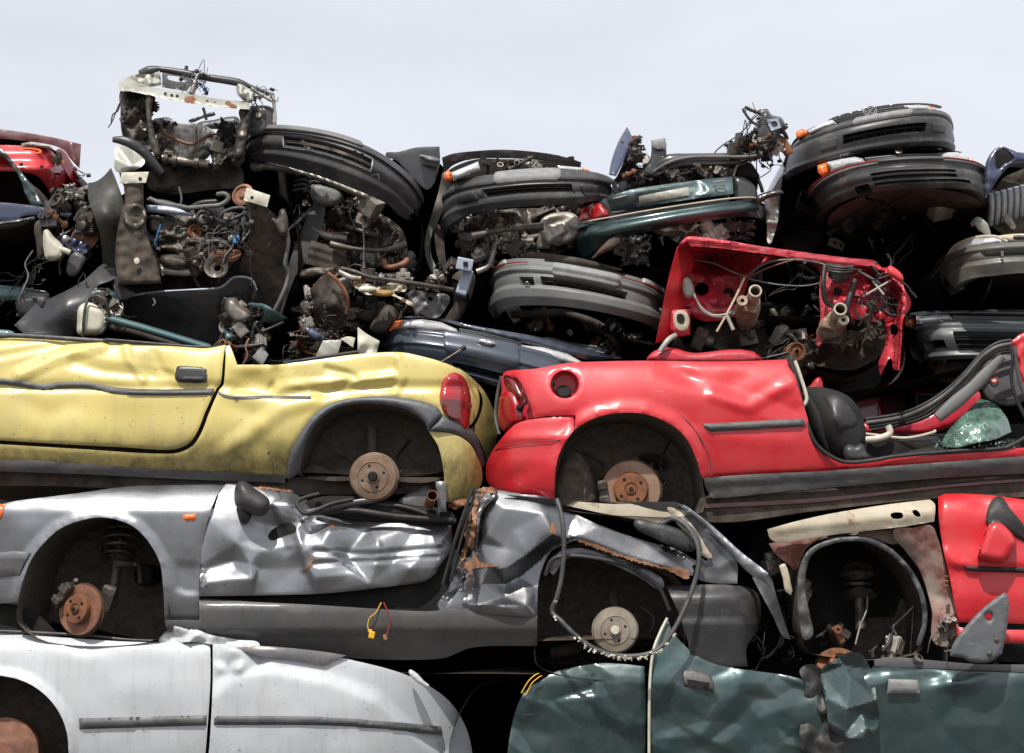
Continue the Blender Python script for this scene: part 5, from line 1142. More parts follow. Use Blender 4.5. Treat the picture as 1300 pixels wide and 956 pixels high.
S.sub('bumper_band', .0, .985, .035, .20, .012, M['trim'], BF, thick=.008, n=50)
S.strip('pinstripe', .01, .97, .03, .004, .018, M['redp'], BF, n=60)
r = S.rect(1118, 209, 216, 1197, 207, 212); S.sub('number_plate_holder', r[0], r[1], .03, .20, .022, M['bumper'], BF)
panel('headlight', [(1050, 206, 1), (1066, 202), (1085, 199), (1095, 201, 1), (1102, 209, 1), (1080, 212), (1056, 220, 1)], .60, M['lampclear'], T, res=3, dome=(.025, 5), thick=.1)
panel('indicator', [(1038, 210, 1), (1049, 206, 1), (1056, 219, 1), (1044, 225, 1), (1038, 218)], .66, M['lamporange'], T, res=3, dome=(.022, 4), thick=.1)
panel('headlight', [(1191, 194, 1), (1215, 193), (1228, 198, 1), (1232, 207, 1), (1200, 206), (1192, 202)], .60, M['lampclear'], T, res=3, dome=(.02, 5), thick=.1)
panel('indicator', [(1228, 199, 1), (1235, 202), (1239, 211, 1), (1232, 208, 1)], .68, M['lamporange'], T, res=2.5, dome=(.015, 3), thick=.1)
GR = panel('grille', [(1096, 201, 1), (1130, 196), (1190, 194, 1), (1190, 202, 1), (1150, 203), (1104, 208, 1)], .60, M['dark'], T, res=4, thick=.04)
for k in range(3): t = (k+.5)/3; wire('slat', [(1097+7*t, 201+6*t, .57), (1145, 196.5+6*t, .53), (1190, 195.5+6*t, .57)], .009, M['trim'], GR)
mb = MB(); mb.lathe(P(1141, 192, .52), (0, -1, .6), [(.020, 0), (.020, .004), (.014, .006), (.001, .006)], 24); mb.build('badge', M['steel'], T)
bn = tps([(1048, 200, .68), (1095, 192, .58), (1140, 190, .54), (1192, 190, .58), (1220, 192, .7)])
panel('bonnet', [(1046, 203), (1070, 196), (1095, 192), (1140, 188), (1190, 188), (1222, 193, 1), (1215, 195), (1191, 193), (1140, 195), (1098, 199), (1088, 197), (1060, 203)], bn, M['black'], T, res=3.5, dome=(.012, 3), thick=.5)
fa = tps([(1036, 212, .85), (1018, 255, 1.15), (985, 300, 1.5), (1030, 240, .95)])
panel('front_wing', [(1038, 208), (1044, 226), (1034, 240), (1019, 262), (1005, 285), (992, 305), (984, 303), (990, 282), (1008, 252), (1024, 222)], fa, M['black'], T, res=4, thick=.03)
panel('wheel_arch_liner', [(1020, 262), (1047, 281), (1040, 310), (1010, 330), (985, 320), (990, 300)], 1.2, M['dark'], T, res=7, dome=(.03, 10))
under(T, [(1000, 275), (1060, 255), (1100, 242), (1190, 236), (1240, 248), (1252, 270), (1250, 380), (1160, 400), (1000, 330), (985, 305)], .85, 3.4, 'inner_body', 'dark')
hull('body_shell', [(1040, 215), (1100, 203), (1190, 200), (1235, 206), (1250, 225), (1250, 250), (1100, 245), (1020, 262)], .8, 3.6, M['black'], T, shrink=.1, amp=.01)
panel('underbody', [(1050, 282), (1092, 250), (1138, 241), (1190, 240), (1235, 250), (1250, 268), (1240, 290), (1150, 300), (1080, 305)], tps([(1050, 282, .8), (1140, 241, .5), (1240, 255, .6), (1150, 300, 1.8), (1080, 305, 1.6), (1240, 290, 1.7)]), M['under'], T, res=6)
junk(T, [(1060, 270), (1230, 255), (1240, 300), (1060, 310)], .9, 1.4, 16, 26, .9, pals={'g_pulley': [('grease', 1)]})
wire('torn_corner', [(1233, 285, .7), (1240, 281, .66), (1248, 288, .66), (1256, 299, .66)], [.012, .025, .03, .01], M['palegrey'], T, flat=.4, n=10)
# ---- C: grey bumper at right edge
T = thing('olive_grey_front', 'olive grey car front with wide bumper slot, cut off by the right edge', 'wrecked car', P(1270, 390, .8))
S = Surf([[(1191, 342, 1.15), (1200, 328, .9), (1216, 318, .66), (1240, 313, .52), (1275, 309, .46), (1310, 308, .46), (1345, 309, .52), (1385, 318, .8)],
          [(1188, 356, 1.1), (1202, 343, .82), (1222, 331, .6), (1245, 326, .47), (1275, 323, .42), (1310, 322, .42), (1345, 324, .48), (1385, 333, .8)],
          [(1206, 376, 1.0), (1214, 372, .80), (1226, 361, .62), (1247, 352, .52), (1278, 347, .46), (1310, 346, .46), (1345, 349, .52), (1385, 362, .8)]],
         [(0, -.01), (.08, .012), (.3, .016), (.34, .0), (.6, .0), (.66, .025), (.95, .035), (1, .02)])
h1 = S.rect(1246, 319, 327, 1345, 317, 327)
M['olive'] = paint('olive_grey_paint', (0.13, 0.13, 0.115), .35, .4, .5, dustamt=.3, spots=.2)
BF = S.skin('bumper', M['olive'], T, holes=[(*h1, .06)], floor=M['dark'], nv=28)
panel('headlight', [(1202, 328), (1212, 313), (1235, 303), (1262, 301), (1278, 307, 1), (1262, 311), (1235, 315), (1214, 321), (1203, 331)], add(prof([(1200, .85), (1225, .62), (1280, .52)], 'x')), M['lampclear'], T, res=3.2, dome=(.02, 5), thick=.1)
wire('lamp_seal', [(1201, 333, .86), (1203, 325, .84), (1213, 312, .74), (1236, 302, .62), (1262, 300, .56), (1279, 307, .52)], .008, M['cream'], T)
panel('bonnet', [(1262, 300, 1), (1285, 297), (1345, 296, 1), (1345, 309, 1), (1300, 309), (1280, 308, 1)], .54, M['cream'], T, res=4, dome=(.02, 5), thick=.5)
panel('bonnet_scoop', [(1286, 301), (1300, 299), (1345, 299), (1345, 305), (1300, 304)], .515, M['bumperblk'], T, res=4, dome=(.01, 3), thick=.02)
under(T, [(1192, 345), (1215, 345), (1260, 335), (1385, 335), (1390, 400), (1230, 410), (1200, 385)], .95, 3.2, 'inner_body', 'dark')
hull('body_shell', [(1200, 330), (1225, 310), (1262, 303), (1385, 302), (1385, 340), (1240, 345), (1200, 360)], .92, 3.3, M['olive'], T, shrink=.1)
mb = MB(); mb.box(P(1272, 323, .40), (.014, .02, .03), None, .004); mb.build('tow_eye_cover', M['steel'], T)
# ---- D: dark grey front right
T = thing('slate_grey_front', 'slate grey car front with orange indicator, behind the folded red pillar on the right', 'wrecked car', P(1250, 480, .8))
S = Surf([[(1153, 424, 1.25), (1162, 414, .95), (1185, 410, .82), (1230, 409, .76), (1300, 410, .74), (1360, 412, .76)],
          [(1158, 440, 1.2), (1168, 432, .9), (1190, 428, .77), (1230, 427, .71), (1300, 428, .69), (1360, 430, .71)],
          [(1168, 462, 1.2), (1176, 458, .95), (1195, 456, .82), (1230, 455, .76), (1300, 456, .74), (1360, 458, .76)]],
         [(0, 0), (.06, .016), (.2, .018), (.26, .0), (.8, .0), (.86, .02), (1, .01)])
M['slate'] = paint('slate_grey_paint', (0.10, 0.112, 0.122), .2, .4, .6, dustamt=.2, spots=.2)
h1 = S.rect(1214, 421, 449, 1345, 422, 450); h2 = S.rect(1174, 433, 445, 1201, 432, 444)
BF = S.skin('bumper', M['slate'], T, holes=[(*h1, .07, 3, 0), (*h2, .05)], floor=M['dark'])
panel('headlight', [(1163, 402, 1), (1185, 400), (1205, 400, 1), (1211, 407, 1), (1190, 409), (1164, 411, 1)], .84, M['lampclear'], T, res=3, dome=(.015, 4), thick=.08)
panel('indicator', [(1147, 406), (1155, 401), (1162, 402, 1), (1163, 412, 1), (1154, 416), (1149, 414)], .92, M['lamporange'], T, res=3, dome=(.02, 4), thick=.08)
GR = panel('grille', [(1207, 400, 1), (1345, 402, 1), (1345, 410, 1), (1212, 408, 1)], .84, M['dark'], T, res=5, thick=.03)
for k in range(3): wire('slat', [(1210, 402+k*2.2, .81), (1345, 404+k*2.2, .81)], .005, M['slate'], GR)
panel('bonnet', [(1150, 402), (1165, 396), (1210, 394), (1345, 394), (1345, 402), (1207, 400), (1164, 402)], .88, M['black'], T, res=5, dome=(.012, 3), thick=.9)
under(T, [(1155, 430), (1200, 425), (1360, 425), (1360, 530), (1180, 530), (1150, 470)], 1.0, 3.0, 'inner_body', 'dark')
panel('skid_plate', [(1188, 466), (1200, 461), (1260, 462), (1262, 482), (1200, 486), (1188, 480)], .98, M['under'], T, res=5, dome=(.01, 5), thick=.04)
junk(T, [(1185, 460), (1300, 460), (1300, 490), (1185, 490)], .95, 1.1, 8, 33, .7)
# ---- maroon rear behind
T = thing('maroon_car_rear', 'maroon car rear with number plate frame, glimpsed behind the red car seats', 'wrecked car', P(1170, 560, 1.5))
md = add(prof([(485, 1.35), (495, 1.25), (540, 1.2)]), nz(.01, 30, 3))
panel('boot_lid', [(1118, 494, 1), (1135, 491), (1220, 497), (1260, 500, 1), (1260, 545, 1), (1126, 542, 1), (1122, 515)], md, M['maroon'], T, res=5, thick=.03)
panel('tail_lamp', [(1080, 508), (1088, 501), (1110, 498), (1118, 500, 1), (1126, 530, 1), (1122, 538), (1095, 540), (1084, 530)], 1.22, M['lampred'], T, res=4, dome=(.04, 6), thick=.05)
panel('number_plate_frame', [(1163, 500, 1), (1230, 504, 1), (1232, 528, 1), (1165, 524, 1)], 1.16, M['dark'], T, res=5, thick=.02, hem=0)
wire('plate_rim', [(1163, 500, 1.15), (1230, 504, 1.15), (1232, 528, 1.15), (1165, 524, 1.15), (1163, 500, 1.15)], .004, M['steel'], T, curve=False)
hull('inner_body', [(1075, 500), (1120, 492), (1265, 498), (1265, 560), (1080, 560)], 1.32, 3.0, M['dark'], T)
# ---- E: dark blue front in the middle
YO = -0.28
T = thing('dark_blue_front', 'dark blue car front with orange indicator, wedged between yellow car and red car', 'wrecked car', P(620, 520, .8))
S = Surf([[(480, 446, 1.25), (486, 428, .95), (503, 420, .74), (540, 420, .68), (600, 428, .66), (660, 440, .68), (715, 455, .74), (745, 466, .9)],
          [(480, 460, 1.2), (488, 444, .88), (505, 438, .69), (540, 440, .62), (600, 450, .60), (660, 464, .62), (715, 480, .68), (745, 492, .86)],
          [(483, 476, 1.2), (492, 466, .92), (510, 464, .74), (545, 468, .68), (600, 480, .66), (655, 496, .68), (710, 512, .74), (740, 522, .9)]],
         [(0, .0), (.05, .014), (.14, .014), (.18, .004), (.45, .01), (.5, .0), (.8, .01), (.85, .025), (1, .02)])
h1 = S.rect(575, 463, 474, 690, 486, 496)
BF = S.skin('bumper', M['blue'], T, holes=[(*h1, .06, 1, 6)], floor=M['dark'])
r = S.rect(563, 424, 442, 658, 440, 460); S.sub('number_plate_holder', r[0], r[1], .06, .56, .014, M['blue'], BF, thick=.02)
S.strip('chrome_strip', .08, .40, .02, .005, .014, M['steel'], BF)
panel('headlight', [(511, 406, 1), (535, 405), (560, 409), (580, 418, 1), (583, 424, 1), (550, 422), (508, 418, 1)], .70, M['lampclear'], T, res=3.2, dome=(.03, 5), thick=.1)
panel('indicator', [(500, 408, 1), (512, 406, 1), (508, 418, 1), (494, 420, 1)], .72, M['lamporange'], T, res=3, dome=(.02, 4), thick=.1)
panel('headlight', [(662, 438, 1), (690, 441), (720, 449), (738, 459, 1), (735, 465, 1), (700, 458), (664, 447, 1)], .72, M['lampclear'], T, res=3.2, dome=(.025, 5), thick=.1)
panel('indicator', [(738, 459, 1), (748, 461), (751, 468, 1), (736, 466, 1)], .78, M['lamporange'], T, res=3, dome=(.015, 3), thick=.1)
GR = panel('grille', [(582, 416, 1), (610, 421), (662, 434, 1), (664, 441, 1), (610, 430), (584, 424, 1)], .74, M['dark'], T, res=4, thick=.03)
for k in range(3): wire('slat', [(583, 418+k*2.2, .71), (620, 425+k*2.2, .70), (662, 436+k*2.2, .71)], .006, M['bumperblk'], GR)
panel('badge', [(606, 432), (612, 430), (622, 432), (629, 436), (624, 439), (614, 438), (607, 435)], .60, M['chrome'], GR, res=2.6, dome=(.008, 3), thick=.02)
panel('bonnet', [(512, 403), (525, 401), (560, 404), (600, 413), (680, 427), (745, 443), (790, 455, 1), (740, 456), (664, 436), (600, 420), (575, 411), (540, 404)], add(prof([(500, .78), (640, .72), (790, .95)], 'x')), M['blue'], T, res=4, dome=(.02, 5), thick=.8)
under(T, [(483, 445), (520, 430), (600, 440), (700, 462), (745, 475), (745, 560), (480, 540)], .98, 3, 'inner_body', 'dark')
wire('whip_aerial', [(561, 459, .3), (585, 444, .3)], .004, M['steel'], T); mb = MB(); mb.lathe(P(588, 442, .3), (1, 0, .6), [(.001, -.012), (.012, -.01), (.012, .012), (.001, .016)], 14); mb.build('aerial_base', M['rubber'], T)
YO = 0.0
T = thing('black_car_lamp_front', 'black car front corner with square headlamp, peeping out above the red car', 'wrecked car', P(760, 500, 1.1))
panel('bonnet', [(690, 428), (720, 434), (760, 440), (790, 447, 1), (786, 456), (745, 448), (700, 438)], 1.0, M['bumpergrey'], T, res=4, dome=(.02, 5), thick=.8)
panel('headlight', [(738, 441, 1), (750, 438), (775, 442), (782, 447), (782, 457, 1), (760, 458), (742, 456), (737, 450)], .96, M['lampclear'], T, res=3, dome=(.03, 5), thick=.1)
panel('indicator', [(782, 445), (787, 446), (790, 458, 1), (783, 458, 1)], 1.0, M['lampreddk'], T, res=3, dome=(.01, 3), thick=.08)
panel('bumper', [(700, 448), (740, 457, 1), (790, 459, 1), (792, 475), (700, 475)], .98, M['chrome'], T, res=4, dome=(.02, 5), thick=.1)
hull('inner_body', [(650, 432), (790, 448), (850, 440), (850, 520), (650, 520)], 1.15, 3, M['dark'], T)
# ---- F: light grey bumper with red stripe
T = thing('light_grey_front', 'light grey car front with thin red stripe, left of the stripped red shell', 'wrecked car', P(740, 440, .8))
S = Surf([[(633, 346, 1.1), (638, 334, .82), (655, 328, .66), (700, 330, .58), (745, 337, .54), (785, 346, .56), (825, 358, .68), (845, 372, .95)],
          [(623, 374, 1.05), (631, 360, .78), (655, 354, .6), (700, 356, .51), (745, 363, .48), (785, 372, .50), (825, 384, .62), (843, 396, .9)],
          [(630, 404, .95), (641, 394, .76), (662, 388, .62), (705, 388, .54), (745, 393, .5), (785, 401, .52), (820, 411, .62), (838, 421, .82)]],
         [(0, .0), (.05, .01), (.22, .012), (.26, .018), (.34, .018), (.37, .0), (.6, .0), (.66, .022), (.78, .03), (1, .012)])
h1 = S.rect(687, 353, 364, 797, 368, 380); h2 = S.rect(660, 351, 362, 678, 352, 363); h3 = S.rect(690, 332, 337, 795, 345, 351)
BF = S.skin('bumper', M['bumpergrey'], T, holes=[(*h1, .06, 1, 6), (*h2, .05), (h3[0], h3[1], .03, .13, .03)], floor=M['dark'], nv=30)
S.strip('red_stripe', .06, .36, .225, .0035, .016, M['redp'], BF); S.strip('red_stripe', .58, .9, .225, .0035, .016, M['redp'], BF)
r = S.rect(702, 341, 355, 784, 352, 365); S.sub('number_plate_holder', r[0], r[1], .22, .42, .03, M['plate'], BF, thick=.025)
S.sub('headlight', .08, .26, .04, .18, .012, M['lampclear'], T, n=14); S.sub('headlight', .76, .93, .04, .18, .012, M['lampclear'], T, n=14)
wire('bonnet_edge', [(660, 327, .8), (672, 324, .76), (700, 327, .72), (740, 333, .68), (790, 343, .7)], [.006, .02, .022, .02, .006], M['under'], T, flat=.4)
mb = MB(); mb.tube([P(667, 361, .55), P(669, 358, .53), P(672, 361, .54)], .005, 6); mb.build('tow_eye', M['chrome'], T)
under(T, [(640, 345), (680, 345), (790, 360), (845, 380), (840, 430), (800, 455), (640, 440), (628, 400)], .82, 3, 'inner_body', 'dark')
wire('exhaust_pipe', [(650, 400, 1.0), (680, 398, .95), (710, 396, .9), (735, 402, .85), (760, 412, .85), (780, 430, .9), (785, 450, 1.0)], .02, M['under'], T)
junk(T, [(650, 395), (830, 420), (820, 445), (660, 430)], .75, 1.2, 14, 44, .9)
# ---- G: dark front with headlight and white wing
T = thing('dark_grey_front', 'dark grey car front with clear headlight and white wing edge, upper middle', 'wrecked car', P(670, 300, .9))
S = Surf([[(563, 252, 1.15), (567, 240, .88), (585, 229, .74), (631, 222, .62), (673, 218, .58), (715, 217, .58), (752, 219, .68), (774, 226, .95), (779, 234, 1.25)],
          [(560, 274, 1.1), (565, 260, .82), (588, 248, .67), (631, 241, .55), (673, 237, .51), (715, 236, .51), (750, 237, .60), (773, 242, .86), (778, 248, 1.2)],
          [(568, 299, 1.02), (576, 288, .80), (600, 271, .72), (640, 261, .62), (685, 258, .58), (725, 257, .58), (752, 253, .68), (772, 252, .92), (777, 256, 1.2)]],
         [(0, .0), (.05, .012), (.3, .016), (.36, .004), (.4, .0), (.66, .006), (.74, .03), (.95, .03), (1, .01)])
h1 = S.rect(614, 239, 253, 729, 234, 248); BF = S.skin('bumper', M['bumper'], T, holes=[(*h1, .06, 1, 8)], floor=M['dark'], nv=28)
r = S.rect(629, 222, 236, 712, 218, 232); S.sub('number_plate_holder', r[0], r[1], .05, .37, .016, M['plate'], BF, thick=.025)
for q in ((584, 247, 259, 605, 243, 254), (739, 235, 247, 760, 236, 248)):
    r = S.rect(*q); S.sub('fog_lamp_blank', *r, .012, M['bumperblk'], BF, thick=.02, n=12)
S.strip('bumper_crease', .05, .96, .355, .0035, .006, M['dark'], BF)
panel('headlight', [(573, 219, 1), (607, 205, 1), (610, 216, 1), (576, 229, 1)], .66, M['lampclear'], T, res=3, dome=(.02, 4), thick=.1)
panel('indicator', [(564, 220), (568, 216), (573, 219, 1), (575, 229, 1), (568, 231), (564, 228)], .74, M['lamporange'], T, res=2.6, dome=(.02, 3), thick=.1)
panel('headlight', [(707, 210, 1), (740, 213, 1), (738, 218, 1), (712, 217, 1)], .72, M['lampclear'], T, res=3, dome=(.01, 3), thick=.1)
panel('indicator', [(740, 213), (748, 216), (746, 219), (738, 218)], .76, M['lamporange'], T, res=2.6, dome=(.01, 2), thick=.08)
BN = [(561, 200, 1), (575, 195), (600, 192), (640, 190), (690, 194), (720, 200), (738, 206, 1), (737, 212, 1), (712, 207), (680, 203), (640, 201), (600, 202), (575, 210), (564, 222, 1)]
bo = panel('bonnet_underside', BN, add(prof([(190, .85), (222, .95)]), nz(.01, 14, 3)), M['sill'], T, res=3.5, thick=.03)
for k in range(9):
    x = 572+k*18.5; y = 205-9*math.sin((x-555)/190*PI)*.62; panel('bonnet_slot', [(x, y-3), (x+9, y-4), (x+9, y), (x, y+1)], .86, M['dark'], bo, res=3, thick=.01, hem=0)
panel('slam_panel', [(563, 222), (600, 203), (640, 202), (690, 204), (738, 212), (715, 218), (640, 222), (600, 228), (570, 235)], .98, M['dark'], T, res=6)
junk(T, [(612, 206), (700, 206), (706, 215), (615, 218)], .78, .9, 10, 51, .4)
fa = add(tps([(566, 222, .8), (545, 290, 1.0), (552, 345, .95), (575, 240, .82), (552, 270, .9)]), nz(.015, 25, 6))
panel('front_wing', [(564, 218), (572, 229), (573, 240), (564, 262), (556, 282), (548, 303), (548, 325), (561, 352), (566, 366), (556, 358), (546, 342), (540, 322), (540, 300), (547, 275), (556, 246), (560, 228)], fa, M['palegrey'], T, res=3.5, thick=.02)
panel('wing_edge', [(556, 285), (563, 300), (566, 330), (572, 352), (566, 356), (558, 335), (552, 305)], .98, M['under'], T, res=3.5, thick=.02)
under(T, [(570, 245), (640, 232), (740, 232), (776, 245), (775, 300), (730, 330), (640, 340), (560, 370), (545, 330), (550, 290)], .96, 3.4, 'inner_body', 'under')
hull('body_shell', [(565, 225), (600, 208), (640, 203), (700, 206), (745, 216), (776, 232), (770, 250), (600, 262), (562, 262)], 1.0, 3.4, M['black'], T, shrink=.12)
junk(T, [(575, 285), (640, 268), (740, 262), (735, 310), (640, 325), (570, 350)], .80, 1.0, 60, 52, .6)
panel('engine', [(598, 278), (640, 266), (700, 264), (742, 262), (740, 290), (720, 318), (670, 322), (630, 320), (602, 305)], add(.92, crump(.06, 15, 6, (590, 255, 750, 330), 1.4, 0), nz(.02, 7, 3)), M['grease'], T, res=3, thick=.2)
panel('gearbox', [(690, 276), (725, 270), (738, 285), (728, 305), (700, 312), (686, 298)], add(.76, crump(.03, 9, 3, (680, 265, 745, 315))), M['alu'], T, res=2.8, dome=(.04, 6), thick=.1)
wire('drive_shaft', [(600, 300, .72), (640, 292, .7), (690, 288, .7)], [.022, .012, .02], M['grease'], T, n=12)
wire('exhaust_pipe', [(605, 345, .8), (620, 338, .8), (626, 322, .8), (630, 310, .82), (650, 305, .86), (685, 300, .9)], .016, M['steel'], T)
rp = MB(); rp.box(P(590, 336, .62), (.085, .03, .065), Matrix.Rotation(.2, 3, 'Y'), .006); rp.box(P(590, 360, .72), (.06, .1, .14), Matrix.Rotation(.3, 3, 'Y'), .01)
rp.build('chassis_rail_end', M['bluegrey'], T); mb = MB(); mb.box(P(591, 335, .60), (.024, .012, .022), None, .002); mb.build('rail_hole', M['dark'], T)
panel('chassis_rail', [(575, 350), (600, 345), (600, 372), (585, 405), (570, 420), (562, 412), (575, 385)], .78, M['under'], T, res=5, dome=(.03, 6), thick=.06)
# ---- H: black bumper top left
T = thing('lone_black_bumper_front', 'long black bumper tilted down to the right, topmost beside the bare engine bay', 'wrecked car', P(420, 300, .9))
S = Surf([[(304, 203, 1.0), (308, 184, .78), (320, 167, .62), (340, 161, .52), (382, 164, .42), (425, 172, .37), (464, 186, .37), (497, 205, .44), (522, 226, .62), (536, 250, .95)],
          [(303, 212, .98), (309, 196, .72), (326, 183, .56), (348, 180, .46), (388, 184, .36), (430, 194, .31), (470, 210, .31), (500, 230, .40), (520, 250, .60), (532, 265, .93)],
          [(306, 219, .95), (316, 208, .74), (334, 203, .62), (352, 204, .55), (395, 216, .46), (436, 231, .42), (470, 245, .42), (492, 258, .50), (505, 272, .66), (520, 276, .9)]],
         [(0, 0), (.05, .012), (.25, .014), (.3, .0), (.34, .004), (.66, .008), (.72, .03), (.95, .035), (1, .01)])
h1 = S.rect(360, 177, 190, 472, 203, 218); BF = S.skin('bumper', M['bumper'], T, holes=[(h1[0], h1[1], .33, .60, .07, 2, 5)], floor=M['grease'], nv=30, nz_amp=.006)
S.sub('number_plate_recess', .30, .60, .07, .22, .016, M['bumpergrey'], BF, thick=.015, n=30)
S.strip('bumper_crease', .03, .97, .275, .0035, .006, M['dark'], BF, n=50)
wire('clip', [(473, 224, .28), (480, 222, .27), (481, 232, .27)], .005, M['cable'], BF)
junk(T, [(370, 178), (460, 200), (455, 205), (370, 184)], .38, .42, 14, 60, .35)
panel('bumper_beam', [(318, 208), (345, 205), (395, 218), (440, 234), (478, 250), (470, 256), (430, 240), (390, 226), (340, 216), (322, 218)], .62, M['steel'], T, res=4, dome=(.02, 4), thick=.06)
under(T, [(308, 200), (350, 190), (430, 205), (500, 240), (532, 262), (530, 340), (520, 380), (400, 360), (350, 350), (310, 250)], .9, 3.2, 'inner_body', 'dark')
junk(T, [(375, 235), (480, 260), (515, 285), (520, 350), (400, 350), (370, 300)], .66, .95, 70, 61, .6)
panel('engine', [(420, 270), (450, 262), (490, 275), (512, 295), (515, 325), (490, 340), (455, 345), (425, 335), (412, 305)], add(.80, crump(.06, 16, 4, (405, 255, 520, 350), 1.3, 20), nz(.02, 7, 3)), M['grease'], T, res=3, thick=.2)
panel('radiator', [(395, 305, 1), (440, 318, 1), (436, 345, 1), (388, 335, 1)], add(.62, ridge([(395, 312), (438, 325)], -.01, 3), ridge([(393, 322), (437, 335)], -.01, 3)), M['under'], T, res=3, thick=.04)
panel('subframe', [(378, 345), (420, 338), (470, 348), (520, 345), (522, 352), (470, 358), (420, 350), (380, 354)], add(.60, nz(.02, 12, 3)), M['grease'], T, res=3, dome=(.02, 3), thick=.05)
wire('drive_shaft', [(420, 310, .58), (450, 316, .56), (485, 318, .58), (515, 310, .62)], [.02, .012, .012, .022], M['grease'], T, n=12)
panel('washer_tank', [(393, 232), (430, 238), (436, 252), (425, 262), (400, 258), (394, 245)], .66, M['bumpergrey'], T, res=4, dome=(.05, 8), thick=.05)
for k in range(4): wire('corrugated_hose', [(376-k, 224+k*6, .6), (386, 222+k*6, .56), (394, 228+k*6, .58)], .009, M['cable'], T)
fa = add(tps([(405, 255, .7), (400, 300, .66), (375, 345, .7), (362, 380, .8)]), nz(.01, 20, 4))
panel('front_wing', [(409, 250), (413, 262), (408, 288), (399, 314), (386, 336), (376, 364), (364, 394), (350, 404), (360, 362), (370, 325), (382, 296), (393, 268)], fa, M['trim'], T, res=3.5, thick=.02)
M['rusty_arm'] = M['rust']
mb = MB(); mb.tube([P(487, 331, .62), P(490, 338, .60), P(500, 339, .59), P(512, 335, .58), P(517, 330, .6)], .016, 10); mb.build('rusty_arm', M['disc'], T)
wire('cross_tube', [(398, 292, .7), (415, 300, .66), (440, 304, .66)], .022, M['steel'], T, n=10)
wire('cross_tube', [(440, 288, .75), (460, 294, .72), (480, 300, .72)], .016, M['grease'], T, n=10)
wire('cable', [(460, 278, .55), (462, 310, .54), (461, 350, .55)], .004, M['steel'], T)
panel('bonnet_corner', [(489, 196), (505, 193), (530, 187), (558, 186, 1), (558, 210), (545, 240), (530, 232), (505, 205)], 1.1, M['black'], T, res=4, thick=.03)
panel('lamp', [(533, 196), (558, 202), (558, 207), (548, 207), (532, 199)], 1.02, M['bumpergrey'], T, res=3, dome=(.02, 3), thick=.05)
hull('inner_corner', [(495, 205), (540, 200), (566, 215), (560, 260), (545, 300), (520, 280), (515, 240)], 1.15, 3, M['dark'], T, shrink=.1)
# ---- I: green saloon rear
T = thing('green_saloon_rear', 'dark green saloon rear with red tail lamp and blank number plate, boot lid tilted', 'wrecked car', P(850, 330, .9))
S = Surf([[(731, 296, 1.05), (736, 288, .80), (752, 285, .66), (779, 281, .58), (808, 276, .54), (860, 268, .52), (922, 259, .54), (955, 256, .66), (968, 260, .9)],
          [(729, 309, 1.02), (735, 303, .76), (752, 298, .62), (779, 292, .54), (808, 286, .50), (860, 276, .48), (922, 267, .50), (956, 265, .62), (970, 270, .88)],
          [(731, 322, 1.0), (744, 330, .80), (760, 318, .70), (785, 304, .62), (812, 296, .58), (860, 286, .56), (922, 276, .58), (956, 276, .70), (972, 288, .9)]],
         [(0, 0), (.06, .014), (.12, .016), (.16, .008), (.5, .014), (.9, .01), (1, -.01)])
BF = S.skin('bumper', M['greenmid'], T, nv=24); S.strip('pale_pinstripe', .04, .93, .09, .0045, .018, M['cream'], BF, n=60)
LID = [(769, 251, 1), (790, 244), (805, 240), (837, 235), (891, 228), (930, 224, 1), (931, 246, 1), (918, 248), (870, 254), (832, 260), (777, 269, 1)]
ld = add(prof([(220, .62), (236, .56), (250, .545), (270, .60)]), masked(lambda x, y: np.full(x.shape, .014), [(806, 247), (890, 230), (898, 243), (880, 252), (806, 262)], 3))
LD = panel('boot_lid', LID, ld, M['greenmid'], T, res=3.5, thick=.02)
panel('number_plate', [(811, 249, 1), (874, 237, 1), (875, 248, 1), (811, 259, 1)], add(ld, -.012), M['palegrey'], LD, res=4, thick=.004)
for i, (x, y) in enumerate([(778, 251), (783, 250), (788, 249), (793, 248)]): 
    pass
mb = MB(); mb.tube([P(778, 252.5, .54), P(795, 248.5, .54)], .004, 5, False); mb.tube([P(905, 231.5, .545), P(920, 229, .545)], .004, 5, False); mb.tube([P(915+7*math.cos(a*PI/8), 240+3.5*math.sin(a*PI/8), .545) for a in range(17)], .0025, 5, False); mb.build('badge', M['steel'], LD)
panel('lamp_garnish', [(777, 269, 1), (832, 261), (918, 248, 1), (926, 246, 1), (924, 256), (860, 266), (806, 275), (779, 281, 1)], .62, M['black'], T, res=4, thick=.05)
panel('tail_lamp', [(735, 284, 1), (737, 269), (745, 261), (760, 258), (769, 265), (775, 274, 1), (764, 278), (742, 284, 1)], add(prof([(730, .85), (750, .68), (780, .6)], 'x')), M['lampred'], T, res=3, dome=(.03, 6), thick=.06)
panel('quarter_panel', [(733, 290, 1), (736, 285), (764, 279), (777, 275, 1), (780, 282, 1), (750, 286)], .66, M['greenmid'], T, res=3, thick=.05)
panel('lamp_surround', [(757, 257, 1), (770, 251, 1), (778, 270, 1), (780, 280), (774, 272), (768, 263)], .70, M['black'], T, res=3, thick=.05)
panel('torn_flap', [(790, 297, 1), (788, 310), (765, 322), (750, 329, 1), (762, 315), (776, 302)], .56, M['under'], T, res=3, dome=(.02, 4), thick=.03)
panel('boot_corner', [(931, 224, 1), (945, 226), (958, 236), (962, 250), (958, 257), (935, 256), (932, 246)], .66, M['black'], T, res=4, dome=(.02, 6), thick=.05)
panel('hinge_arm', [(960, 250), (975, 243), (990, 241), (995, 245), (975, 252), (962, 258)], .6, M['black'], T, res=3, dome=(.02, 3), thick=.05)
panel('side_skin', [(973, 254), (984, 250), (988, 275), (982, 300), (976, 310), (974, 290)], add(.8, nz(.04, 10, 3)), M['palegrey'], T, res=3, thick=.02)
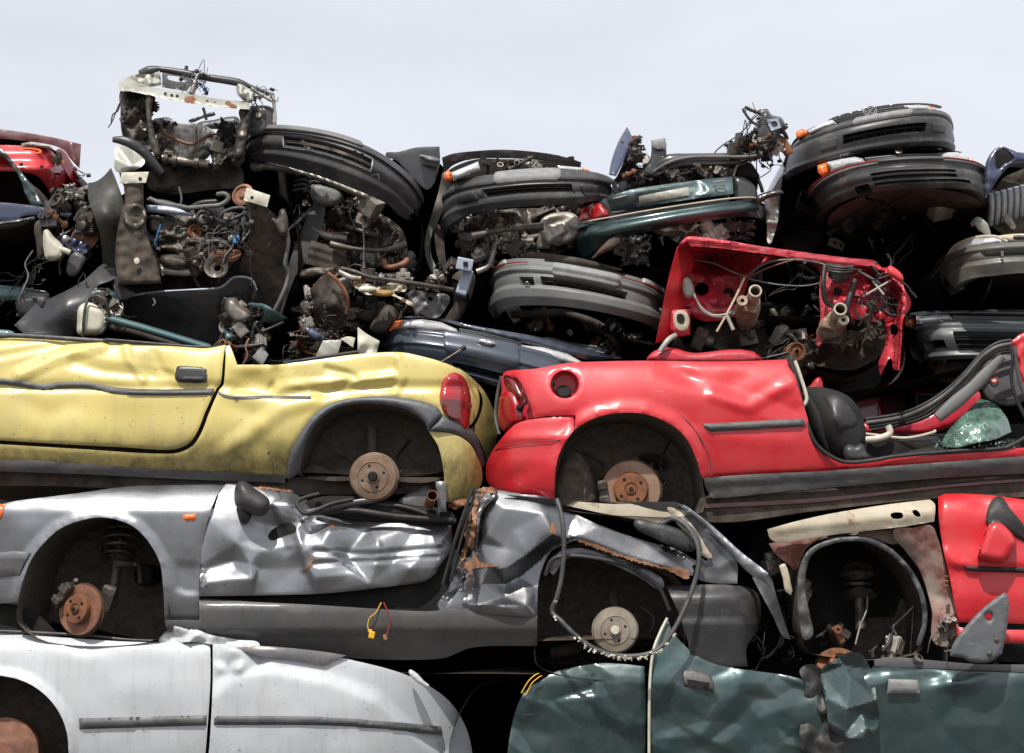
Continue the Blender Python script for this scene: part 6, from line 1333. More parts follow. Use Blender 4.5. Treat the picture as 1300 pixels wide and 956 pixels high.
under(T, [(735, 300), (780, 290), (860, 280), (965, 272), (985, 290), (1000, 330), (840, 340), (760, 345), (735, 330)], .90, 3.4, 'inner_body', 'under')
hull('body_shell', [(745, 272), (780, 256), (840, 240), (930, 232), (962, 250), (968, 275), (800, 300), (740, 300)], .85, 3.0, M['green'], T, shrink=.15)
junk(T, [(800, 300), (960, 285), (970, 310), (850, 312), (790, 320)], .72, .9, 22, 63, .9, pals={})
panel('floor_seam', [(830, 292), (900, 284), (950, 282), (960, 290), (900, 296), (850, 300)], add(.75, nz(.05, 12, 3)), M['under'], T, res=4)
# ================================================================== STRIPPED RED SHELL in the middle
T = thing('stripped_red_shell', 'stripped red car front with no engine, chassis rails and wires sticking out', 'wrecked car', P(1000, 480, .8))
out = [(862, 311, 1), (868, 304), (876, 301), (920, 306), (962, 313), (1020, 321), (1074, 328), (1111, 331, 1), (1121, 340), (1130, 339), (1143, 350), (1148, 366), (1156, 380), (1155, 392), (1147, 404), (1145, 430), (1142, 470, 1), (1134, 468), (1131, 455), (1125, 462), (1118, 476, 1), (1115, 462), (1123, 440), (1125, 415),
       (1118, 403), (1090, 399), (1060, 398), (1043, 399, 1), (1040, 385), (1042, 360), (1037, 341), (1015, 333), (980, 333), (960, 343), (951, 354), (946, 370), (940, 384), (925, 394), (900, 400), (885, 396), (877, 390, 1), (852, 393, 1), (853, 360), (856, 330)]
holes = [[(891+9*math.cos(a), 367+8.5*math.sin(a)) for a in [k*PI/5 for k in range(10)]], [(1127, 376), (1134, 374), (1138, 386), (1136, 398), (1129, 396)], [(1131, 412), (1139, 414), (1139, 424), (1132, 424)], [(966, 319), (978, 320), (979, 325), (968, 324)], [(984, 322), (998, 323), (998, 328), (985, 327)], [(1018, 326), (1030, 328), (1030, 332), (1018, 331)]]
rim = [(862, 311), (876, 302), (962, 314), (1074, 329), (1121, 341), (1148, 366), (1147, 404), (1143, 470)]
rd = add(prof([(300, .34), (312, .38), (322, .62), (360, .66), (400, .55), (480, .30)]), ridge(rim, -.22, 12, 's'), blob(911, 334, 30, 11, .22), blob(1075, 365, 34, 24, -.10), blob(900, 378, 26, 14, -.08), prof([(850, -.18), (868, -.04), (880, 0), (1110, 0), (1128, -.12), (1156, -.16)], 'x'),
         crump(.030, 14, 3, (840, 295, 1165, 480), 1.4, 20), nz(.02, 8, 5, octv=2), ridge([(955, 345), (975, 328), (1015, 326), (1045, 340), (1048, 398)], -.05, 7, 's'), ridge([(885, 350), (940, 352)], -.03, 4, 't'), ridge([(1100, 345), (1105, 395)], -.03, 5, 't'))
SH = panel('body_shell', out, rd, M['redraw'], T, holes=holes, res=2.8, thick=.015, hem=.004)
sk = add(tps([(862, 311, .28), (832, 434, .22), (852, 400, .30), (845, 365, .20), (874, 330, .36), (866, 380, .36)]), crump(.012, 22, 6, (825, 300, 885, 440), 1.5, 60))
panel('front_wing', [(862, 311), (856, 325), (846, 365), (838, 405), (832, 436, 1), (850, 428), (853, 395), (866, 388), (872, 372), (866, 356), (878, 344), (880, 330), (870, 312)], sk, M['red'], T, res=3.5, thick=.012)
panel('front_wing', [(1128, 338), (1136, 340), (1146, 350), (1145, 358), (1136, 354), (1127, 348)], .14, M['red'], T, res=3, dome=(.02, 5), thick=.03)
panel('slam_rail', [(868, 303, 1), (876, 300), (920, 305), (962, 312), (1020, 320), (1074, 327), (1108, 330, 1), (1112, 337, 1), (1070, 336), (1018, 329), (960, 321), (905, 314), (878, 313, 1)], add(.15, nz(.01, 20, 3), ridge([(876, 308), (960, 317), (1110, 334)], .015, 3, 't')), M['redraw'], SH, res=3.2, thick=.03, dome=(.008, 4))
panel('rail_end', [(850, 393, 1), (877, 392, 1), (876, 425, 1), (862, 427), (851, 420, 1)], .3, M['redraw'], T, res=4, dome=(.02, 5), thick=.25)
panel('rail_opening', [(857, 396), (872, 397), (872, 418), (858, 416)], .27, M['cream'], T, res=4, dome=(.004, 3), thick=.01)
panel('rail_opening', [(860, 399), (868, 400), (868, 410), (861, 409)], .262, M['dark'], T, res=4, thick=.01, hem=0)
panel('lamp_bracket', [(868, 354), (874, 352), (880, 362), (880, 376), (871, 378), (867, 368)], .3, M['palegrey'], T, res=3, dome=(.02, 4), thick=.03)
panel('lower_rail', [(822, 458), (830, 446), (850, 441), (880, 448), (925, 444), (955, 446), (968, 458), (900, 463)], .25, M['redraw'], T, res=4, dome=(.03, 6), thick=.06)
wire('wing_strut', [(838, 446, .2), (848, 432, .2), (857, 426, .25)], .014, M['palegrey'], T)
# steering rack ends / chassis tubes
for (a, b, r, s2) in (((959, 369, .06), (948, 404, .45), .040, (942.5, 381.5, .12)), ((1067, 392, .04), (1050, 424, .45), .040, (1071, 406, .08))):
    m = MB(); A = P(*a); B = P(*b); ax = (B-A).normalized(); L = (B-A).length
    m.lathe(A, ax, [(.022, .02), (.024, 0), (.032, 0), (.032, L*.35), (.040, L*.37), (.052, L*.6), (.055, L)], 24)
    C_ = P(*s2); m.lathe(C_, (0, 1, -.15), [(.010, .01), (.010, 0), (.026, -.002), (.027, .02), (.02, .06), (.02, .2)], 20)
    m.box((A+B)/2+Vector((-.02, 0, -.02)), (.09, .10, .05), Matrix.Rotation(.2, 3, 'Y'), .015)
    m.build('chassis_tube', M['railcream'], T)
bb = MB(); c = P(1066, 343, .30); bb.lathe(c, (0, -.5, 1), [(.001, .045), (.06, .045), (.066, .035), (.066, .0), (.058, -.005), (.058, -.03), (.05, -.04), (.03, -.06)], 30); bo = bb.build('brake_servo', M['bumperblk'], T)
for dz in (.005, .018, .030):
    k = MB(); k.lathe(c+Vector((0, -.5, 1)).normalized()*dz, (0, -.5, 1), [(.067, 0), (.069, .003), (.067, .006)], 30); k.build('servo_rib', M['steel'], bo)
panel('recess', [(885, 318), (930, 322), (946, 332), (945, 345), (930, 350), (885, 348), (877, 335)], 1.0, M['redraw'], T, res=5)
under(T, [(855, 330), (960, 325), (1110, 335), (1140, 400), (1140, 480), (1050, 500), (960, 500), (860, 460)], .85, 2.2, 'inner_body', 'under')
panel('engine_bay_liner', [(900, 404), (950, 398), (958, 420), (990, 430), (1010, 440), (1045, 432), (1042, 400), (1118, 404), (1124, 440), (1108, 458), (1080, 470), (1040, 465), (1000, 455), (950, 450), (905, 440)], add(.50, tps([(900, 404, .1), (1118, 404, .0), (1000, 455, .2), (1000, 430, .25), (950, 440, .1), (1080, 465, .05)]), crump(.03, 15, 5, (895, 395, 1130, 475), 1.5, 15)), M['under'], T, res=4, thick=.02)
hull('engine_bay_floor', [(862, 425), (910, 404), (1060, 402), (1125, 408), (1120, 455), (1075, 480), (1040, 470), (900, 450)], .52, .95, M['under'], T, amp=.03)
panel('roof_remains', [(1040, 470), (1060, 440), (1120, 440), (1120, 478), (1100, 500), (1050, 490)], .75, M['dark'], T, res=7)
cab = [('cable', 4), ('cablegrey', 2), ('copper', 1)]
wire('wiring', [(950, 350, .4), (965, 338, .36), (985, 331, .34), (1015, 330, .33), (1040, 334, .34), (1055, 340, .3)], .006, M['cablegrey'], T)
wire('wiring', [(950, 352, .38), (970, 342, .35), (990, 335, .33), (1010, 329, .32)], .004, M['copper'], T)
wire('wiring', [(951, 354, .36), (985, 361, .32), (1020, 363, .32), (1042, 359, .34)], .004, M['cablegrey'], T)
wire('wiring', [(882, 330, .4), (905, 334, .38), (930, 345, .36), (950, 352, .36)], .004, M['cablegrey'], T)
wire('wiring', [(879, 370, .3), (890, 390, .28), (905, 400, .28), (925, 398, .28), (945, 388, .3)], .006, M['palegrey'], T)
wire('wiring', [(881, 372, .3), (893, 396, .26), (915, 403, .26), (935, 397, .28)], .005, M['cablegrey'], T)
wire('lever', [(945, 353, .3), (935, 375, .26), (921, 402, .25), (910, 421, .25)], .006, M['cream'], T, curve=False)
wire('lever', [(922, 399, .25), (931, 419, .24)], .010, M['palegrey'], T, curve=False)
wire('hose', [(1047, 338, .3), (1045, 360, .28), (1048, 382, .28), (1060, 390, .28)], .013, M['cable'], T)
wire('hose', [(1085, 356, .28), (1080, 372, .24), (1075, 395, .24), (1082, 410, .3)], .015, M['cable'], T)
wire('hose', [(1090, 345, .3), (1103, 352, .26), (1117, 362, .24), (1112, 375, .26)], .009, M['cable'], T)
wire('bracket_bar', [(1100, 374, .22), (1131, 356, .2)], .006, M['palegrey'], T, curve=False)
wire('bracket_bar', [(1108, 357, .22), (1122, 374, .2)], .006, M['palegrey'], T, curve=False)
panel('bulkhead_fold', [(1050, 388), (1075, 384), (1105, 390), (1122, 400), (1110, 408), (1075, 404), (1048, 402)], add(.36, crump(.025, 10, 8, (1040, 380, 1130, 410), 2, 5)), M['redraw'], T, res=2.8, thick=.02)
panel('bulkhead_fold', [(880, 386), (905, 392), (935, 386), (944, 376), (948, 386), (938, 400), (900, 408), (878, 400)], add(.38, crump(.025, 10, 9, (875, 370, 950, 410), 2, 5)), M['redraw'], T, res=2.8, thick=.02)
panel('inner_strut', [(1044, 345), (1052, 342), (1058, 362), (1056, 398), (1048, 420), (1040, 440), (1036, 430), (1042, 400), (1040, 370)], add(.40, crump(.02, 9, 4, (1030, 340, 1060, 445), 2, 85)), M['redraw'], T, res=2.8, thick=.05)
panel('support_bar', [(977, 393, 1), (983, 391, 1), (1012, 430, 1), (1004, 432, 1)], .7, M['grease'], T, res=4, dome=(.01, 3), thick=.03)
junk(T, [(1085, 345), (1130, 345), (1122, 395), (1090, 395)], .28, .42, 24, 71, .6, gens=[(g_wires, 2), (g_bracket, 5), (g_hose, 3)], pals={'g_bracket': [('redraw', 5), ('palegrey', 1), ('grease', 2)]})
junk(T, [(955, 345), (1040, 340), (1040, 430), (990, 450), (955, 420)], .7, 1.0, 22, 72, .8, gens=[(g_wires, 1), (g_bracket, 3), (g_rod, 2), (g_hose, 2), (g_sheet, 2)], pals={k: [('dark', 3), ('cable', 3), ('under', 3)] for k in ('g_wires', 'g_bracket', 'g_rod', 'g_hose', 'g_sheet')})
for k, (x, y, r) in enumerate([(912, 358, 6), (925, 372, 5), (905, 382, 4), (1062, 372, 5), (1098, 372, 7), (1095, 388, 3), (935, 340, 3), (1078, 384, 3), (896, 340, 3), (1112, 352, 4)]):
    m = MB(); z = float(rd(np.array([float(x)]), np.array([float(y)]))[0])-.004; w_ = r/270*1.1; m.lathe(P(x, y, z), (0, -1, .1), [(w_*1.5, -.006), (w_*1.3, .006), (w_, .008), (w_*.6, .004), (.001, .004)], 20); m.build('pressing', M['redraw'] if k % 2 == 0 else M['dark'], SH)
junk(T, [(870, 400), (950, 405), (1040, 430), (1030, 440), (880, 430)], .5, .8, 14, 73, .7)
junk(T, [(1040, 405), (1115, 405), (1110, 440), (1045, 440)], .4, .6, 16, 74, .7)
junk(T, [(985, 420), (1030, 425), (1040, 470), (1000, 480)], .3, .6, 12, 75, .7)
wire('whip_aerial', [(958, 457, .3), (990, 450, .3), (1000, 447, .3), (1001, 438, .3)], .004, M['cablegrey'], T, curve=False)
panel('red_remnant', [(1019, 497), (1028, 490), (1040, 478), (1045, 490), (1043, 505), (1037, 500), (1030, 500), (1022, 506)], .5, M['redraw'], T, res=3.5, dome=(.02, 4), thick=.04)
# ================================================================== TOP LEFT WRECKS
# ---- bare engine bay on top
T = thing('bare_engine_bay', 'stripped white and grey engine bay standing open against the sky, top left', 'wrecked car', P(250, 250, .9))
xm = add(tps([(155, 105, .42), (316, 135, .36), (235, 124, .36)]), nz(.006, 12, 4))
XM = panel('upper_crossmember', [(150, 105), (156, 100), (168, 99), (177, 106), (200, 112), (240, 119), (280, 126), (316, 129, 1), (317, 139, 1), (290, 137), (250, 132), (215, 126), (190, 121), (165, 116), (153, 115)], xm, M['palegrey'], T, res=3, dome=(.014, 4), thick=.06)
for x, y in ((210, 119), (218, 121), (225, 122), (263, 129), (273, 131)):
    m = MB(); m.lathe(P(x, y, .34), (0, -1, 0), [(.008, 0), (.008, .002), (.001, .002)], 10); m.build('bolt_hole', M['dark'], XM)
panel('rust_patch', [(238, 122), (246, 123), (248, 129), (240, 131), (234, 127)], add(xm, -.016), M['rust'], XM, res=2.5, thick=.002, hem=0)
panel('rust_patch', [(287, 130), (296, 132), (300, 137), (291, 135)], add(xm, -.016), M['rust'], XM, res=2.5, thick=.002, hem=0)
wire('front_bar', [(177, 94, .5), (190, 90, .5), (205, 88, .5), (235, 93, .5), (262, 98, .5), (300, 104, .5), (318, 110, .5), (348, 121, .5)], [.02, .03, .016, .022, .02, .022, .012, .008], M['bumperblk'], T, flat=.7)
panel('corner_plate', [(154, 106), (162, 98), (176, 94), (190, 94), (203, 90, 1), (205, 108, 1), (190, 110), (178, 106), (165, 108)], add(.46, nz(.04, 8, 3)), M['palegrey'], T, res=2.8, thick=.012)
panel('headlamp_box', [(176, 95, 1), (188, 88), (204, 88, 1), (201, 98), (190, 96), (180, 100)], .52, M['bumperblk'], T, res=3, dome=(.02, 4), thick=.08)
panel('mounting_plate', [(206, 92, 1), (243, 99, 1), (245, 103), (237, 116, 1), (206, 111, 1)], add(.44, nz(.008, 12, 3)), M['trim'], T, holes=[[(213, 96), (235, 100), (236, 104), (214, 101)]], res=3, thick=.012)
wire('brace', [(251, 95, .46), (246, 108, .44), (243, 119, .40)], .012, M['steel'], T)
wire('brace', [(244, 97, .46), (255, 94, .46), (266, 96, .46)], .010, M['steel'], T)
wire('peg', [(235, 93, .5), (237, 84, .5)], .010, M['bumperblk'], T, curve=False)
panel('corner_bracket', [(300, 112), (304, 106), (322, 117, 1), (322, 127, 1), (316, 131), (303, 122)], add(.40, nz(.03, 7, 3)), M['palegrey'], T, res=2.6, dome=(.02, 4), thick=.04)
wire('lamp_support', [(319, 112, .45), (335, 122, .45), (345, 128, .45)], .009, M['palegrey'], T)
panel('inner_panel', [(318, 134, 1), (346, 137), (350, 158), (340, 168), (318, 172), (312, 160)], .5, M['bumperblk'], T, res=4, dome=(.02, 5), thick=.03)
m = MB(); m.lathe(P(328, 146, .46), (0, -1, 0), [(.014, 0), (.014, .003), (.001, .004)], 12); m.build('grommet', M['cream'], T)
panel('wing_edge', [(342, 119), (347, 118), (350, 130), (351, 158), (346, 158), (346, 135)], .48, M['palegrey'], T, res=3, dome=(.008, 3), thick=.02)
lp = add(.44, crump(.03, 9, 4, (150, 105, 200, 200), 2, 80), nz(.03, 10, 5))
panel('left_post', [(154, 114), (175, 114), (191, 118), (191, 140), (193, 160), (200, 190), (185, 192), (160, 180), (154, 165), (153, 140)], lp, M['grease'], T, res=3.2, thick=.05)
panel('left_post_edge', [(186, 117), (194, 121), (192, 140), (195, 165), (204, 195), (198, 200), (190, 180), (186, 150)], .37, M['grease'], T, res=3, dome=(.02, 4), thick=.06)
panel('right_post', [(304, 139), (318, 138), (315, 160), (311, 185), (306, 200), (297, 198), (300, 175), (305, 155)], add(.37, nz(.02, 9, 3)), M['grease'], T, res=3, dome=(.015, 4), thick=.06)
eng = add(tps([(197, 155, .70), (255, 160, .66), (275, 175, .72), (225, 180, .54), (200, 195, .62), (260, 200, .62)]), nz(.015, 10, 3))
EN = panel('engine', [(198, 156), (204, 150), (214, 149), (226, 156), (250, 157), (268, 164), (276, 176), (268, 195), (258, 204), (230, 207), (208, 200), (200, 180)], add(eng, nz(.02, 6, 5)), M['alu'], T, res=2.8, dome=(.05, 8), thick=.25)
for k in range(6):
    x = 236+k*5; wire('casting_rib', [(x, 160, .60-.0*k), (x+1, 172, .545), (x+2, 184, .55)], .006, M['alu'], EN)
wire('steering_rack', [(206, 201, .5), (235, 205, .5), (265, 209, .5)], .022, M['steel'], T, n=12)
for x in (211, 222, 250): m = MB(); m.lathe(P(x, 202+(x-206)*.13, .5), (1, 0, -.12), [(.026, -.012), (.034, -.01), (.034, .012), (.026, .014)], 16); m.build('rack_clamp', M['grease'], T)
wire('copper_hose', [(203, 158, .5), (209, 170, .48), (224, 177, .45), (241, 183, .44), (256, 177, .46), (266, 172, .48), (278, 171, .5)], .009, M['copper'], T)
panel('reservoir', [(279, 158, 1), (293, 156, 1), (297, 180, 1), (283, 182, 1)], .5, M['bumperblk'], T, res=4, dome=(.03, 5), thick=.06)
panel('wiper_blade', [(239, 153), (255, 147), (272, 142), (274, 146), (258, 150), (243, 156)], .7, M['bumperblk'], T, res=3, dome=(.008, 3), thick=.02)
wire('wiper_arm', [(258, 137, .7), (260, 144, .7), (262, 152, .7)], .008, M['cable'], T)
panel('scuttle', [(250, 160), (272, 152), (300, 148), (305, 156), (300, 166), (275, 164)], .9, M['bumperblk'], T, res=4, thick=.03, dome=(.02, 5))
wire('arch_lip', [(143, 177, .3), (155, 178, .3), (168, 183, .3), (185, 195, .32), (197, 210, .34), (205, 220, .36)], [.014, .024, .026, .026, .024, .02], M['bumperblk'], T, flat=.5)
panel('front_wing', [(147, 186), (160, 184), (175, 192), (184, 205), (176, 214), (158, 220), (146, 216), (146, 200)], add(.4, crump(.025, 14, 2, (140, 180, 190, 225), 1.5, 50)), M['palegrey'], T, res=3, thick=.015)
wire('wiring', [(158, 119, .4), (153, 128, .4), (150, 140, .4), (143, 146, .4), (141, 158, .4)], .0035, M['cable'], T)
wire('wiring', [(157, 121, .4), (151, 133, .38), (147, 143, .4), (142, 155, .4), (137, 162, .4)], .003, M['cable'], T)
junk(T, [(196, 155), (220, 158), (216, 200), (203, 200)], .50, .6, 24, 101, .45)
junk(T, [(270, 170), (308, 155), (305, 205), (270, 208)], .45, .66, 40, 102, .5)
junk(T, [(158, 118), (190, 122), (192, 175), (160, 170)], .38, .5, 18, 103, .55)
junk(T, [(156, 100), (316, 112), (345, 122), (318, 130), (300, 112), (240, 96)], .44, .5, 14, 104, .28, gens=[(g_wires, 4), (g_bracket, 3)])
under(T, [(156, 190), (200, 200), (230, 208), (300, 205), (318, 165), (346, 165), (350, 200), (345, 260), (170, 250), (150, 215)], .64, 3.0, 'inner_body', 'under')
panel('sump_panel', [(200, 208), (250, 210), (300, 206), (305, 240), (260, 248), (190, 240)], add(.60, crump(.03, 16, 3, (190, 200, 310, 250), 1, 90)), M['under'], T, res=4, thick=.03)
# ---- engine bay below with white rail ends
T = thing('greasy_engine_bay', 'greasy open engine bay with two chassis rails capped by white plates, under the topmost bare one', 'wrecked car', P(250, 400, .9))
T['label'] = 'greasy engine bay with two white capped chassis rails, below the topmost bare engine bay'
for pl, hp in (([(154, 219, 1), (189, 218, 1), (185, 232, 1), (152, 233, 1)], (178, 227)), ([(313, 238, 1), (343, 248, 1), (339, 263, 1), (309, 254, 1)], (320, 251))):
    o = panel('rail_end_plate', pl, add(.12, nz(.006, 10, 2)), M['whiteplas'], T, res=3.5, thick=.012)
    m = MB(); m.lathe(P(*hp, .118), (0, -1, 0), [(.009, 0), (.009, .002), (.001, .002)], 10); m.build('bolt_hole', M['dark'], o)
panel('chassis_rail', [(157, 233, 1), (182, 233, 1), (183, 262), (188, 300), (200, 335), (205, 360, 1), (150, 362, 1), (146, 325), (151, 280), (158, 262)], add(.16, nz(.02, 12, 2)), M['under'], T, res=3.5, dome=(.02, 4), thick=.35)
panel('strut_bracket', [(157, 262), (170, 258), (182, 262), (186, 280), (176, 290), (158, 284)], add(.13, crump(.03, 9, 4, (150, 250, 190, 295))), M['grease'], T, res=3, dome=(.015, 3), thick=.06)
iw = add(tps([(312, 256, .18), (343, 265, .14), (362, 330, .3), (330, 400, .5), (370, 400, .4), (310, 330, .3)]), crump(.015, 22, 5, (300, 250, 380, 420), 2.2, 88), nz(.01, 9, 3))
panel('inner_wing', [(312, 256, 1), (340, 264, 1), (352, 276), (366, 290), (366, 330), (362, 370), (354, 400), (345, 412), (330, 402), (320, 372), (306, 352), (306, 330), (314, 310), (312, 280)], iw, M['under'], T, res=3.2, thick=.03)
panel('bracket_arm', [(342, 268), (350, 278), (356, 266), (362, 266), (366, 290), (360, 300), (350, 288)], .16, M['grease'], T, res=3, dome=(.02, 4), thick=.05)
wire('torn_edge', [(364, 290, .2), (366, 310, .2), (362, 335, .22), (366, 350, .25), (358, 375, .25), (348, 395, .28)], .010, M['cablegrey'], T)
m = MB(); m.lathe(P(308, 247, .24), (-.3, -1, .2), [(.055, -.01), (.058, 0), (.045, .004), (.042, -.004), (.02, -.004), (.018, .01), (.001, .012)], 28); m.build('rusty_pulley', M['disc'], T)
m = MB(); m.lathe(P(286, 322, .25), (0, -.6, 1), [(.075, -.02), (.08, 0), (.06, .006), (.05, -.004), (.001, .0)], 28); m.build('rusty_pulley', M['disc'], T)
m = MB(); m.lathe(P(278, 342, .22), (-.1, -1, .1), [(.02, .03), (.022, 0), (.045, .0), (.048, .02), (.06, .06)], 26); m.build('hose_flange', M['alu'], T)
CR_ = panel('bumper_beam', [(185, 260, 1), (215, 262), (246, 270), (246, 275, 1), (215, 272), (186, 269, 1)], add(.24, nz(.004, 10, 2)), M['bluegrey'], T, res=3, dome=(.014, 3), thick=.04)
wire('hose', [(190, 252, .3), (205, 258, .28), (230, 262, .24), (240, 264, .22), (262, 262, .2), (280, 260, .2), (290, 252, .2), (285, 246, .2), (276, 247, .22)], .012, M['cablegrey'], T)
wire('hose', [(186, 254, .3), (215, 258, .3), (235, 266, .24), (255, 258, .22), (275, 256, .22)], .014, M['cable'], T)
wire('hose', [(283, 292, .22), (280, 275, .2), (290, 267, .2), (305, 264, .2), (312, 266, .2)], .012, M['cable'], T)
wire('hose', [(286, 296, .2), (290, 280, .18), (303, 275, .18), (311, 270, .18)], .010, M['cable'], T)
wire('crossmember', [(192, 333, .34), (205, 342, .3), (225, 345, .3), (240, 345, .3), (252, 340, .3)], .022, M['alu'], T, n=10)
panel('gearbox', [(203, 326), (215, 322), (238, 328), (240, 338), (225, 343), (206, 338)], .30, M['grease'], T, res=3, dome=(.07, 8), thick=.1)
m = MB(); m.box(P(300, 304, .16), (.026, .02, .04), Matrix.Rotation(.2, 3, 'Y'), .004); m.build('blue_connector', M['bluep'], T)
wire('blue_hose', [(204, 285, .2), (200, 297, .2), (196, 312, .22)], .004, M['bluep'], T)
panel('label_tag', [(170, 329), (175, 327), (177, 333), (172, 335)], .1, M['whiteplas'], T, res=3, thick=.003)
panel('engine', [(188, 275), (215, 280), (250, 292), (275, 298), (268, 315), (240, 325), (205, 320), (190, 300)], add(.36, nz(.05, 9, 4)), M['grease'], T, res=3, dome=(.08, 10), thick=.2)
panel('firewall', [(150, 320), (185, 318), (245, 330), (310, 335), (312, 372), (250, 372), (200, 376), (150, 382)], add(.5, crump(.02, 26, 3, (140, 310, 320, 385), 1.5, 0)), M['under'], T, res=4, thick=.02)
junk(T, [(186, 272), (310, 272), (312, 335), (260, 345), (190, 330)], .28, .46, 90, 111, .7)
junk(T, [(283, 275), (312, 270), (312, 320), (288, 318)], .14, .24, 20, 112, .45, gens=[(g_wires, 3), (g_hose, 4), (g_bracket, 2)])
under(T, [(150, 250), (210, 248), (310, 240), (368, 260), (370, 400), (340, 420), (150, 400), (140, 330)], .55, 2.6, 'inner_body', 'dark')
fl = add(tps([(112, 232, .3), (141, 214, .2), (157, 260, .2), (131, 330, .3), (135, 270, .1), (150, 310, .25)]), nz(.012, 22, 3))
panel('wheel_arch_liner', [(112, 232, 1), (120, 231), (130, 225), (141, 213, 1), (148, 230), (158, 262), (156, 290), (152, 315), (146, 338), (130, 334, 1), (129, 318), (127, 300), (119, 272), (112, 252)], fl, M['olivepl'], T, res=3.5, thick=.01)
# ---- red tail of a car, top left
T = thing('red_car_nose', 'red car nose with raised bonnet against the sky, far top left', 'wrecked car', P(40, 280, 1.0))
panel('bonnet_underside', [(-70, 160, 1), (0, 164), (60, 173), (103, 183, 1), (101, 214, 1), (97, 210), (88, 200), (80, 190), (60, 183), (0, 176), (-70, 175, 1)], add(.72, nz(.01, 14, 3), ridge([(90, 184), (96, 208)], -.02, 3, 't')), M['maroon'], T, res=4, thick=.02)
nd_ = add(prof([(180, .70), (190, .60), (205, .58), (212, .54), (222, .56), (245, .66)]), prof([(-70, .0), (30, .0), (60, .06), (75, .22), (110, .7)], 'x'), nz(.006, 20, 5))
panel('nose_panel', [(-70, 180, 1), (0, 184), (30, 185), (52, 187), (66, 192), (74, 203), (82, 217), (90, 229), (94, 233, 1), (80, 236), (63, 245, 1), (57, 234), (48, 224), (32, 219), (0, 217), (-70, 216, 1)], nd_, M['red'], T, res=3.5, thick=.02)
panel('front_wing', [(72, 190), (80, 191), (90, 205), (100, 222), (108, 239, 1), (97, 238), (90, 228), (80, 212), (73, 198)], add(prof([(70, .75), (110, 1.1)], 'x')), M['red'], T, res=3.2, thick=.02)
panel('headlight', [(27, 182), (40, 180), (64, 184), (68, 190, 1), (50, 187), (28, 186)], .62, M['palegrey'], T, res=3, dome=(.02, 3), thick=.05)
panel('lamp_outline', [(26, 189), (30, 187), (50, 189), (53, 192), (50, 195), (28, 193)], .598, M['lamporange'], T, holes=[[(29, 189), (49, 190.5), (50, 193), (29, 192)]], res=2.5, thick=.006, hem=0)
m = MB()
for x, y in ((27, 209), (53, 212)): m.lathe(P(x, y, .53), (0, -1, 0), [(.010, 0), (.010, .003), (.001, .003)], 10)
m.build('bolt', M['dark'], T)
under(T, [(-70, 180), (60, 186), (100, 225), (104, 240), (90, 300), (-70, 300)], .95, 3, 'inner_body', 'dark')
junk(T, [(66, 200), (80, 200), (86, 210), (74, 212)], .66, .72, 6, 120, .3)
# ---- green inner wing at the left edge
T = thing('green_inner_wing', 'dark green wheelhouse panel arching down at the left edge, before the red nose', 'wrecked car', P(20, 300, .9))
panel('inner_wing', [(-70, 150, 1), (-20, 165), (0, 186), (14, 202), (30, 222), (44, 240), (56, 262, 1), (44, 263), (34, 250), (26, 228), (14, 208), (0, 197), (-70, 180, 1)], add(.45, nz(.02, 14, 2)), M['green'], T, res=3.5, thick=.03, dome=(.01, 4))
hull('wheelhouse', [(-70, 175), (0, 195), (16, 210), (28, 232), (38, 255), (36, 268), (-70, 268)], .5, 1.2, M['liner'], T)
m = MB()
for x, y in ((43, 246), (49, 261)): m.lathe(P(x, y, .43), (0, -1, 0), [(.008, 0), (.008, .003), (.001, .003)], 10)
m.build('bolt', M['dark'], T)
# ---- navy bonnet at left with junk below
T = thing('navy_bonnet_wreck', 'navy car with thin bent bonnet and white washer tank, left edge', 'wrecked car', P(50, 380, .9))
panel('bonnet', [(-70, 255, 1), (0, 257), (40, 261), (72, 267), (90, 271), (88, 275), (70, 273), (45, 273), (30, 274), (18, 279), (-10, 279), (-70, 278, 1)], add(.25, prof([(-70, 0), (90, .1)], 'x'), crump(.006, 18, 4, (-80, 250, 100, 285), 2, 5)), M['blue2'], T, res=3, thick=.03)
panel('bonnet_frame', [(-70, 279), (0, 280), (30, 277), (45, 277), (20, 289), (-20, 292), (-70, 292)], .4, M['black'], T, res=4, dome=(.02, 5), thick=.04)
panel('washer_tank', [(55, 294), (60, 291), (68, 300), (80, 312), (82, 322), (74, 331), (60, 330), (56, 322)], .3, M['whiteplas'], T, res=3, dome=(.06, 8), thick=.05)
wire('filler_neck', [(76, 316, .26), (83, 318, .24), (89, 321, .24)], .014, M['whiteplas'], T, n=10)
m = MB(); m.lathe(P(108, 300, .42), (-.5, -1, .3), [(.09, -.01), (.095, 0), (.06, .004), (.03, .01), (.001, .01)], 30); m.build('rusty_disc', M['disc'], T)
panel('headlamp_bracket', [(78, 300), (95, 303), (112, 312), (108, 322), (95, 320), (86, 314)], add(.32, nz(.03, 8, 3)), M['blue2'], T, res=3, thick=.02)
panel('splash_plate', [(86, 333), (94, 320), (108, 326), (106, 336), (96, 350), (86, 348)], .3, M['bumper'], T, res=3.5, dome=(.01, 4), thick=.02)
panel('slam_plate', [(54, 280), (58, 300), (56, 322), (50, 330), (46, 310), (44, 284)], .34, M['under'], T, res=3.5, dome=(.02, 4), thick=.03)
panel('torn_frame', [(96, 250), (104, 254), (116, 262), (122, 272), (118, 282), (108, 285), (100, 270), (94, 262)], add(.36, nz(.05, 7, 3)), M['grease'], T, res=2.6, thick=.02)
junk(T, [(70, 240), (112, 240), (125, 280), (125, 330), (75, 330), (60, 285)], .3, .6, 52, 121, .62)
junk(T, [(20, 330), (60, 330), (60, 380), (20, 380)], .5, .6, 8, 122, .6, gens=[(g_wires, 1)])
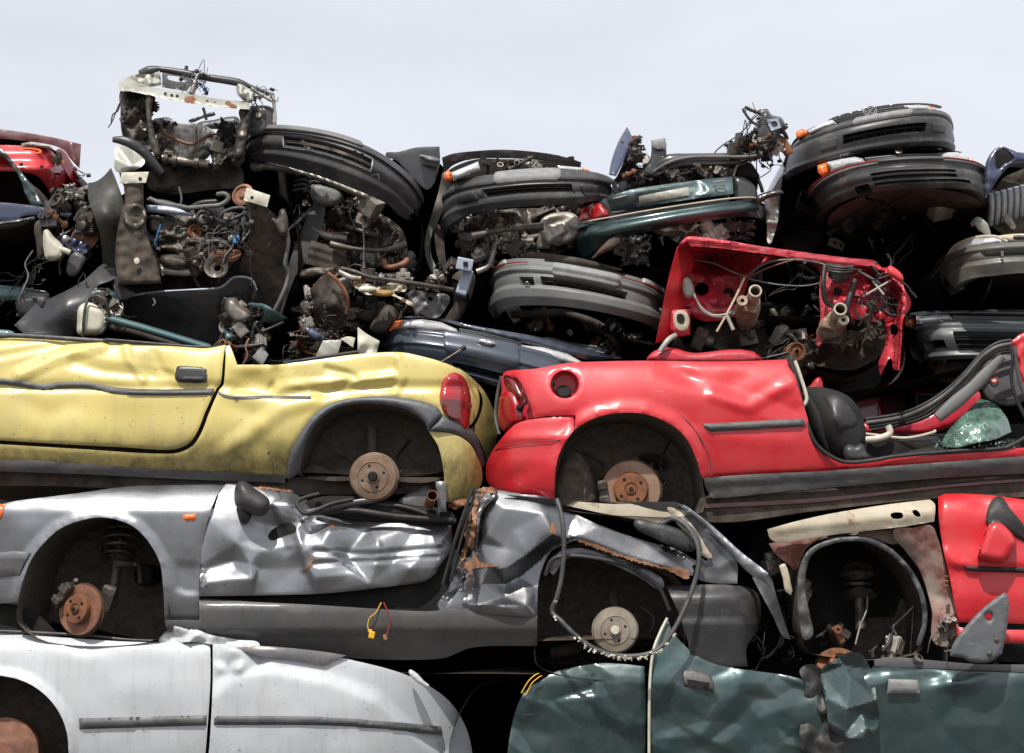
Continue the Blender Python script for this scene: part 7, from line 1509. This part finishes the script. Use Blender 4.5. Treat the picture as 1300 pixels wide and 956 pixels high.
under(T, [(-70, 262), (60, 268), (112, 235), (130, 260), (135, 340), (120, 400), (-70, 400)], .62, 2.6, 'inner_body', 'dark')
wire('wiring', [(42, 318, .3), (32, 335, .3), (36, 350, .3), (30, 366, .28), (24, 380, .28), (26, 392, .3)], .004, M['cablegrey'], T)
# ---- teal car below it
T = thing('teal_open_wreck', 'teal car with its black bonnet underside, white expansion tank and green brackets, above the yellow car', 'wrecked car', P(180, 460, .9))
T['label'] = 'teal wreck with black plastic liner and white expansion tank, behind the yellow car roofline'
panel('teal_bonnet', [(-70, 360, 1), (0, 362), (35, 366), (62, 372), (60, 379), (30, 381), (-70, 380, 1)], .55, M['teal'], T, res=4, dome=(.015, 4), thick=.04)
wire('chrome_script', [(30, 366, .53), (60, 371, .53)], .005, M['steel'], T)
panel('teal_lower_panel', [(-70, 418, 1), (10, 419), (20, 424), (20, 434), (-70, 434, 1)], .5, M['teal'], T, res=4, dome=(.01, 4), thick=.04)
panel('tyre', [(22, 380), (40, 373), (62, 376), (60, 395), (40, 405), (24, 400)], .5, M['rubber'], T, res=4, dome=(.06, 8), thick=.05)
ld_ = add(tps([(20, 412, .3), (55, 385, .3), (128, 337, .35), (146, 340, .3), (100, 430, .25), (80, 390, .16)]), crump(.008, 22, 5, (15, 330, 185, 435), 2, -30), nz(.01, 20, 6))
panel('wheel_arch_liner', [(18, 413, 1), (46, 385, 1), (56, 392), (58, 381, 1), (80, 371), (105, 357), (129, 336), (140, 333), (146, 341), (146, 352), (136, 358), (125, 362), (115, 380), (102, 400), (92, 432, 1), (60, 432), (38, 430, 1)], ld_, M['bumperblk'], T, res=3.6, thick=.012)
panel('torn_liner', [(145, 350, 1), (152, 354), (160, 366), (172, 372, 1), (160, 380), (150, 378), (146, 365)], .2, M['rubber'], T, res=3.2, thick=.02)
BR = panel('headlamp_frame', [(113, 371), (125, 369), (150, 371, 1), (152, 385), (146, 402, 1), (136, 404), (134, 392), (130, 382), (118, 380)], add(.22, nz(.03, 9, 3)), M['teal'], T, holes=[[(128, 374), (140, 374), (142, 382), (136, 386), (130, 380)]], res=3, thick=.03)
tank = panel('expansion_tank', [(99, 392), (104, 386), (112, 384), (128, 388), (136, 396), (136, 412), (130, 424), (112, 426), (99, 424), (98, 408)], .16, M['whiteplas'], T, res=3.2, dome=(.08, 10), thick=.06)
wire('hose', [(112, 378, .08), (108, 392, .06), (106, 410, .06), (106, 428, .08)], .007, M['cable'], T)
wire('hose', [(112, 380, .08), (124, 376, .06), (134, 384, .06), (138, 396, .08), (137, 410, .1)], .008, M['cable'], T)
m = MB(); m.tube([P(136, 404, .1), P(180, 416, .12), P(266, 442, .15)], .020, 4, False); m.build('slam_panel', M['teal'], T)
wire('lower_rail', [(138, 414, .2), (180, 424, .2), (230, 440, .2)], .020, M['under'], T)
hd_ = add(tps([(153, 379, .3), (318, 355, .3), (250, 440, .4), (345, 430, .5), (150, 430, .5)]), 0)
panel('bonnet_underside', [(146, 371, 1), (153, 379), (175, 374), (203, 371), (245, 369), (276, 367), (286, 362), (300, 352), (318, 354), (328, 372), (332, 385), (318, 400), (300, 410), (290, 440), (240, 440), (180, 420), (150, 410, 1)], hd_, M['black'], T, res=4.5, thick=.01)
wire('bonnet_edge', [(146, 362, .28), (149, 374, .27), (153, 379, .27), (175, 374, .27), (203, 370.5, .27), (245, 368, .27), (276, 366, .27), (286, 361, .27), (298, 352, .27), (318, 354, .28), (326, 368, .3)], .006, M['bluegrey'], T)
panel('headlamp', [(286, 380), (298, 378), (308, 388), (318, 396), (316, 408), (300, 412), (288, 402)], .24, M['steel'], T, res=3, dome=(.07, 8), thick=.05)
fw_ = add(tps([(314, 384, .25), (366, 404, .25), (330, 412, .3), (340, 398, .18)]), 0)
panel('front_wing', [(314, 386), (326, 385), (335, 386), (366, 404, 1), (350, 408), (336, 409), (328, 414), (334, 402), (334, 393), (324, 390)], fw_, M['teal'], T, res=3, thick=.02, dome=(.01, 4))
panel('wing_bracket', [(284, 412), (296, 414), (312, 418), (320, 412), (322, 422), (308, 430), (296, 432), (288, 446), (282, 448), (286, 430)], add(.26, nz(.04, 7, 4)), M['teal'], T, res=2.8, thick=.02)
panel('paper_card', [(320, 453, 1), (332, 440, 1), (341, 450, 1), (333, 464, 1)], add(.1, nz(.01, 8, 1)), M['plate'], T, res=4, thick=.003)
wire('wiring', [(316, 430, .12), (312, 440, .1), (314, 452, .1), (308, 463, .1)], .005, M['copper'], T)
wire('wiring', [(155, 385, .16), (156, 392, .14), (152, 402, .14)], .004, M['cablegrey'], T)
wire('wiring', [(194, 378, .2), (197, 384, .19), (194, 388, .19)], .004, M['cablegrey'], T)
junk(T, [(284, 378), (330, 390), (340, 430), (330, 460), (290, 455), (285, 420)], .2, .42, 50, 131, .6)
junk(T, [(105, 365), (150, 368), (148, 400), (110, 400)], .14, .3, 20, 132, .5)
under(T, [(-70, 372), (60, 376), (150, 372), (290, 366), (340, 390), (350, 470), (-70, 450)], .62, 2.4, 'inner_body', 'dark')
# ---- wheelhouse wreck in the middle
T = thing('burnt_wheelhouse_wreck', 'charred dark wreck with torn yellowish insulation, above the yellow car and left of the blue front', 'wrecked car', P(450, 470, .9))
T['label'] = 'grimy wreck with torn foam and wheelhouse, between the lone bumper and the blue front'
wh = add(tps([(382, 380, .5), (418, 348, .3), (440, 380, .26), (435, 412, .34), (400, 415, .5), (425, 385, .22)]), nz(.03, 18, 4), nz(.012, 6, 5))
panel('wheelhouse', [(381, 398), (386, 380), (398, 362), (412, 348), (422, 349), (434, 362), (441, 380), (440, 400), (432, 415), (410, 420), (390, 414)], wh, M['under'], T, res=3.4, thick=.03)
wire('arch_edge', [(417, 347, .2), (428, 356, .18), (438, 370, .18), (442, 385, .2), (440, 398, .22)], .010, M['rust'], T)
panel('torn_foam', [(450, 362), (466, 360), (480, 364), (500, 362), (515, 362), (514, 370), (500, 371), (516, 380), (525, 388), (514, 384), (500, 376), (480, 374), (465, 374), (455, 368)], add(.3, nz(.05, 6, 3), crump(.02, 7, 5, (440, 355, 530, 395), 1.5, 10)), M['yellowp'] if False else M['cream'], T, res=2.6, thick=.012)
M['foam'] = rough_mat('torn_brown_foam', (0.42, 0.26, 0.09), (0.22, 0.13, 0.05), 12, (.7, .9), bumpk=.5)
panel('torn_foam', [(468, 371), (490, 368), (500, 371), (494, 376), (476, 375)], .22, M['foam'], T, res=2.6, dome=(.01, 3), thick=.02)
panel('torn_foam', [(455, 368), (462, 363), (478, 366), (474, 370), (462, 371)], .2, M['whiteplas'], T, res=2.6, dome=(.01, 3), thick=.02)
panel('bulkhead', [(520, 370), (545, 372), (570, 376), (566, 392), (552, 404), (530, 396), (522, 386)], add(.42, nz(.03, 9, 3)), M['sill'], T, holes=[[(543, 377), (549, 377), (550, 381), (544, 381)]], res=3.2, thick=.02)
panel('seat_back', [(470, 420), (474, 402), (482, 390), (494, 387), (503, 393), (506, 405), (498, 416), (488, 425)], .5, M['under'], T, res=3.4, dome=(.08, 10), thick=.05)
panel('fender_pipe', [(450, 396), (480, 392), (482, 402), (470, 410), (452, 404)], .56, M['under'], T, res=3.4, dome=(.05, 6), thick=.05)
wire('cross_bar', [(434, 341, .3), (450, 345, .28), (470, 352, .28), (500, 356, .3), (540, 362, .34), (575, 368, .4)], .012, M['grease'], T)
wire('torn_strip', [(430, 345, .25), (445, 352, .24), (458, 354, .24)], .014, M['steel'], T, flat=.4)
junk(T, [(425, 345), (560, 356), (560, 370), (440, 362)], .38, .55, 40, 141, .5)
junk(T, [(440, 378), (520, 382), (560, 392), (500, 405), (445, 420)], .55, .75, 40, 142, .6)
junk(T, [(383, 385), (392, 370), (396, 410), (386, 412)], .4, .48, 14, 143, .4)
junk(T, [(375, 425), (450, 420), (450, 455), (380, 455)], .3, .6, 22, 144, .6, gens=[(g_wires, 2), (g_sheet, 4), (g_bracket, 1)], pals={'g_sheet': [('rust', 2), ('under', 3), ('maroon', 1), ('cream', .4)]})
under(T, [(375, 350), (420, 340), (580, 355), (600, 400), (600, 470), (370, 470)], .68, 2.6, 'inner_body', 'dark')
panel('scrap_card', [(399, 456, 1), (410, 432, 1), (434, 431, 1), (428, 452, 1)], add(.12, nz(.01, 10, 2)), M['palegrey'], T, res=4, thick=.003)
panel('scrap_card', [(432, 430, 1), (442, 427), (451, 429, 1), (448, 441, 1), (438, 434)], .16, M['whiteplas'], T, res=4, thick=.003)
panel('white_scrap', [(454, 415, 1), (466, 424), (482, 433, 1), (478, 448), (474, 456, 1), (454, 450, 1)], add(.08, crump(.02, 11, 3, (450, 410, 485, 460), 1, 30)), M['whiteplas'], T, res=3.5, thick=.003)
panel('blue_scrap', [(384, 416, 1), (390, 415), (412, 427), (410, 434, 1), (396, 430)], .14, M['blue2'], T, res=3, dome=(.01, 3), thick=.02)
# ---- blue boot at the right edge
T = thing('blue_boot_wreck', 'blue open car body standing against the sky, top of the right edge', 'wrecked car', P(1290, 310, 1.0))
bd_ = add(.62, nz(.01, 14, 2))
panel('boot_frame', [(1250, 222), (1252, 205), (1262, 190), (1274, 186), (1290, 193), (1345, 195, 1), (1345, 212, 1), (1300, 206), (1284, 210), (1268, 226), (1258, 242), (1251, 252, 1)], bd_, M['blue2'], T, holes=[[(1266, 214), (1266, 195), (1274, 190), (1285, 200), (1284, 204), (1275, 208)]], res=3.2, dome=(.015, 4), thick=.06)
panel('boot_opening', [(1262, 216), (1264, 194), (1276, 188), (1300, 196), (1345, 198), (1345, 215), (1280, 212)], .75, M['dark'], T, res=4)
m = MB()
for k in range(12):
    x = 1258+k*8; m.tube([P(x, 246-k*2.2, .68), P(x+1, 262-k*2.4, .72), P(x-1, 285-k*2.5, .85)], .016, 6)
m.build('corrugated_floor', M['bluegrey'], T)
panel('boot_floor', [(1252, 250), (1262, 240), (1280, 222), (1345, 212), (1345, 300), (1290, 302), (1262, 290), (1255, 270)], add(.85, nz(.02, 12, 2)), M['under'], T, res=4, thick=.02)
panel('floor_rib', [(1264, 262), (1272, 258), (1290, 288), (1284, 291)], .8, M['steel'], T, res=3, dome=(.01, 3), thick=.02)
under(T, [(1256, 240), (1270, 210), (1345, 205), (1345, 310), (1262, 300)], .9, 2.6, 'inner_body', 'dark')
# ---- black engine parts above the green saloon
T = thing('black_front_frame', 'mangled black car front standing above the green saloon, lifted bonnet blade and lamp arm against the sky', 'wrecked car', P(870, 260, 1.2))
T['label'] = 'mangled black car front with wires, standing against the sky above the green saloon'
panel('bonnet_blade', [(773, 222, 1), (776, 205), (785, 180), (796, 161, 1), (800, 168), (804, 180), (796, 196), (782, 224, 1)], add(prof([(160, .9), (225, .6)])), M['blue2'], T, res=3, dome=(.015, 5), thick=.03)
panel('blade_back', [(782, 226), (800, 186), (806, 180), (812, 190), (806, 205), (815, 215), (830, 230), (800, 250), (775, 252), (776, 230)], add(.85, crump(.03, 10, 3, (770, 175, 835, 255), 1.5, 60)), M['black'], T, res=3, thick=.03)
panel('post', [(827, 178, 1), (845, 176, 1), (846, 200), (842, 222), (822, 224), (818, 216), (826, 200)], .7, M['black'], T, res=3, dome=(.02, 4), thick=.06)
o = panel('post_plate', [(828, 178, 1), (844, 175, 1), (846, 187), (838, 190), (828, 186)], .66, M['plate'], T, res=3, dome=(.004, 3), thick=.02)
wire('rail', [(826, 226, .75), (834, 214, .72), (850, 206, .7), (880, 204, .7), (925, 202, .7), (950, 198, .7), (978, 188, .7), (990, 190, .7)], [.02, .04, .045, .04, .035, .03, .018, .014], M['black'], T, n=10)
wire('hose', [(835, 222, .66), (855, 212, .64), (880, 208, .64), (910, 208, .64), (940, 206, .64)], .012, M['cable'], T)
wire('hose', [(830, 218, .66), (850, 206, .62), (875, 200, .62), (905, 199, .62), (945, 199, .62), (968, 196, .62)], .009, M['cablegrey'], T)
panel('front_wing_top', [(845, 211), (855, 203), (870, 200), (890, 199), (886, 205), (865, 209)], .9, M['palegrey'], T, res=3, dome=(.01, 3), thick=.03)
panel('boot_bulk', [(836, 232), (842, 220), (865, 212), (900, 214), (940, 216), (955, 224), (935, 226), (890, 230), (850, 238)], .78, M['under'], T, res=3.4, dome=(.04, 7), thick=.05)
wire('whip_wire', [(905, 201, .7), (908, 193, .7), (918, 184, .7), (935, 173, .7), (948, 161, .7), (955, 152, .7), (962, 146, .7)], .0038, M['cable'], T)
wire('whip_wire', [(938, 180, .7), (945, 172, .7), (952, 160, .7), (956, 150, .7)], .003, M['cablegrey'], T)
panel('lamp_box', [(966, 144), (974, 139), (980, 146), (992, 149), (996, 158), (990, 170), (984, 182), (972, 186), (960, 180), (958, 168), (964, 156)], .66, M['black'], T, res=3, dome=(.05, 7), thick=.1)
panel('lamp_plate', [(972, 152, 1), (988, 150, 1), (992, 162, 1), (979, 166, 1)], .60, M['bluegrey'], T, holes=[[(979, 155), (985, 154), (987, 160), (981, 161)]], res=2.6, thick=.006, hem=0)
wire('bracket_ring', [(935, 190, .66), (945, 196, .64), (958, 194, .64), (964, 186, .64), (958, 180, .64), (945, 178, .66)], .008, M['grease'], T)
wire('support', [(978, 172, .7), (990, 178, .7), (998, 188, .7), (1002, 196, .7)], [.02, .03, .03, .025], M['rust'], T, flat=.6)
wire('stay', [(951, 207, .8), (958, 218, .8), (966, 236, .8), (968, 244, .8)], .010, M['grease'], T)
wire('hanging_hose', [(931, 224, .7), (934, 214, .7), (938, 207, .7), (945, 205, .7)], .006, M['cream'], T)
panel('wheel_guard', [(930, 215), (940, 208), (952, 206), (960, 216), (964, 226), (950, 228), (932, 224)], .76, M['dark'], T, res=3.4, dome=(.03, 6), thick=.1)
junk(T, [(928, 182), (960, 176), (990, 182), (985, 196), (930, 200)], .62, .75, 34, 151, .5)
junk(T, [(960, 146), (996, 152), (998, 185), (960, 190)], .62, .74, 22, 152, .42)
junk(T, [(788, 178), (812, 172), (816, 205), (800, 215)], .72, .86, 16, 153, .42)
junk(T, [(845, 214), (925, 212), (925, 224), (845, 230)], .62, .72, 22, 154, .42)
junk(T, [(795, 215), (820, 205), (840, 225), (810, 236)], .7, .8, 12, 155, .5)
hull('inner_body', [(776, 232), (800, 215), (850, 212), (950, 212), (962, 240), (900, 250), (780, 262)], .95, 2.6, M['dark'], T, shrink=.1)
# ================================================================== second row of hulks, in the shade behind
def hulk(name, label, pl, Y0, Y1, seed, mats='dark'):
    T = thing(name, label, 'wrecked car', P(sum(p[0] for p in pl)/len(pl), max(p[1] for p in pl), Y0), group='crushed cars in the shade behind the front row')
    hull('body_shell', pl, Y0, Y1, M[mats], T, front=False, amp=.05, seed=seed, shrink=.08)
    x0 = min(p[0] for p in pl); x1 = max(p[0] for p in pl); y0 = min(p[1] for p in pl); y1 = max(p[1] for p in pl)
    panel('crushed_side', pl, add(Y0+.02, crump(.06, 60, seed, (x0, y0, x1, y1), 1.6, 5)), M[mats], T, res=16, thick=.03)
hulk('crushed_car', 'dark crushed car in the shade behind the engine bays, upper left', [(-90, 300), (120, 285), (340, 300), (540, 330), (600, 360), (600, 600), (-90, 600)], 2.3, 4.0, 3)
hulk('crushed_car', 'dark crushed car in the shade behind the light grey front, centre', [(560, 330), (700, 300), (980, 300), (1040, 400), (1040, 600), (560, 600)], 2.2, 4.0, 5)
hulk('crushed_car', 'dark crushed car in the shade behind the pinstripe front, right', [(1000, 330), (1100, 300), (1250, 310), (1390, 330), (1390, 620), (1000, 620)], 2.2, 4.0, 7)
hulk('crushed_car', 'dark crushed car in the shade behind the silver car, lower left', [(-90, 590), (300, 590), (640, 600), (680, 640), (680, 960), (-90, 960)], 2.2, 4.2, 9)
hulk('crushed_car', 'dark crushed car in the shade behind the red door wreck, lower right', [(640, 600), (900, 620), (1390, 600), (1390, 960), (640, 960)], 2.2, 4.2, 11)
# ================================================================== ground, sky, sun
g = MB(); NX = 60
def gz(x, y): return 0.02*noise.noise((x*.8, y*.8, 0))
xs = [-400, -120, -40]+[(-20+40*i/NX) for i in range(NX+1)]+[40, 120, 400]
ys = [-400, -120, -40, -20]+[(-15+30*i/NX) for i in range(NX+1)]+[40, 120, 900]
V = [(x, y, gz(x, y) if abs(x) < 20 and abs(y) < 15 else 0) for x in xs for y in ys]; ny = len(ys)
g.add(V, [(i*ny+j, (i+1)*ny+j, (i+1)*ny+j+1, i*ny+j+1) for i in range(len(xs)-1) for j in range(ny-1)], True)
gm = rough_mat('gravel_concrete', (0.13, 0.12, 0.11), (0.07, 0.065, 0.06), 3, (.8, .95), spec=.2, bumpk=.5, dist=.01)
go = g.build('ground', gm); tag(go, None, None, kind='structure')
w = bpy.data.worlds.new('World'); SC.world = w; w.use_nodes = True; t = w.node_tree
bg = t.nodes['Background']; sky = t.nodes.new('ShaderNodeTexSky'); sky.sky_type = 'NISHITA'; sky.sun_disc = False
EL, AZ = R(56), R(196)      # sun: high, behind the camera, a little to the left
sky.sun_elevation = EL; sky.air_density = 1.0; sky.dust_density = 2.0; sky.ozone_density = 1.0
sunv = Vector((math.sin(AZ)*math.cos(EL), math.cos(AZ)*math.cos(EL), math.sin(EL)))
sky.sun_rotation = AZ
tc = t.nodes.new('ShaderNodeTexCoord'); mp = t.nodes.new('ShaderNodeMapping'); mp.inputs['Scale'].default_value = (1.2, 1.2, 4.0)
nn = t.nodes.new('ShaderNodeTexNoise'); nn.inputs['Scale'].default_value = 1.6; nn.inputs['Detail'].default_value = 6; nn.inputs['Roughness'].default_value = .5
t.links.new(tc.outputs['Generated'], mp.inputs[0]); t.links.new(mp.outputs[0], nn.inputs['Vector'])
mr = t.nodes.new('ShaderNodeMapRange'); mr.inputs[1].default_value = .3; mr.inputs[2].default_value = .75; mr.inputs[3].default_value = .66; mr.inputs[4].default_value = 1.0
t.links.new(nn.outputs['Fac'], mr.inputs[0])
mx = t.nodes.new('ShaderNodeMix'); mx.data_type = 'RGBA'; mx.inputs[7].default_value = (8.8, 8.95, 9.5, 1)
t.links.new(mr.outputs[0], mx.inputs[0]); t.links.new(sky.outputs[0], mx.inputs[6]); t.links.new(mx.outputs[2], bg.inputs[0])
bg.inputs[1].default_value = 0.10
sd_ = bpy.data.lights.new('sun', 'SUN'); sd_.energy = 4.1; sd_.angle = R(1.2); sd_.color = (1, .96, .9)
so = bpy.data.objects.new('sun', sd_); COL.objects.link(so); so.rotation_euler = (-sunv).to_track_quat('-Z', 'Y').to_euler(); so.location = (0, -5, 12)
SC.view_settings.view_transform = 'Standard'; SC.view_settings.look = 'None'; SC.view_settings.gamma = 1; SC.view_settings.exposure = 0.12
SC.render.resolution_x = 1024; SC.render.resolution_y = 753
SC.cycles.max_bounces = 6
